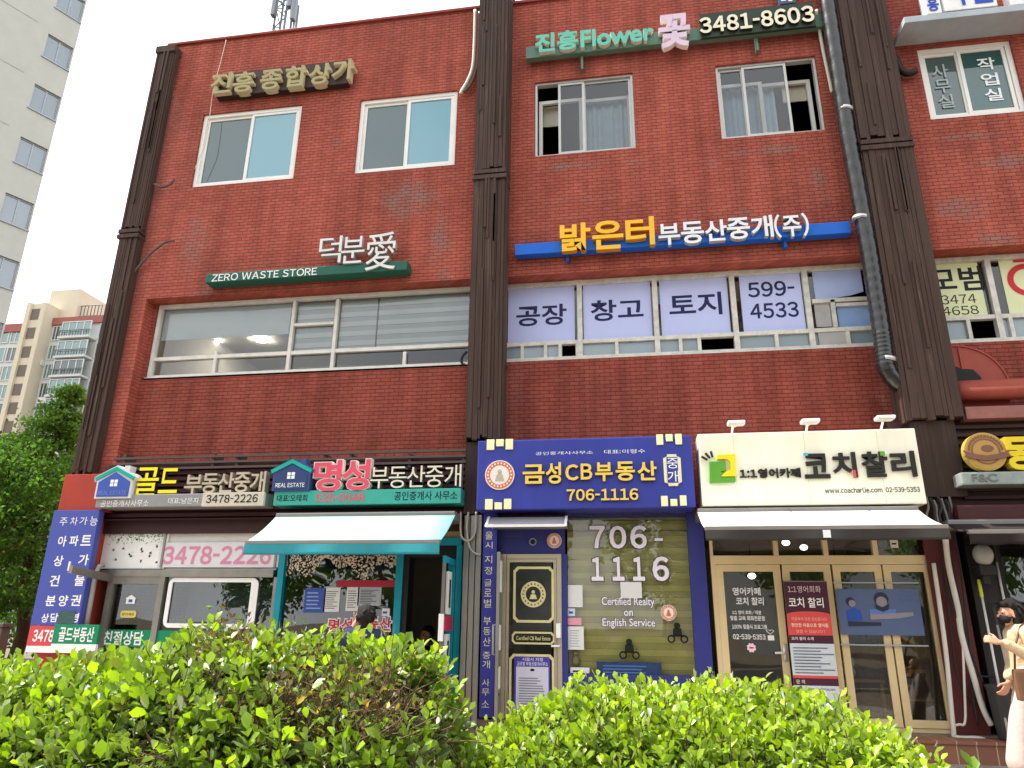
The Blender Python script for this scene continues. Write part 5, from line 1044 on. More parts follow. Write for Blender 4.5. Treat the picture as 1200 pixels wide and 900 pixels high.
# standing banner
s = thing('standing_banner', 'maroon and red upright banner with 코치 찰리 in front of the second cream framed door', 'banner', loc(950, 812, 9.6))
Y = 9.78; q = MB(); x0, x1, z0, z1 = RECT(916, 681.5, 984, 811, Y); x0 += .02; W_, H_ = x1-x0, z1-z0; MA = m_('maroon_print', '#4a2436'); RE = m_('coral_print', '#d2504b'); LG = m_('light_print', '#c9ced3')
def br(m__, v0, v1, y=0): q.use(m__); q.box(x0, x1, Y-.006-y, Y-.001-y, z1-H_*v1, z1-H_*v0)
br(MA, 0, .31); br(RE, .31, .5); br(MA, .5, .575); br(LG, .575, .86); br(RE, .86, .885); br(MA, .885, .95); br(LG, .95, 1.2)
q.use(RE); q.prism([(x0+W_*(.5+.5*math.cos(R(180-k*15))), z1-H_*.31+H_*.03*math.sin(R(180-k*15))) for k in range(13)][::-1], Y-.0085, Y-.0065)
part('banner_sheet', q, None, s)
q = MB(); Yt = Y-.0105
def bt(t, u0, u1, v0, v1, m__, b=0): q = MB(); q.use(m__); q.text(t, x0+W_*u0, x0+W_*u1, z1-H_*v1, z1-H_*v0, Yt, b); part('lettering', q, None, s)
bt('1:1영어회화', .08, .84, .04, .105, m_('pinkish_print', '#d9c3c8'), 0); bt('코치 찰리', .07, .87, .15, .245, WHT, .015); bt('마음속의 답은 당신입니다', .1, .9, .335, .365, m_('peach_print', '#f2b9a4')); bt('편안한 마음으로 영어를', .08, .92, .39, .425, m_('cream_print', '#f3e3cf'), .01); bt('말할 수 있습니다 !', .18, .82, .45, .48, m_('peach_print', '#f2b9a4')); bt('코치 찰리 소개', .05, .55, .515, .545, WHT, .01)
q = MB(); lines(q, x0+W_*.06, x0+W_*.97, z1-H_*.85, z1-H_*.6, 9, Yt, m_('print_slate', '#5d6873'), 8, .3); part('print_lines', q, None, s); bt('문 의', .06, .25, .9, .935, WHT); bt('www.coacharlie.com', .3, .9, .965, .99, BLKP)
q = MB(); q.use(BR); q.tube([(x0+W_/2, Y+.01, .36), (x0+W_/2, Y+.01, z1)], .012); q.tube([(x0, Y+.005, z1), (x1, Y+.005, z1)], .012); q.bbox(x0+W_*.2, x1-W_*.2, Y-.08, Y+.08, FL, FL+.05, .01); part('stand', q, None, s)
# big screen poster inside the right half
s = thing('window_poster', 'blue poster of cartoon people at a table across the two right cream framed doors', 'poster', loc(1035, 746, AG-.09))
Y = AG-.09; q = MB(); x0, x1, z0, z1 = RECT(979, 690, 1084, 745, Y); q.use(mat('poster_bluegrey', '#566587', .6, var=.05, scale=2)); q.box(x0, x1, Y-.005, Y+.005, z0, z1); part('sheet', q, None, s); W_, H_ = x1-x0, z1-z0
q = MB(); Yk = Y-.008
def pp(u, v): return (x0+W_*u, z0+H_*v)
SK = m_('print_skin', '#8f858e'); HK = m_('print_hair', '#2e3546'); q.use(HK); c = pp(.16, .72); q.disc(*c, W_*.055, Yk, Yk+.003, 24); c = pp(.54, .78); q.disc(*c, W_*.09, Yk, Yk+.003, 28, W_*.085); q.use(SK); c = pp(.18, .68); q.disc(*c, W_*.042, Yk-.003, Yk-.0005, 24); c = pp(.54, .72); q.disc(*c, W_*.065, Yk-.003, Yk-.0005, 24)
q.use(HK); q.prism([pp(.45, .68), pp(.54, .6), pp(.63, .68), pp(.61, .55), pp(.54, .5), pp(.47, .55)], Yk-.006, Yk-.0035); q.use(m_('print_blue', '#2f52a8')); q.prism([pp(.1, .3), pp(.28, .32), pp(.27, .52), pp(.2, .58), pp(.1, .52)], Yk-.003, Yk-.0005); q.use(HK); q.prism([pp(.1, .18), pp(.5, .2), pp(.5, .27), pp(.1, .29)], Yk-.004, Yk-.0005); q.use(SK); q.prism([pp(.38, .33), pp(.72, .36), pp(.9, .42), pp(.9, .5), pp(.7, .48), pp(.38, .44)], Yk-.005, Yk-.0005); q.use(m_('print_blue_pale', '#5d79b5')); q.box(*pp(.38, 0)[:1], pp(.7, 0)[0], Yk-.003, Yk-.0005, pp(0, .44)[1], pp(0, .56)[1])
q.text('Let us talk', pp(.76, 0)[0], pp(.97, 0)[0], pp(0, .74)[1], pp(0, .86)[1], Yk-.003, 0)
part('drawing', q, None, s)
q = MB(); q.use(m_('clear_rail', '#9aa3a8')); 
for py in (683, 756): z = Zp(1030, py, Y); q.box(x0-.02, x1+.02, Y-.01, Y+.01, z-.008, z+.008)
part('hanging_rail', q, None, s)
# cafe interior: table, pale doll, hanging jacket, stool
WD = mat('cafe_wood', '#a07a4c', .5, var=.15, scale=8, streak=True)
s = thing('side_table', 'light wooden table inside the right cream framed glass below the cartoon poster', 'table', (X(1010, 800, 10.6), 10.6, FL)); x0, x1 = X(985, 790, 10.4), X(1035, 790, 10.4)
zt5 = P(1010, 795, 10.5).z
q = MB(); q.bbox(x0, x1, 10.35, 10.85, zt5-.04, zt5, .008); part('tabletop', q, WD, s)
for xx in (x0+.04, x1-.04):
    for yy in (10.4, 10.8): q = MB(); q.box(xx-.022, xx+.022, yy-.022, yy+.022, FL, zt5-.041); part('leg', q, WD, s)
q = MB(); q.use(m_('doll_cream', '#d9d1b0')); c = P(996, 783, 10.6); q.ball((c.x, 10.6, zt5+.075), (.1, .08, .075)); q.ball((c.x, 10.6, zt5+.18), (.085, .08, .08)); q.use(m_('doll_leaf', '#8fa860')); q.ball((c.x-.01, 10.6, zt5+.27), (.03, .02, .035)); one('plush_doll', q, None, 'round cream plush doll with a green tuft on the wooden table inside the shop', 'doll', smooth=True)
q = MB(); q.use(m_('jacket_brown', '#6d564a', var=.25, scale=12)); c = P(1023, 790, 10.5); n = 12
prof = [(.05, 1.62), (.16, 1.55), (.2, 1.3), (.17, 1.05), (.2, .8), (.14, .7)]
vs = []
for r_, z in prof:
    for k in range(n): t = 2*math.pi*k/n; vs.append((c.x+r_*math.cos(t)*(1+.12*math.sin(3*t+z*9)), 10.55+r_*.55*math.sin(t), z-.25+.05*math.sin(t*2)))
q.add(vs, [(i*n+k, i*n+(k+1) % n, (i+1)*n+(k+1) % n, (i+1)*n+k) for i in range(len(prof)-1) for k in range(n)]); one('hanging_jacket', q, None, 'brown patterned jacket hanging beside the wooden table inside the shop', 'jacket', smooth=True)
s = thing('wooden_shelf', 'pale wooden ladder shelf inside the rightmost cream framed glass', 'shelf', (X(1060, 800, 10.7), 10.7, FL)); q = MB(); xx = X(1056, 790, 10.6)
for dx in (0, .38): q.tube([(xx+dx, 10.5, FL), (xx+dx-.05, 10.8, FL+1.15)], .024, 6)
part('frame', q, WD, s)
for k in range(3): q = MB(); q.bbox(xx-.02, xx+.4, 10.52+k*.08, 10.85, FL+.28+k*.33, FL+.31+k*.33, .005); part('shelf_board', q, WD, s)
for (px, py, Yc, lab) in ((921, 636, 11.2, 'glowing round lamp inside the shop, left one of the two in the second top light'), (942, 641.5, 11.6, 'glowing round lamp inside the shop, right one of the two in the second top light'), (881, 675, 11, 'glowing round lamp behind the left cream framed door'), (979, 658.5, 11.4, 'glowing round lamp at the top of the third cream framed door')):
    p = P(px, py, Yc); s = thing('pendant_lamp', lab, 'lamp', (p.x, Yc, p.z), 'cafe lamps'); q = MB(); q.ball((p.x, Yc, p.z), (.055, .055, .04)); part('bulb', q, emit('lamp_glow_warm', '#fff0d0', 5), s, True); q = MB(); q.tube([(p.x, Yc, p.z+.03), (p.x, Yc, 2.85)], .006, 6); part('cord', q, BLKP, s)
# ---- right shop: dark front, with poles and a wall lantern
q = MB(); q.use(m_('black_wall', '#2b2727', var=.12)); x0, x1 = X(1140, 700, 9.9), X(1172, 700, 9.9); q.box(x0, x1, 9.86, 10.0, FL-.05, 2.72); q.box(x1, XR-.3, 9.86, 9.98, FL-.05, .75); q.use(m_('dark_frame', '#1f1c1c')); q.box(x1, x1+.07, 9.84, 9.99, .75, 2.72); q.box(x1+.07, XR-.3, 9.84, 9.99, 2.55, 2.72); sf5 = part('shopfront', q, None, B)
g = MB(); g.rect(x1+.07, XR-.35, .75, 2.55, 9.92); part('pane', g, SHG, sf5)
q = MB(); q.use(m_('dark_red_brick', '#5a2c2a', var=.15)); q.box(X(1100, 750, 9.87), X(1141, 750, 9.87), 9.845, 9.859, FL, 2.72); part('pier_facing', q, brickmat('dark_pier_brick', '#5a2b2a', '#4d2424', '#2f1a1a', []), B)
L = thing('wall_lantern', 'round glass wall lantern under the dark awning, beside the cables', 'lamp', loc(1152, 650, 9.7)); c = P(1152, 650, 9.68); q = MB(); q.ball((c.x, 9.68, c.z), (.11, .11, .13)); part('globe', q, mat('lantern_glass', '#a8a7a0', .2, var=.1), L, True)
q = MB(); q.bbox(c.x-.1, c.x+.1, 9.6, 9.84, c.z+.12, c.z+.17, .02); part('cap', q, m_('lantern_iron', '#2d2a2a'), L); q = MB(); q.bbox(c.x-.09, c.x+.09, 9.62, 9.84, c.z-.24, c.z-.12, .02); q.bbox(c.x-.04, c.x+.04, 9.7, 9.859, c.z-.34, c.z-.2, .01); part('bracket', q, m_('lantern_iron', '#2d2a2a'), L)
for (a, b_, m__, lab) in (((1147, 680), (1170, 800), m_('pole_white', '#cfcbc4'), 'long pale pole with a yellow grip leaning on the dark wall'), ((1164, 640), (1188, 760), m_('pole_white', '#cfcbc4'), 'long pale pole leaning nearest the lantern, passing behind the woman'), ((1164, 713), (1182, 790), m_('pole_grey', '#a5a29d'), 'short grey pole leaning between the two long pale poles')):
    s = thing('leaning_pole', lab, 'pole', loc(b_[0], b_[1], 9.6), 'poles leaning on the dark wall'); q = MB(); A_, C_ = P(*a, 9.8), P(*b_, 9.55); D_ = (C_-A_).normalized(); C_ = A_+(C_-A_)*((A_.z-FL)/(A_.z-C_.z)); q.tube([A_, C_], .014, 8); part('shaft', q, m__, s, True)
    q = MB(); q.tube([A_-D_*.005, A_+D_*.2], .02, 8); part('grip', q, m_('grip_yellow', '#c9cc3a') if a[0] == 1147 else m_('grip_dark', '#3a3836'), s)
q = MB(); q.use(m_('bin_grey', '#3d3b39', var=.15, scale=8)); c = P(1183, 840, 9.55); vs = []; n = 20
for (r_, z) in ((.001, FL), (.13, FL), (.17, FL+.52), (.18, FL+.52), (.18, FL+.55), (.165, FL+.55), (.14, FL+.1), (.001, FL+.1)):
    vs += [(c.x+r_*math.cos(2*math.pi*k/n), 9.58+r_*math.sin(2*math.pi*k/n), z) for k in range(n)]
q.add(vs, [(i*n+k, i*n+(k+1) % n, (i+1)*n+(k+1) % n, (i+1)*n+k) for i in range(7) for k in range(n)]); one('bin', q, None, 'dark grey ribbed bin standing behind the walking woman', 'bin')
q = MB(); q.use(m_('green_plate', '#17805f')); x0, x1, z0, z1 = RECT(1185, 866, 1235, 882, 9.35); q.bbox(x0, x1, 9.34, 9.37, z0, z1, .004); q.use(WHT); q.text('주차금지', x0+.06, x1-.06, z0+.04, z1-.04, 9.335, .02); one('wall_plate', q, None, 'small green plate with white letters low on the tiled step, behind the woman', 'sign')
# ---- pipes, ducts and cables
q = MB(); DU = mat('duct_foil', '#232120', .28, metal=.25, var=.4, scale=14, spec=.7)
pts = [(969, 0), (993, 155), (1019, 300), (1033, 390), (1038, 430)]
p = [P(a, b, 9.72) for a, b in pts]; q.use(DU)
full = []
for a, b in zip(p, p[1:]):
    for k in range(8): full.append(a.lerp(b, k/8))
full.append(p[-1]); e = p[-1]
full += [Vector((e.x+.03, 9.73, e.z-.09)), Vector((e.x+.08, 9.75, e.z-.17)), Vector((e.x+.15, 9.78, e.z-.23)), Vector((e.x+.24, 9.82, e.z-.26)), Vector((e.x+.36, 9.85, e.z-.27))]
top = p[0]; full = [top+Vector((-.02, 0, .8)), top+Vector((-.01, 0, .4))]+full
dn = []
for a, b in zip(full, full[1:]):
    for k in range(4): dn.append(a.lerp(b, k/4))
dn.append(full[-1]); q.tube(dn, [.115 if k % 4 else .108 for k in range(len(dn))], 18)
s = one('exhaust_duct', q, None, 'round foil duct running down beside the right timber column to an elbow', 'duct', smooth=True)
for px, py in ((987, 130), (1006, 257), (1036, 422)):
    q = MB(); q.use(m_('duct_band', '#b9b8b6', metal=.7)); c = P(px+3, py, 9.72); q.tube([c-Vector((.004, 0, .025)), c+Vector((.004, 0, .025))], .121, 18); part('clamp', q, None, s, True)
RP = mat('red_pipe_paint', '#98493d', .6, var=.12, scale=5)
q = MB(); XPR = P(1053, 250, AP).x+.39; c = P(1160, 457, 9.8); q.tube([(XPR-.03, 9.8, c.z), (c.x+3.2, 9.8, c.z+.0)], .135, 20); one('red_pipe', q, RP, 'thick red painted horizontal pipe beside the right timber column', 'pipe', smooth=True)
s = thing('blower_housing', 'red painted drum shaped blower housing with a dark opening above the red pipe', 'blower', loc(1130, 447, 9.7)); c = P(1126, 455, 9.93); r = P(1182, 447, 9.93).x-c.x; a_ = math.acos(max(-1, min(1, (XPR-c.x)/r)))
q = MB(); q.prism([(c.x+r*math.cos(-a_+2*a_*k/40), c.z+r*math.sin(-a_+2*a_*k/40)) for k in range(41)], 9.93, 9.99); part('drum', q, RP, s)
q = MB(); q.ring(c.x, c.z, r-.004, r+.015, 9.915, 9.95, 32, 0, a_); q.box(c.x+.05, c.x+.08, 9.91, 9.929, c.z+.2, c.z+r*.96); q.box(c.x-.05, c.x-.02, 9.91, 9.929, c.z+.2, c.z+r*.98); part('rim', q, RP, s)
q = MB(); q.use(BLKP); q.prism([(XPR+.005, c.z+.02), (c.x+.24, c.z+.02), (c.x+.26, c.z+.14), (c.x+.18, c.z+.25), (c.x+.05, c.z+.26), (XPR+.005, c.z+.34)], 9.906, 9.909); part('opening', q, None, s)
WP = m_('white_pipe', '#c9c3b8', var=.08)
cable([(1108, 632, 9.4), (1112, 665, 9.6), (1122, 710, 9.7), (1127, 745, 9.7), (1140, 790, 9.7), (1152, 830, 9.7), (1162, 850, 9.7)], .032, WP, 'thick pale corrugated hose sagging down the pier right of the cream framed doors', name='hose')
cable([(1128, 750), (1130, 800), (1131, 845), (1124, 849), (1119, 850)], .014, WP, 'thin white pipe dropping straight beside the thick pale hose', name='pipe')
cable([(1094, 660), (1108, 760), (1117, 850), (1121, 864), (1150, 866), (1172, 878)], .026, WP, 'white pipe following the edge of the cream frame and turning along the step', name='pipe')
for k, (pts, lab) in enumerate((([(1090, 585), (1100, 600), (1101, 640), (1112, 720), (1124, 800), (1150, 830)], 'black cable nearest the cream frame on the right pier'), ([(1104, 588), (1112, 640), (1128, 720), (1138, 800), (1146, 850)], 'black cable in the middle of the right pier'), ([(1112, 590), (1125, 660), (1132, 720), (1140, 780), (1148, 792), (1172, 792)], 'black cable swinging across the dark wall below the lantern'), ([(1098, 590), (1108, 640), (1114, 700), (1140, 770), (1152, 800)], 'black cable crossing the other cables on the right pier'))):
    cable(pts, .012, CK, lab, Y=9.74-.01*k)
for k in range(7):
    a = 1085+k*4.5; cable([(a, 582+(k % 3)*2), (a+3+2*(k % 2), 594), (a+1+(k*5) % 7, 606), (a+9, 622)], .014+.006*(k % 2), CK if k % 2 else m_('cable_mid', '#77716c'), 'tangled cable in the bundle under the brown casing right of the cream sign', 'tangled cables right of the cream sign', Y=9.66+.012*k)
for pts, r_, m__, lab in (([(557, 12), (556, 50), (554, 78), (548, 95), (541, 107), (540, 110)], .03, m_('cable_cream', '#cfc6b6'), 'cream insulated pipe hanging beside the middle timber column at the roof'), ([(562, 14), (560, 60), (558, 82), (552, 98), (544, 108)], .022, m_('cable_brown', '#5d5149'), 'brown insulated pipe beside the cream one at the roof of the middle column'),
        ([(598, 10), (596, 130), (594, 250), (593, 330), (592, 388), (590, 430)], .02, m_('pipe_purple_grey', '#6e5c5a'), 'thin grey conduit running down the right side of the middle timber column'),
        ([(957, 12), (962, 45), (968, 75), (973, 98), (975, 108)], .028, m_('cable_cream', '#cfc6b6'), 'cream insulated pipe between the florist sign and the foil duct'),
        ([(180, 216), (190, 219), (199, 216), (204, 210)], .02, m_('cable_brown', '#5d5149'), 'short brown pipe curving out of the wall near the left timber column, upper one'),
        ([(157, 319), (168, 306), (180, 294), (194, 284), (204, 282)], .02, m_('cable_brown', '#5d5149'), 'brown pipe rising from the left timber column to a hole in the wall, lower one'),
        ([(265, 47), (258, 75), (250, 105), (244, 150), (240, 170), (228, 198)], .006, m_('cable_cream', '#cfc6b6'), 'thin pale wire hanging past the first gold letter'),
        ([(547, 412), (542, 418), (541, 425), (545, 428)], .02, CK, 'short black cable loop at the foot of the upper left window band'), ([(588, 422), (591, 428), (594, 430), (591, 436)], .02, CK, 'short black cable loop left of the lavender banners'),
        ([(1050, 68), (1056, 82), (1064, 86), (1074, 83)], .05, CK, 'thick black cable bundle poking from behind the right timber column'),
        ([(1060, 500), (1056, 520), (1058, 545)], .02, CK, 'black cable below the elbow of the foil duct')):
    cable([(a, b) for a, b in pts], r_, m__, lab, Y=9.9 if pts[0][0] not in (1050,) else 9.9)
# ------------------------------------------------------------------ foliage
LEAF_V = np.array([(0,0,0),(.23,.32,.07),(.31,.68,.05),(0,1,-.10),(-.31,.68,.05),(-.23,.32,.07),(0,.32,-.02),(0,.7,-.03)], float)
LEAF_F = [(0,1,6),(0,6,5),(6,1,2,7),(6,7,4,5),(7,2,3),(7,3,4)]
def leaves(name, base, dirs, size, cols, mt, parent, wide=1.0, normal_up=.6, simple=False):
    """one mesh of many leaf blades: base point, direction, length and colour of each"""
    n = len(base); d = dirs/np.linalg.norm(dirs, axis=1, keepdims=True)
    up = np.tile([0, 0, 1.0], (n, 1))*normal_up+rng.normal(0, .45, (n, 3))
    side = np.cross(d, up); side /= np.linalg.norm(side, axis=1, keepdims=True)+1e-9; nor = np.cross(side, d)
    lv, lf = (LEAF_V, LEAF_F) if not simple else (np.array([(0,0,0),(.3,.5,.03),(0,1,-.05),(-.3,.5,.03)], float), [(0,1,2),(0,2,3)])
    k = len(lv)
    curl = 1+rng.normal(0, .6, n)
    V = base[:, None, :]+size[:, None, None]*(lv[None, :, 0, None]*wide*side[:, None, :]+lv[None, :, 1, None]*d[:, None, :]+(lv[None, :, 2]*curl[:, None])[..., None]*nor[:, None, :])
    V = V.reshape(-1, 3)-np.array(ORG[parent.name])
    loops = []; starts = []; tot = []; s = 0
    fl = [len(f) for f in lf]; flat = np.concatenate([np.array(f) for f in lf]); L = len(flat)
    idx = (flat[None, :]+(np.arange(n)*k)[:, None]).ravel()
    me = bpy.data.meshes.new(name); me.vertices.add(n*k); me.vertices.foreach_set('co', V.ravel())
    me.loops.add(n*L); me.loops.foreach_set('vertex_index', idx.astype(np.int32)); me.polygons.add(n*len(lf))
    st = np.concatenate([[0], np.cumsum(fl)[:-1]]); me.polygons.foreach_set('loop_start', (st[None, :]+(np.arange(n)*L)[:, None]).ravel().astype(np.int32))
    me.polygons.foreach_set('use_smooth', [True]*(n*len(lf)))
    me.update(calc_edges=True); me.validate()
    ca = me.color_attributes.new('Col', 'FLOAT_COLOR', 'POINT'); c4 = np.ones((n, k, 4)); c4[..., :3] = cols[:, None, :]; ca.data.foreach_set('color', c4.ravel())
    me.materials.append(mt); o = bpy.data.objects.new(name, me); COL.objects.link(o); o.parent = parent; ORG[o.name] = ORG[parent.name]; return o
HL = leafmat('hedge_leaf', .36, .5, .2); DL = leafmat('dry_leaf', .8, .25, .03); TL = leafmat('tree_leaf', .7, .5, .02)
BARK = mat('bark', '#5b4a3b', .9, var=.25, scale=18, bump=.6); TWIG = mat('dry_twig', '#6b5a44', .9, var=.3, scale=30)
def hsv_mix(a, b, t): return a[None, :]*(1-t[:, None])+b[None, :]*t[:, None]
def hedge(name, lab, topline, Yn, Yfar, nsh, leaf, dead, seed, ramp, shoot_up=.12):
    """a clipped hedge of upright leafy shoots; topline = photo pixels of its crest"""
    r = np.random.default_rng(seed)
    yc = (Yn+Yfar)/2
    pts = [P(a, b, yc) for a, b in topline]; xs = np.array([p.x for p in pts]); zs = np.array([p.z for p in pts])
    t = thing(name, lab, 'hedge', (float(xs.mean()), yc, 0))
    x = r.uniform(xs[0], xs[-1], nsh); v = r.random(nsh)
    # shoots sit on the rounded shell: front face, crest and back
    kind = r.random(nsh); y = np.where(kind < .3, Yn+r.random(nsh)**2*.25, Yn+(Yfar-Yn)*v)
    crest = np.interp(x, xs, zs)
    prof = 1-np.clip(np.abs((y-yc)/(Yfar-Yn)*2), 0, 1)**3*.22
    nzv = np.array([mnoise.noise(Vector((a*2.2+seed, b*2.2, 3))) for a, b in zip(x, y)])*.10
    top = crest*prof-.07+nzv*.7-shoot_up*.8
    z = np.where(kind < .3, top-r.random(nsh)**1.6*.75, top-r.random(nsh)**2*.16)
    z = np.clip(z, .1, None)
    nl = r.integers(6, 11, nsh); B_, D_, S_, C_, DB, DD, DS, DC = [], [], [], [], [], [], [], []
    tw = MB(); twd = MB()
    for i in range(nsh):
        base = Vector((x[i], y[i], z[i])); front = kind[i] < .3
        dirv = Vector((r.normal(0, .28), -.55+r.normal(0, .3) if front else r.normal(0, .28), 1)).normalized(); L = shoot_up*r.uniform(.6, 1.5)
        px = 600+F*0
        isdead = False
        for (dx, dz, sx, sz, pr) in dead:
            q = ((x[i]-dx)/sx)**2+((z[i]-dz)/sz)**2
            if q < 1 and (y[i] < Yn+.5 or sx < .18 and z[i] > crest[i]-.3 and pr >= .8 and dz > 1.36) and r.random() < pr*(1.15-q*.6): isdead = True
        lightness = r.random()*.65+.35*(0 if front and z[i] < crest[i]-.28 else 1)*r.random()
        if isdead:
            for _ in range(5):
                e = base+Vector((r.normal(0, .07), r.normal(-.02, .05), r.normal(.02, .07))); twd.tube([base, base.lerp(e, .5)+Vector((r.normal(0, .012), 0, r.normal(0, .012))), e], [.003, .0022, .0012], 4, cap=False)
            for _ in range(int(r.integers(3, 8))):
                DB.append(base+dirv*L*r.random()+Vector(r.normal(0, .025, 3))); DD.append(r.normal(0, 1, 3)); DS.append(leaf*r.uniform(.25, .62))
                u = r.random(); DC.append((.17, .115, .05) if u < .35 else (.09, .06, .03) if u < .65 else (.46, .32, .05) if u < .76 else (.16, .25, .03))
            continue
        tip = base+dirv*L
        if i % 2 == 0: tw.tube([base-dirv*.10, base, tip], [.0035, .003, .0015], 4, cap=False)
        ph = r.uniform(0, 6.28); u = dirv.orthogonal().normalized(); w = dirv.cross(u)
        for k in range(nl[i]):
            f = (k+.6)/nl[i]; a = ph+k*math.pi+(k//2)*1.57; out = u*math.cos(a)+w*math.sin(a)
            sp = 1.15-.65*f**2
            B_.append(base+dirv*L*f+out*.004); D_.append(out*sp+dirv*(.25+.75*f)+Vector(r.normal(0, .12, 3))); S_.append(leaf*(.5+.8*r.random())*(1.08-.35*f))
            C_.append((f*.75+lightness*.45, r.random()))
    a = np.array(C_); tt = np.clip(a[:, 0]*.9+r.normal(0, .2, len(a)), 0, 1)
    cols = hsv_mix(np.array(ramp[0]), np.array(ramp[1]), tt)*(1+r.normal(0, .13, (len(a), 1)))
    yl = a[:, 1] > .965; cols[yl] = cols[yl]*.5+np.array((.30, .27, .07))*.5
    leaves('foliage', np.array([tuple(q) for q in B_]), np.array([tuple(q) for q in D_]), np.array(S_), cols, HL, t, 1.0, .8)
    if DB: leaves('dry_foliage', np.array([tuple(q) for q in DB]), np.array(DD), np.array(DS), np.array(DC), DL, t, .9, .2); part('dead_twigs', twd, TWIG, t)
    # woody frame from the ground
    for k in range(int((xs[-1]-xs[0])/.22)):
        bx = xs[0]+.1+k*.22+r.normal(0, .04); by = yc+r.normal(0, (Yfar-Yn)*.12); h = np.interp(bx, xs, zs)
        for j in range(5):
            ex, ey = bx+r.normal(0, .16), by+r.normal(0, (Yfar-Yn)*.24); eh = h*.82*r.uniform(.75, 1)
            tw.tube([(bx, by, 0), (bx*.7+ex*.3, by*.7+ey*.3, eh*.45), (ex, ey, eh)], [.011, .008, .003], 5, cap=False)
    part('branches', tw, BARK, t); return t
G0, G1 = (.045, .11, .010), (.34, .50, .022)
dz_ = lambda px, py, Y: P(px, py, Y)
Yl = 2.7
def dead_at(px, py, sx, sz, pr, Y=2.45): p = P(px, py, Y); return (p.x, p.z, sx, sz, pr)
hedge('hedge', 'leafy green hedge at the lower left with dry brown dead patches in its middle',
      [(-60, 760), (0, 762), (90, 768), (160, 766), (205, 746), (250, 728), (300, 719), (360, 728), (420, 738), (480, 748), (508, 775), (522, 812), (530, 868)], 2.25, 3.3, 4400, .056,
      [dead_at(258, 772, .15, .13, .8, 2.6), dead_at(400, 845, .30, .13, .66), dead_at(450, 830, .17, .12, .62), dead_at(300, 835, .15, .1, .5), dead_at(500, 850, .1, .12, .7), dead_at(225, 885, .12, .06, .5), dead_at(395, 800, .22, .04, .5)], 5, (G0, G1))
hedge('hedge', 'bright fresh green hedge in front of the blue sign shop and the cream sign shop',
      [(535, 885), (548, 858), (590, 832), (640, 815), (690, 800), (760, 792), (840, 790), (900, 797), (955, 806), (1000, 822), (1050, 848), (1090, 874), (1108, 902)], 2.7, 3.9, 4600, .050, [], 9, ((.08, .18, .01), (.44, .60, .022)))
pz = P(1140, 905, 2.6); sp_ = thing('shrub_shoot', 'single young green leafy shoot at the bottom right below the walking woman', 'plant', (pz.x, 2.6, 0))
leaves('foliage', np.array([(pz.x+.006*(k % 3-1), 2.6, pz.z-.1+.016*k) for k in range(8)]), np.array([((-1)**k*.55, -.25*(k % 3-1), .55+.1*k) for k in range(8)]), np.array([.055]*8), np.array([(.2, .36, .03)]*8), HL, sp_)
q = MB(); q.tube([(pz.x, 2.6, 0), (pz.x, 2.6, pz.z+.03)], [.006, .002], 5); part('stem', q, BARK, sp_)
# ------------------------------------------------------------------ trees at the left
def tree(lab, x, y, h, crown, n, seed, col0, col1, leaf=.11, trunk_r=.16, low=.22, conical=False, name='street_tree', group='trees left of the brick building'):
    r = np.random.default_rng(seed); t = thing(name, lab, 'tree', (x, y, 0), group)
    q = MB(); ln = [Vector((x, y, 0))]
    for k in range(1, 7): ln.append(Vector((x+r.normal(0, .12), y+r.normal(0, .12), h*.92*k/6)))
    q.tube(ln, [trunk_r*(1-.14*k) for k in range(7)], 9); part('trunk', q, BARK, t, True)
    q = MB(); tips = []
    nb = 46
    for k in range(nb):
        f = low+(1-low)*((k+.5)/nb); zc = h*f*.97
        lim = crown*((1-f)**.75*1.25 if conical else math.sin(math.pi*min(1, (f-low)/(1-low)*.82+.15))**.8)
        a = k*2.4+r.normal(0, .4); L = lim*r.uniform(.6, 1.08); i0 = min(5, int(f*6)); p0 = ln[i0].lerp(ln[i0+1], f*6-i0) if f*6 < 6 else ln[-1]
        p0 = Vector((p0.x, p0.y, zc*.95)); e = p0+Vector((math.cos(a)*L, math.sin(a)*L, L*(.12 if conical else .35)+r.normal(0, .15)))
        q.tube([p0, p0.lerp(e, .5)+Vector((0, 0, .1*L)), e], [.05*(1.1-f), .03*(1.1-f), .01], 6, cap=False)
        for s_ in np.linspace(.3, 1.0, 5): tips.append((p0.lerp(e, s_)+Vector((0, 0, .1*L*math.sin(math.pi*s_))), .16+.3*L*(.4+.3*s_)))
    part('branches', q, BARK, t, True)
    tips_p = np.array([tuple(a) for a, b in tips]); tips_r = np.array([b for a, b in tips])
    ci = r.integers(0, len(tips), n); off = r.normal(0, 1, (n, 3)); off[:, 2] *= .42
    base = tips_p[ci]+off*tips_r[ci][:, None]*.62; base[:, 2] = np.clip(base[:, 2], .6, None)
    dirs = r.normal(0, 1, (n, 3)); dirs[:, 2] -= .35
    cl = r.random(len(tips))[ci]; tt = np.clip(cl*.6+r.random(n)*.5, 0, 1)
    cols = hsv_mix(np.array(col0), np.array(col1), tt)
    leaves('crown', base, dirs, leaf*r.uniform(.6, 1.3, n), cols, TL, t, 1.0, .5, simple=True); return t
D0, D1 = (.06, .135, .03), (.19, .34, .06)
pa = P(62, 600, 15); tree('dark feathery tree whose tip stands before the far apartment block, nearest the building', pa.x-.3, 15, P(75, 440, 15).z+.35, 2.3, 24000, 21, D0, D1, .095, conical=True)
pa = P(-20, 600, 13.5); tree('dark bushy tree at the left edge of the photo beside the feathery tree', pa.x, 13.5, P(0, 500, 13.5).z, 2.8, 20000, 22, D0, (.09, .2, .03), .10)
pa = P(45, 690, 19); tree('bright yellow-green tree low behind the two dark trees', pa.x+.6, 19, 6.0, 2.8, 9000, 23, (.06, .15, .02), (.14, .27, .03), .15, low=.05)
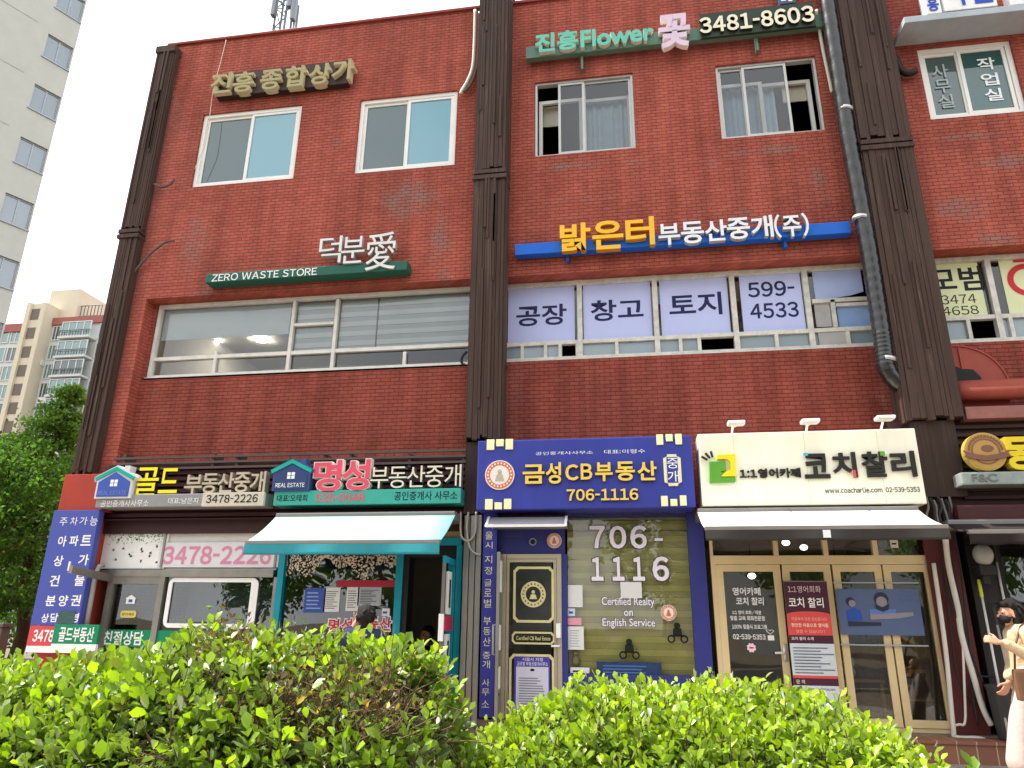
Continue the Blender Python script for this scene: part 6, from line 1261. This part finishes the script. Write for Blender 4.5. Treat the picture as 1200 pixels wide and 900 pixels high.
pa = P(-30, 690, 24); tree('pale green tree farthest behind the dark trees at the left edge', pa.x, 24, 7.5, 3.6, 8000, 24, (.05, .13, .02), (.11, .22, .03), .18, low=.05)
pa = P(20, 740, 12); q = MB(); q.bbox(P(0,740,12).x-.22, P(0,740,12).x+.12, 11.9, 12.1, 0, P(4, 735, 12).z, .03); q.bbox(P(0,740,12).x-.25, P(0,740,12).x+.15, 11.87, 12.13, P(4,735,12).z+.002, P(4,735,12).z+.07, .02); one('stone_post', q, mat('stone_post_grey', '#6f6a66', .85, var=.15), 'grey square stone post at the left edge below the dark trees', 'post')
# ------------------------------------------------------------------ tower at the left
TW = mat('tower_render', '#b6b6ae', .85, var=.05, scale=1.2, bump=.15); TWG = glass('tower_glass', (.4, .45, .48), .14, film='#7d8c98', filmfac=.7)
Yc_ = 23.7; far = P(55, 185, Yc_); dvec = Vector((-.43, -.9, 0)).normalized(); nv = Vector((dvec.y*-1, dvec.x, 0)); nv = Vector((.9, -.43, 0)).normalized()
T = thing('apartment_tower', 'tall pale grey apartment tower with one column of small windows at the left edge', 'building', (far.x, Yc_, 0)); O_ = Vector((far.x, Yc_, 0))
def tp(u, w, z): p = O_+dvec*u-nv*w; return (p.x, p.y, z)
def tbox(q, u0, u1, w0, w1, z0, z1): q.add([tp(u0,w0,z0), tp(u1,w0,z0), tp(u1,w1,z0), tp(u0,w1,z0), tp(u0,w0,z1), tp(u1,w0,z1), tp(u1,w1,z1), tp(u0,w1,z1)], [(0,1,2,3), (7,6,5,4), (0,4,5,1), (1,5,6,2), (2,6,7,3), (3,7,4,0)])
FH = 2.8; wz0 = P(44, 205, Yc_).z     # sill of one known window at its far end
wins = [wz0+FH*k for k in range(-5, 9)]; u0w, u1w, hw = .04, 1.14, 1.28
q = MB(); zs_ = [0]
def trect(q, u0, u1, z0, z1, w=0): q.add([tp(u0,w,z0), tp(u1,w,z0), tp(u1,w,z1), tp(u0,w,z1)], [(3,2,1,0)])
TH = 44
prev = 0
for z in wins:
    trect(q, u0w, u1w, prev, z); prev = z+hw
    for (a, b, c, d) in ((u0w, u0w, z, z+hw), (u1w, u1w, z, z+hw)): q.add([tp(a,0,c), tp(a,.22,c), tp(a,.22,d), tp(a,0,d)], [(0,1,2,3)])
    q.add([tp(u0w,0,z), tp(u1w,0,z), tp(u1w,.22,z), tp(u0w,.22,z)], [(0,1,2,3)]); q.add([tp(u0w,0,z+hw), tp(u1w,0,z+hw), tp(u1w,.22,z+hw), tp(u0w,.22,z+hw)], [(0,1,2,3)])
trect(q, u0w, u1w, prev, TH); trect(q, -.02, u0w, 0, TH); trect(q, u1w, 12, 0, TH)
tbox(q, -.02, 12, .35, 8, 0, TH)
q.add([tp(-.02,0,0), tp(-.02,.36,0), tp(-.02,.36,TH), tp(-.02,0,TH)], [(0,1,2,3)]); part('wall', q, TW, T)
for z in wins:
    f = MB()
    for (a, b, c, d) in ((u0w, u1w, z, z+.06), (u0w, u1w, z+hw-.06, z+hw), (u0w, u0w+.05, z+.06, z+hw-.06), (u1w-.05, u1w, z+.06, z+hw-.06), ((u0w+u1w)/2-.03, (u0w+u1w)/2+.03, z+.06, z+hw-.06)): tbox(f, a, b, .08, .14, c, d)
    tbox(f, u0w-.05, u1w+.05, -.05, .07, z-.06, z-.005)
    wnd = part('window', f, mat('tower_frame', '#9aa0a3', .4, metal=.4), T)
    g = MB(); trect(g, u0w+.05, u1w-.05, z+.06, z+hw-.06, .11); part('pane', g, TWG, wnd)
    g = MB(); trect(g, u0w, (u0w+u1w)/2-.04, z, z+hw*.98, .3); part('blind', g, mat('tower_curtain', '#dcdde0', .8), wnd)
jt = MB()
for z in wins: tbox(jt, u1w+.5, 12, -.012, -.001, z+1.5, z+1.54)
part('wall_joint', jt, mat('tower_joint', '#a8a79f', .9), T)
# ------------------------------------------------------------------ apartment block far behind the trees
Yb = 62.0
A_ = thing('apartment_block', 'distant cream apartment block with balcony bands and a stair tower behind the trees', 'building', (P(60, 700, Yb).x, Yb, 0)); CRM = mat('block_cream', '#cbc0aa', .85, var=.05, scale=.5); BAND = mat('block_white', '#c4c6c3', .85, var=.05, scale=.5); RBR = mat('block_redbrown', '#9a5f58', .8, var=.1)
def bp_(px, py): return P(px, py, Yb)
xA0, xA1 = bp_(-90, 400).x, bp_(150, 400).x; zr = bp_(60, 380).z
q = MB(); q.use(BAND); q.box(xA0, xA1, Yb, Yb+10, 0, zr); q.use(RBR); q.box(xA0-.2, bp_(36, 380).x, Yb-.25, Yb+10, zr-.7, zr+.2); q.box(bp_(57,380).x, xA1+.2, Yb-.25, Yb+10, zr-.2, zr+.6); part('wall', q, None, A_)
q = MB(); q.use(CRM); sx0, sx1 = bp_(36, 400).x, bp_(58, 400).x; q.box(sx0, sx1, Yb-1.2, Yb+6, 0, bp_(46, 362).z); q.box(sx0+.6, bp_(88, 350).x, Yb+.5, Yb+7, zr, bp_(62, 338).z)
q.box(sx0, sx0+.5, Yb-1.5, Yb-1.19, 0, bp_(40, 362).z); q.box(sx1-.5, sx1, Yb-1.5, Yb-1.19, 0, bp_(52, 362).z); part('stair_tower', q, None, A_)
for k in range(8):
    q = MB(); z = bp_(46, 373+k*21.5).z; q.box(sx0+.52, sx1-.52, Yb-1.26, Yb-1.21, z-.7, z+.5); part('stair_window', q, mat('block_dark', '#6f655c', .6), A_)
GLB = glass('block_glass', (.3, .42, .42), .10, film='#6f918f', filmfac=.75); fls = [bp_(85, 385+k*22).z for k in range(9)]
for k, z in enumerate(fls):
    for j, (a, b, d) in enumerate(((-60, -24, 0), (-22, 10, .0), (12, 35, 0), (60, 76, 0), (78, 112, .9), (114, 140, 0))):
        f = MB(); x0, x1 = bp_(a, 400).x, bp_(b, 400).x; f.use(MATS['block_white']) ; y = Yb-d
        if d: f.box(x0-.1, x1+.1, y-.3, Yb-.003, z-1.55, z-1.35)
        f.use(mat('block_frame', '#c7cac8', .5)); framebox(f, x0, x1, z-1.3, z+.35, y-.04, .1, .08)
        m_n = 4
        for e in range(1, m_n): f.box(x0+(x1-x0)*e/m_n-.05, x0+(x1-x0)*e/m_n+.05, y-.1, y-.03, z-1.2, z+.25)
        if d:
            f.use(mat('rail_dark', '#5d6864', .6)); 
            for e in range(12): f.box(x0+(x1-x0)*e/11-.02, x0+(x1-x0)*e/11+.02, y-.28, y-.24, z-1.35, z-.7)
            f.box(x0-.1, x1+.1, y-.29, y-.23, z-.74, z-.68)
        wd = part('balcony' if d else 'window', f, None, A_); g = MB(); g.use(GLB if (j+k) % 3 else glass('block_glass_dim', (.2, .25, .26), .08, film='#4a5658', filmfac=.75)); g.box(x0+.1, x1-.1, y-.06, y-.05, z-1.2, z+.25); part('pane', g, None, wd)
    if k in (1, 3, 5):
        f = MB(); x = bp_(50 if k == 1 else 64, 400).x; f.bbox(x, x+.9, Yb-.5, Yb-.01, z-2.0, z-1.4, .05); part('air_conditioner', f, mat('ac_white', '#d5d4ce', .5), A_)
q = MB(); 
for e in range(9): x = bp_(78+e*4, 365).x; q.tube([(x, Yb+1, zr+.5), (x, Yb+1, zr+2.4)], .05, 5)
for h in (1.2, 2.4): q.tube([(bp_(78, 365).x, Yb+1, zr+h), (bp_(110, 365).x, Yb+1, zr+h)], .05, 5)
part('roof_rail', q, mat('rail_dark', '#5d6864', .6), A_)
# ------------------------------------------------------------------ roof antenna
Ya = 13.0; base = P(330, 36, Ya); an = thing('antenna_mast', 'grey lattice telecom antenna mast on the roof edge above the gold letters', 'antenna', (base.x, Ya, ztop-.7)); GS = m_('galvanised', '#7d8086', metal=.5)
zA0, zA1 = ztop-.7, P(330, -25, Ya).z; bx = base.x
q = MB()
for dx, dy in ((-.14, -.14), (.14, -.14), (.14, .14), (-.14, .14)): q.tube([(bx+dx, Ya+dy, zA0), (bx+dx, Ya+dy, zA1)], .03, 6)
k = 0; z = zA0
while z < zA1-.3:
    s_ = 1 if k % 2 else -1; q.tube([(bx-.14*s_, Ya-.14, z), (bx+.14*s_, Ya-.14, z+.3)], .015, 5); q.tube([(bx-.14, Ya-.14*s_, z), (bx-.14, Ya+.14*s_, z+.3)], .015, 5); z += .3; k += 1
part('mast', q, GS, an)
for dx, pz_ in ((-.1, -.1), (.3, .1), (.42, -.3)):
    q = MB(); q.bbox(bx+dx-.06, bx+dx+.06, Ya-.35, Ya-.22, zA1-1.4+pz_, zA1-.1+pz_, .03); q.tube([(bx+dx, Ya-.2, zA1-1.6+pz_), (bx+dx, Ya-.2, zA1+pz_)], .025, 6); q.tube([(bx+dx, Ya-.2, zA1-.8+pz_), (bx, Ya, zA1-.8+pz_)], .02, 5); part('panel_antenna', q, GS, an)
q = MB(); q.tube([(bx+.5, Ya-.1, zA0), (bx+.42, Ya-.1, P(340, 12, Ya).z), (bx+.15, Ya-.1, P(335, 6, Ya).z)], .03, 6); part('brace', q, GS, an)

# ------------------------------------------------------------------ across the road, met only as reflections in the glass
wd_ = thing('treeline', None, None, (0, -17, 0)); wd_['kind'] = 'stuff'
r_ = np.random.default_rng(77); n_ = 26000; cx_ = np.array([-19, -12.5, -6, 1.5, 8, 15, 22.])[r_.integers(0, 7, n_)]; th_ = r_.normal(0, 1, (n_, 3)); th_ /= np.linalg.norm(th_, axis=1, keepdims=True); rad = r_.uniform(.55, 1, n_)**.5
bs = np.stack([cx_+th_[:, 0]*rad*2.9, -17+th_[:, 1]*rad*2.6, 5.2+th_[:, 2]*rad*3.2+np.sin(cx_)*.8], 1); bs += r_.normal(0, .3, (n_, 3))
cc = hsv_mix(np.array((.05, .12, .02)), np.array((.16, .28, .04)), r_.random(n_)); lf_ = leaves('crowns', bs, r_.normal(0, 1, (n_, 3)), r_.uniform(.22, .42, n_), cc, TL, wd_, 1.0, .5, simple=True); lf_['kind'] = 'stuff'
q = MB()
for k in (-19, -12.5, -6, 1.5, 8, 15, 22.): q.tube([(k, -17, 0), (k+.1, -17, 2.5), (k, -16.9, 5)], [.17, .14, .08], 8)
part('trunks', q, BARK, wd_, kind='stuff')
rb_ = A_.copy(); COL.objects.link(rb_); rb_.location = (6, -46, 0); rb_.rotation_euler = (0, 0, math.pi); rb_['label'] = 'pale apartment block across the road, seen mirrored in the shop glass'
for ch in [c for c in A_.children]:
    c = ch.copy(); COL.objects.link(c); c.parent = rb_
    for g in ch.children: d = g.copy(); COL.objects.link(d); d.parent = c
# ------------------------------------------------------------------ people
def capsule(bm_v, bm_f, a, b, ra, rb, n=14, m=6):
    a, b = Vector(a), Vector(b); ax = b-a; L = ax.length; ax = ax.normalized() if L > 1e-6 else Vector((0, 0, 1)); u = ax.orthogonal().normalized(); w = ax.cross(u); o = len(bm_v); rings = []
    for i in range(1, m+1): t = math.pi/2*(1-i/m); rings.append((a-ax*ra*math.sin(t), ra*math.cos(t)))
    for i in range(0, m): t = math.pi/2*i/m; rings.append((b+ax*rb*math.sin(t), rb*math.cos(t)))
    bm_v.append(tuple(a-ax*ra))
    for c, r in rings:
        for j in range(n): t = 2*math.pi*j/n; bm_v.append(tuple(c+(u*math.cos(t)+w*math.sin(t))*r))
    bm_v.append(tuple(b+ax*rb)); e = len(bm_v)-1; K = len(rings)
    for j in range(n): bm_f.append((o, o+1+(j+1) % n, o+1+j))
    for i in range(K-1):
        for j in range(n): bm_f.append((o+1+i*n+j, o+1+i*n+(j+1) % n, o+1+(i+1)*n+(j+1) % n, o+1+(i+1)*n+j))
    for j in range(n): bm_f.append((o+1+(K-1)*n+j, o+1+(K-1)*n+(j+1) % n, e))
def flesh(name, caps, balls, mt, parent, M, voxel=.012, smooth=6):
    """one continuous skin grown round the given limb segments"""
    v, f = [], []
    for c in caps: capsule(v, f, *c)
    for c, r in balls:
        q = MB(); q.ball(c, r, 20, 14); o = len(v); v += q.v; f += [tuple(i+o for i in t) for t in q.f]
    me = bpy.data.meshes.new(name); me.from_pydata([tuple(M @ Vector(p)) for p in v], [], f); o = bpy.data.objects.new(name, me); COL.objects.link(o)
    a = o.modifiers.new('r', 'REMESH'); a.mode = 'VOXEL'; a.voxel_size = voxel; a.use_smooth_shade = True
    b = o.modifiers.new('s', 'SMOOTH'); b.factor = .5; b.iterations = smooth
    dg = bpy.context.evaluated_depsgraph_get(); nm = bpy.data.meshes.new_from_object(o.evaluated_get(dg)); bpy.data.objects.remove(o)
    org = Vector(ORG[parent.name]); nm.transform(Matrix.Translation(-org)); nm.materials.clear(); nm.materials.append(mt); nm.polygons.foreach_set('use_smooth', [True]*len(nm.polygons)); nm.update()
    r = bpy.data.objects.new(name, nm); COL.objects.link(r); r.parent = parent; ORG[r.name] = ORG[parent.name]; return r
def strands(c, fwd, r, n, length, seed, drop=.0, fray=.35):
    """locks of hair lying over the crown so that its outline is not smooth"""
    rr = random.Random(seed); c = Vector(c); f = Vector(fwd).normalized(); out = []
    while len(out) < n:
        d = Vector((rr.gauss(0, 1), rr.gauss(0, 1), rr.gauss(.3, .8))).normalized()
        if d.dot(f) > .35 and d.z < .55: continue
        if d.z < -.45-drop: continue
        p = c+d*r; t = (Vector((0, 0, -1))-d*d.dot(Vector((0, 0, -1))))
        t = (t.normalized() if t.length > .1 else -f)+Vector((rr.gauss(0, fray), rr.gauss(0, fray), 0)); L = length*rr.uniform(.6, 1.3)
        out.append((p-d*.012, p+t.normalized()*L*.6+d*.004, .013, .011)); out.append((p+t.normalized()*L*.6+d*.004, p+t.normalized()*L+d*rr.uniform(-.004, .014), .010, .004))
    return out
def hand(wr, d, side, curl=.4, pal=None):
    """palm, four fingers and a thumb from the wrist along d; side = direction from little finger to thumb"""
    d = Vector(d).normalized(); s = (Vector(side)-d*Vector(side).dot(d)).normalized(); n = d.cross(s); wr = Vector(wr); out = []
    for k, l in zip((-1.5, -.5, .5, 1.5), (.055, .068, .074, .068)):
        r0 = wr+d*.085+s*(k*.019); out.append((wr+d*.02+s*k*.011, r0, .015, .0105))
        m_ = r0+(d*math.cos(curl)+n*math.sin(curl))*l*.55; e = m_+(d*math.cos(curl*2.1)+n*math.sin(curl*2.1))*l*.5; out += [(r0, m_, .0095, .0088), (m_, e, .0088, .0078)]
    t0 = wr+d*.025+s*.02; t1 = t0+(d*.6+s*.7+n*.25).normalized()*.045; t2 = t1+(d*.85+s*.25+n*.3).normalized()*.035; out += [(t0, t1, .014, .011), (t1, t2, .011, .009)]
    return out
SKIN = mat('skin', '#c08f74', .55, var=.05, scale=12); HAIR = mat('black_hair', '#15100d', .62, var=.3, scale=60, spec=.25, bump=.5, bscale=220)
def head_parts(c, fwd, tilt=0):
    c = Vector(c); f = Vector(fwd).normalized(); s = f.cross(Vector((0, 0, 1))); up = Vector((0, 0, 1))
    caps = [(c+up*.02-f*.015, c+up*.035-f*.03, .088, .085), (c-up*.02+f*.02, c-up*.07+f*.035, .07, .05), (c-up*.075+f*.055, c-up*.085+f*.06, .032, .028),
            (c+f*.085+up*.005, c+f*.108-up*.022, .010, .014), (c+f*.08-up*.052, c+f*.083-up*.052, .016, .014)]
    for k in (-1, 1): caps += [(c+s*k*.078-up*.0, c+s*k*.084-up*.03-f*.0, .018, .014), (c+f*.07+s*k*.035+up*.012, c+f*.072+s*k*.03+up*.012, .016, .016)]
    return caps
def eyes(c, fwd, parent, M):
    c = Vector(c); f = Vector(fwd).normalized(); s = f.cross(Vector((0, 0, 1))); q = MB(); q.use(mat('eye_dark', '#1a1412', .2, var=0))
    for k in (-1, 1): q.ball(c+f*.083+s*k*.033+Vector((0, 0, .006)), (.012, .012, .008), 10, 8)
    q.v = [tuple(M @ Vector(v)) for v in q.v]; part('eyes', q, None, parent, True)
# --- the woman walking past the right shop, towards the left
yw = 8.6; pw = P(1193, 800, yw); PAV = .13
Wm = thing('person', 'walking woman in a cream cardigan, pale wide trousers and a black face mask', 'person', (pw.x+.06, yw, PAV)); M = Matrix.Translation((pw.x+.06, yw, PAV)) @ Matrix.Scale(1.045, 4)
H = Vector((-.02, 0, 1.48)); fw = (-1, -.12, -.03)
hw_ = Vector((-.31, -.29, 1.21)); hw2 = Vector((-.19, -.10, .83))
caps = head_parts(H, fw)+[((.03, 0, 1.28), (0, 0, 1.40), .055, .05), ((.02, 0, .9), (.03, 0, 1.25), .10, .11), ((.03, -.17, 1.27), (.07, -.24, 1.03), .042, .037), ((.07, -.24, 1.03), hw_+Vector((.05, .02, 0)), .035, .024), ((.03, .17, 1.27), (.02, .2, 1.03), .042, .036), ((.02, .2, 1.03), hw2+Vector((.02, .03, .02)), .034, .024),
        ((.02, -.08, .86), (-.15, -.09, .49), .075, .05), ((-.15, -.09, .49), (-.22, -.09, .09), .045, .032), ((-.22, -.09, .06), (-.35, -.10, .03), .035, .028), ((.02, .08, .86), (.06, .09, .46), .075, .05), ((.06, .09, .46), (.26, .09, .14), .045, .032), ((.26, .09, .12), (.17, .09, .03), .033, .028)]
caps += hand(hw_+Vector((.04, .02, 0)), (-.9, .2, .35), (0, .3, 1), .75)+hand(hw2+Vector((.02, .03, .02)), (-.5, 0, -.85), (-.8, -.3, .4), .45)
flesh('body', caps, [], SKIN, Wm, M, .0065, 4); eyes(H, fw, Wm, M)
CARD = mat('cream_knit', '#c6ae8c', .85, var=.1, scale=14, bump=.6, bscale=22); TRO = mat('pale_pink_cloth', '#bda9a1', .85, var=.08, scale=10, bump=.5, bscale=12)
flesh('cardigan', [((.03, 0, 1.02), (.035, 0, 1.24), .135, .135), ((.03, -.06, 1.30), (.03, .06, 1.30), .095, .095), ((.02, 0, .84), (.03, 0, 1.02), .15, .135), ((.03, -.16, 1.29), (.075, -.245, 1.04), .068, .062), ((.075, -.245, 1.03), hw_+Vector((.10, .03, -.01)), .06, .046), ((.03, .16, 1.29), (.02, .21, 1.03), .068, .06), ((.02, .21, 1.02), hw2+Vector((.035, .05, .07)), .058, .044)], [], CARD, Wm, M, .011, 5)
flesh('trousers', [((.025, -.06, .88), (-.14, -.09, .5), .12, .10), ((-.14, -.09, .5), (-.20, -.09, .16), .10, .125), ((.025, .06, .88), (.06, .09, .48), .115, .095), ((.06, .09, .48), (.22, .09, .2), .095, .11), ((.02, -.03, .92), (.02, .03, .92), .135, .135)], [], TRO, Wm, M, .012, 6)
flesh('hair', [(H+Vector((.035, 0, .06)), H+Vector((.055, 0, .03)), .093, .094), (H+Vector((.06, 0, -.02)), H+Vector((.08, 0, -.2)), .085, .075), (H+Vector((.075, -.03, -.15)), H+Vector((.10, -.04, -.28)), .06, .04), (H+Vector((.075, .03, -.15)), H+Vector((.10, .04, -.28)), .06, .04), (H+Vector((-.045, -.045, .085)), H+Vector((-.045, .045, .085)), .032, .032), (H+Vector((.03, -.075, .0)), H+Vector((.04, -.07, -.15)), .032, .03), (H+Vector((.03, .075, .0)), H+Vector((.04, .07, -.15)), .032, .03)]+strands(H+Vector((.05, 0, .035)), fw, .094, 60, .16, 4, .1, .10), [], HAIR, Wm, M, .0055, 2)
flesh('face_mask', [(H+Vector((-.07, 0, -.045)), H+Vector((-.062, 0, -.08)), .044, .038), (H+Vector((-.05, -.04, -.055)), H+Vector((-.05, .04, -.055)), .04, .04), (H+Vector((-.03, -.068, -.045)), H+Vector((.02, -.084, -.02)), .010, .006)], [], mat('black_mask', '#1c1b1c', .8), Wm, M, .007, 3)
flesh('shoes', [((-.22, -.09, .055), (-.36, -.10, .035), .048, .036), ((.26, .09, .13), (.17, .09, .04), .045, .036)], [], mat('white_shoe', '#cfcac4', .6), Wm, M, .009, 4)
Bg = thing('shoulder_bag', 'brown shoulder bag hanging at the hip of the walking woman', 'bag', tuple(M @ Vector((-.14, -.22, .72)))); q = MB(); q.bbox(-.2, -.06, -.30, -.22, .70, .98, .03); q.v = [tuple(M @ Vector(v)) for v in q.v]; part('pouch', q, m_('bag_brown', '#75553f', var=.1), Bg)
q = MB(); q.tube([M @ Vector(p) for p in ((-.18, -.26, .95), (-.12, -.2, 1.15), (.0, -.13, 1.36), (.06, -.10, 1.40), (.12, -.12, 1.25), (.02, -.25, 1.0), (-.08, -.27, .95))], .01, 6); part('strap', q, m_('bag_brown_dark', '#5c3f2e'), Bg, True)
# --- the man with his back to the street, hand raised to his face
ym = 8.1; pm = P(424, 760, ym); M = Matrix.Translation((pm.x, ym, PAV))
Mn = thing('person', 'dark haired man in a navy shirt seen from behind, facing the turquoise framed window', 'person', (pm.x, ym, PAV)); hz = P(426, 722, ym).z-PAV
H = Vector((.02, 0, hz-.02)); fw = (-.35, 1, 0); k_ = hz/1.52
sh = 1.30*k_; caps = head_parts(H, fw)+[((0, .0, 1.2*k_), H-Vector((0, 0, .12)), .06, .055), ((0, 0, .9), (0, 0, 1.25*k_), .12, .13), ((-.19, 0, sh), (-.30, .12, sh-.16), .048, .042), ((-.30, .12, sh-.16), (-.17, .22, hz-.06), .042, .027), ((.19, 0, sh), (.22, .10, sh-.26), .048, .042), ((.22, .10, sh-.26), (.08, .28, sh-.05), .042, .027)]
for s_ in (-1, 1): caps += [((.09*s_, 0, .86), (.1*s_, .02, .46), .08, .052), ((.1*s_, .02, .46), (.1*s_, -.01, .08), .05, .034), ((.1*s_, 0, .045), (.11*s_, .15, .035), .038, .032)]
caps += hand((-.17, .22, hz-.06), (.35, .1, 1), (-1, .2, .3), .5)+hand((.08, .28, sh-.05), (-.6, .1, .8), (0, -.6, .6), .6)
flesh('body', caps, [], SKIN, Mn, M, .007, 4); eyes(H, fw, Mn, M)
flesh('shirt', [((0, -.01, sh+.02), (0, -.005, sh+.075), .085, .07), ((-.12, 0, sh), (0, 0, sh+.05), .085, .08), ((.12, 0, sh), (0, 0, sh+.05), .085, .08), ((0, 0, .9), (0, 0, 1.18*k_), .155, .165), ((-.11, 0, sh-.02), (.11, 0, sh-.02), .105, .105), ((-.17, 0, sh-.0), (-.295, .12, sh-.16), .078, .07), ((-.295, .12, sh-.16), (-.22, .19, hz-.15), .066, .05), ((.17, 0, sh), (.22, .1, sh-.25), .078, .07), ((.22, .1, sh-.25), (.12, .24, sh-.10), .066, .05)], [], mat('navy_shirt', '#2a3150', .85, var=.12, scale=9, bump=.2), Mn, M, .011, 5)
flesh('trousers', [((.085*s_, 0, .9), (.1*s_, .02, .48), .11, .085) for s_ in (-1, 1)]+[((.1*s_, .02, .48), (.1*s_, 0, .1), .085, .068) for s_ in (-1, 1)]+[((-.04, 0, .93), (.04, 0, .93), .13, .13)], [], mat('dark_trousers', '#26262b', .85), Mn, M, .013, 5)
flesh('hair', [(H+Vector((.012, -.03, .05)), H+Vector((.016, -.05, .02)), .099, .094), (H+Vector((.015, -.055, -.02)), H+Vector((.015, -.055, -.06)), .075, .062), (H+Vector((-.02, .05, .09)), H+Vector((.03, .05, .09)), .042, .042)]+strands(H+Vector((.014, -.035, .035)), fw, .098, 110, .055, 6), [], HAIR, Mn, M, .0055, 2)
flesh('shoes', [((.1*s_, -.02, .05), (.11*s_, .16, .04), .052, .042) for s_ in (-1, 1)], [], mat('black_shoe', '#1b1a1a', .5), Mn, M, .01, 4)
Ph = thing('phone', 'dark phone held up to the face of the man in the navy shirt', 'phone', tuple(M @ Vector((-.12, .3, hz)))); q = MB(); q.bbox(-.16, -.09, .265, .275, hz-.06, hz+.08, .004); q.v = [tuple(M @ Vector(v)) for v in q.v]; part('case', q, BLKP, Ph)
# --- dark figure sitting inside the open doorway
ys = 11.6; ps = P(497, 765, ys); hz = P(499, 744, ys).z-FL; M = Matrix.Translation((ps.x, ys, FL)); Sn = thing('person', 'dark clothed person sitting inside the open doorway of the turquoise shop', 'person', (ps.x, ys, FL)); H = Vector((.02, 0, hz)); b_ = hz-.55
caps = head_parts(H, (-.6, -.8, -.1))+[((0, 0, b_-.0), H-Vector((0, 0, .12)), .06, .055), ((0, 0, b_-.1), (0, 0, hz-.26), .13, .12)]
for s_ in (-1, 1): caps += [((.1*s_, 0, b_-.08), (.13*s_, -.42, b_-.05), .085, .06), ((.13*s_, -.42, b_-.05), (.12*s_, -.40, .08), .055, .036), ((.12*s_, -.40, .045), (.12*s_, -.54, .035), .038, .03), ((.18*s_, 0, hz-.24), (.22*s_, -.1, hz-.48), .046, .04), ((.22*s_, -.1, hz-.48), (.1*s_, -.32, b_+.06), .04, .027)]; caps += hand((.1*s_, -.32, b_+.06), (-.2*s_, -1, -.15), (-s_, 0, .3), .5)
flesh('body', caps, [], SKIN, Sn, M, .008, 4); eyes(H, (-.6, -.8, -.1), Sn, M)
DKC = mat('black_cloth', '#1c1b1e', .9, var=.1)
flesh('jacket', [((0, 0, b_-.08), (0, 0, hz-.3), .17, .16), ((-.1, 0, hz-.25), (.1, 0, hz-.25), .1, .1)]+[((.16*s_, 0, hz-.24), (.22*s_, -.1, hz-.48), .075, .065) for s_ in (-1, 1)]+[((.22*s_, -.1, hz-.48), (.12*s_, -.29, b_+.07), .062, .048) for s_ in (-1, 1)], [], DKC, Sn, M, .012, 5)
flesh('trousers', [((.1*s_, 0, b_-.08), (.13*s_, -.42, b_-.05), .115, .085) for s_ in (-1, 1)]+[((.13*s_, -.42, b_-.05), (.12*s_, -.40, .1), .08, .065) for s_ in (-1, 1)], [], DKC, Sn, M, .013, 5)
flesh('hair', [(H+Vector((.02, .03, .05)), H+Vector((.03, .04, .02)), .099, .095)], [], HAIR, Sn, M, .01, 4)
zc_ = b_-.19
St = thing('stool', 'dark stool under the sitting person inside the doorway', 'stool', (ps.x, ys, FL)); q = MB(); q.bbox(ps.x-.2, ps.x+.2, ys-.2, ys+.2, FL+zc_-.05, FL+zc_, .01); part('seat', q, DKC, St)
for a in (-.16, .16):
    for b in (-.16, .16): q = MB(); q.tube([(ps.x+a, ys+b, FL), (ps.x+a, ys+b, FL+zc_-.051)], .018, 8); part('leg', q, BR, St)
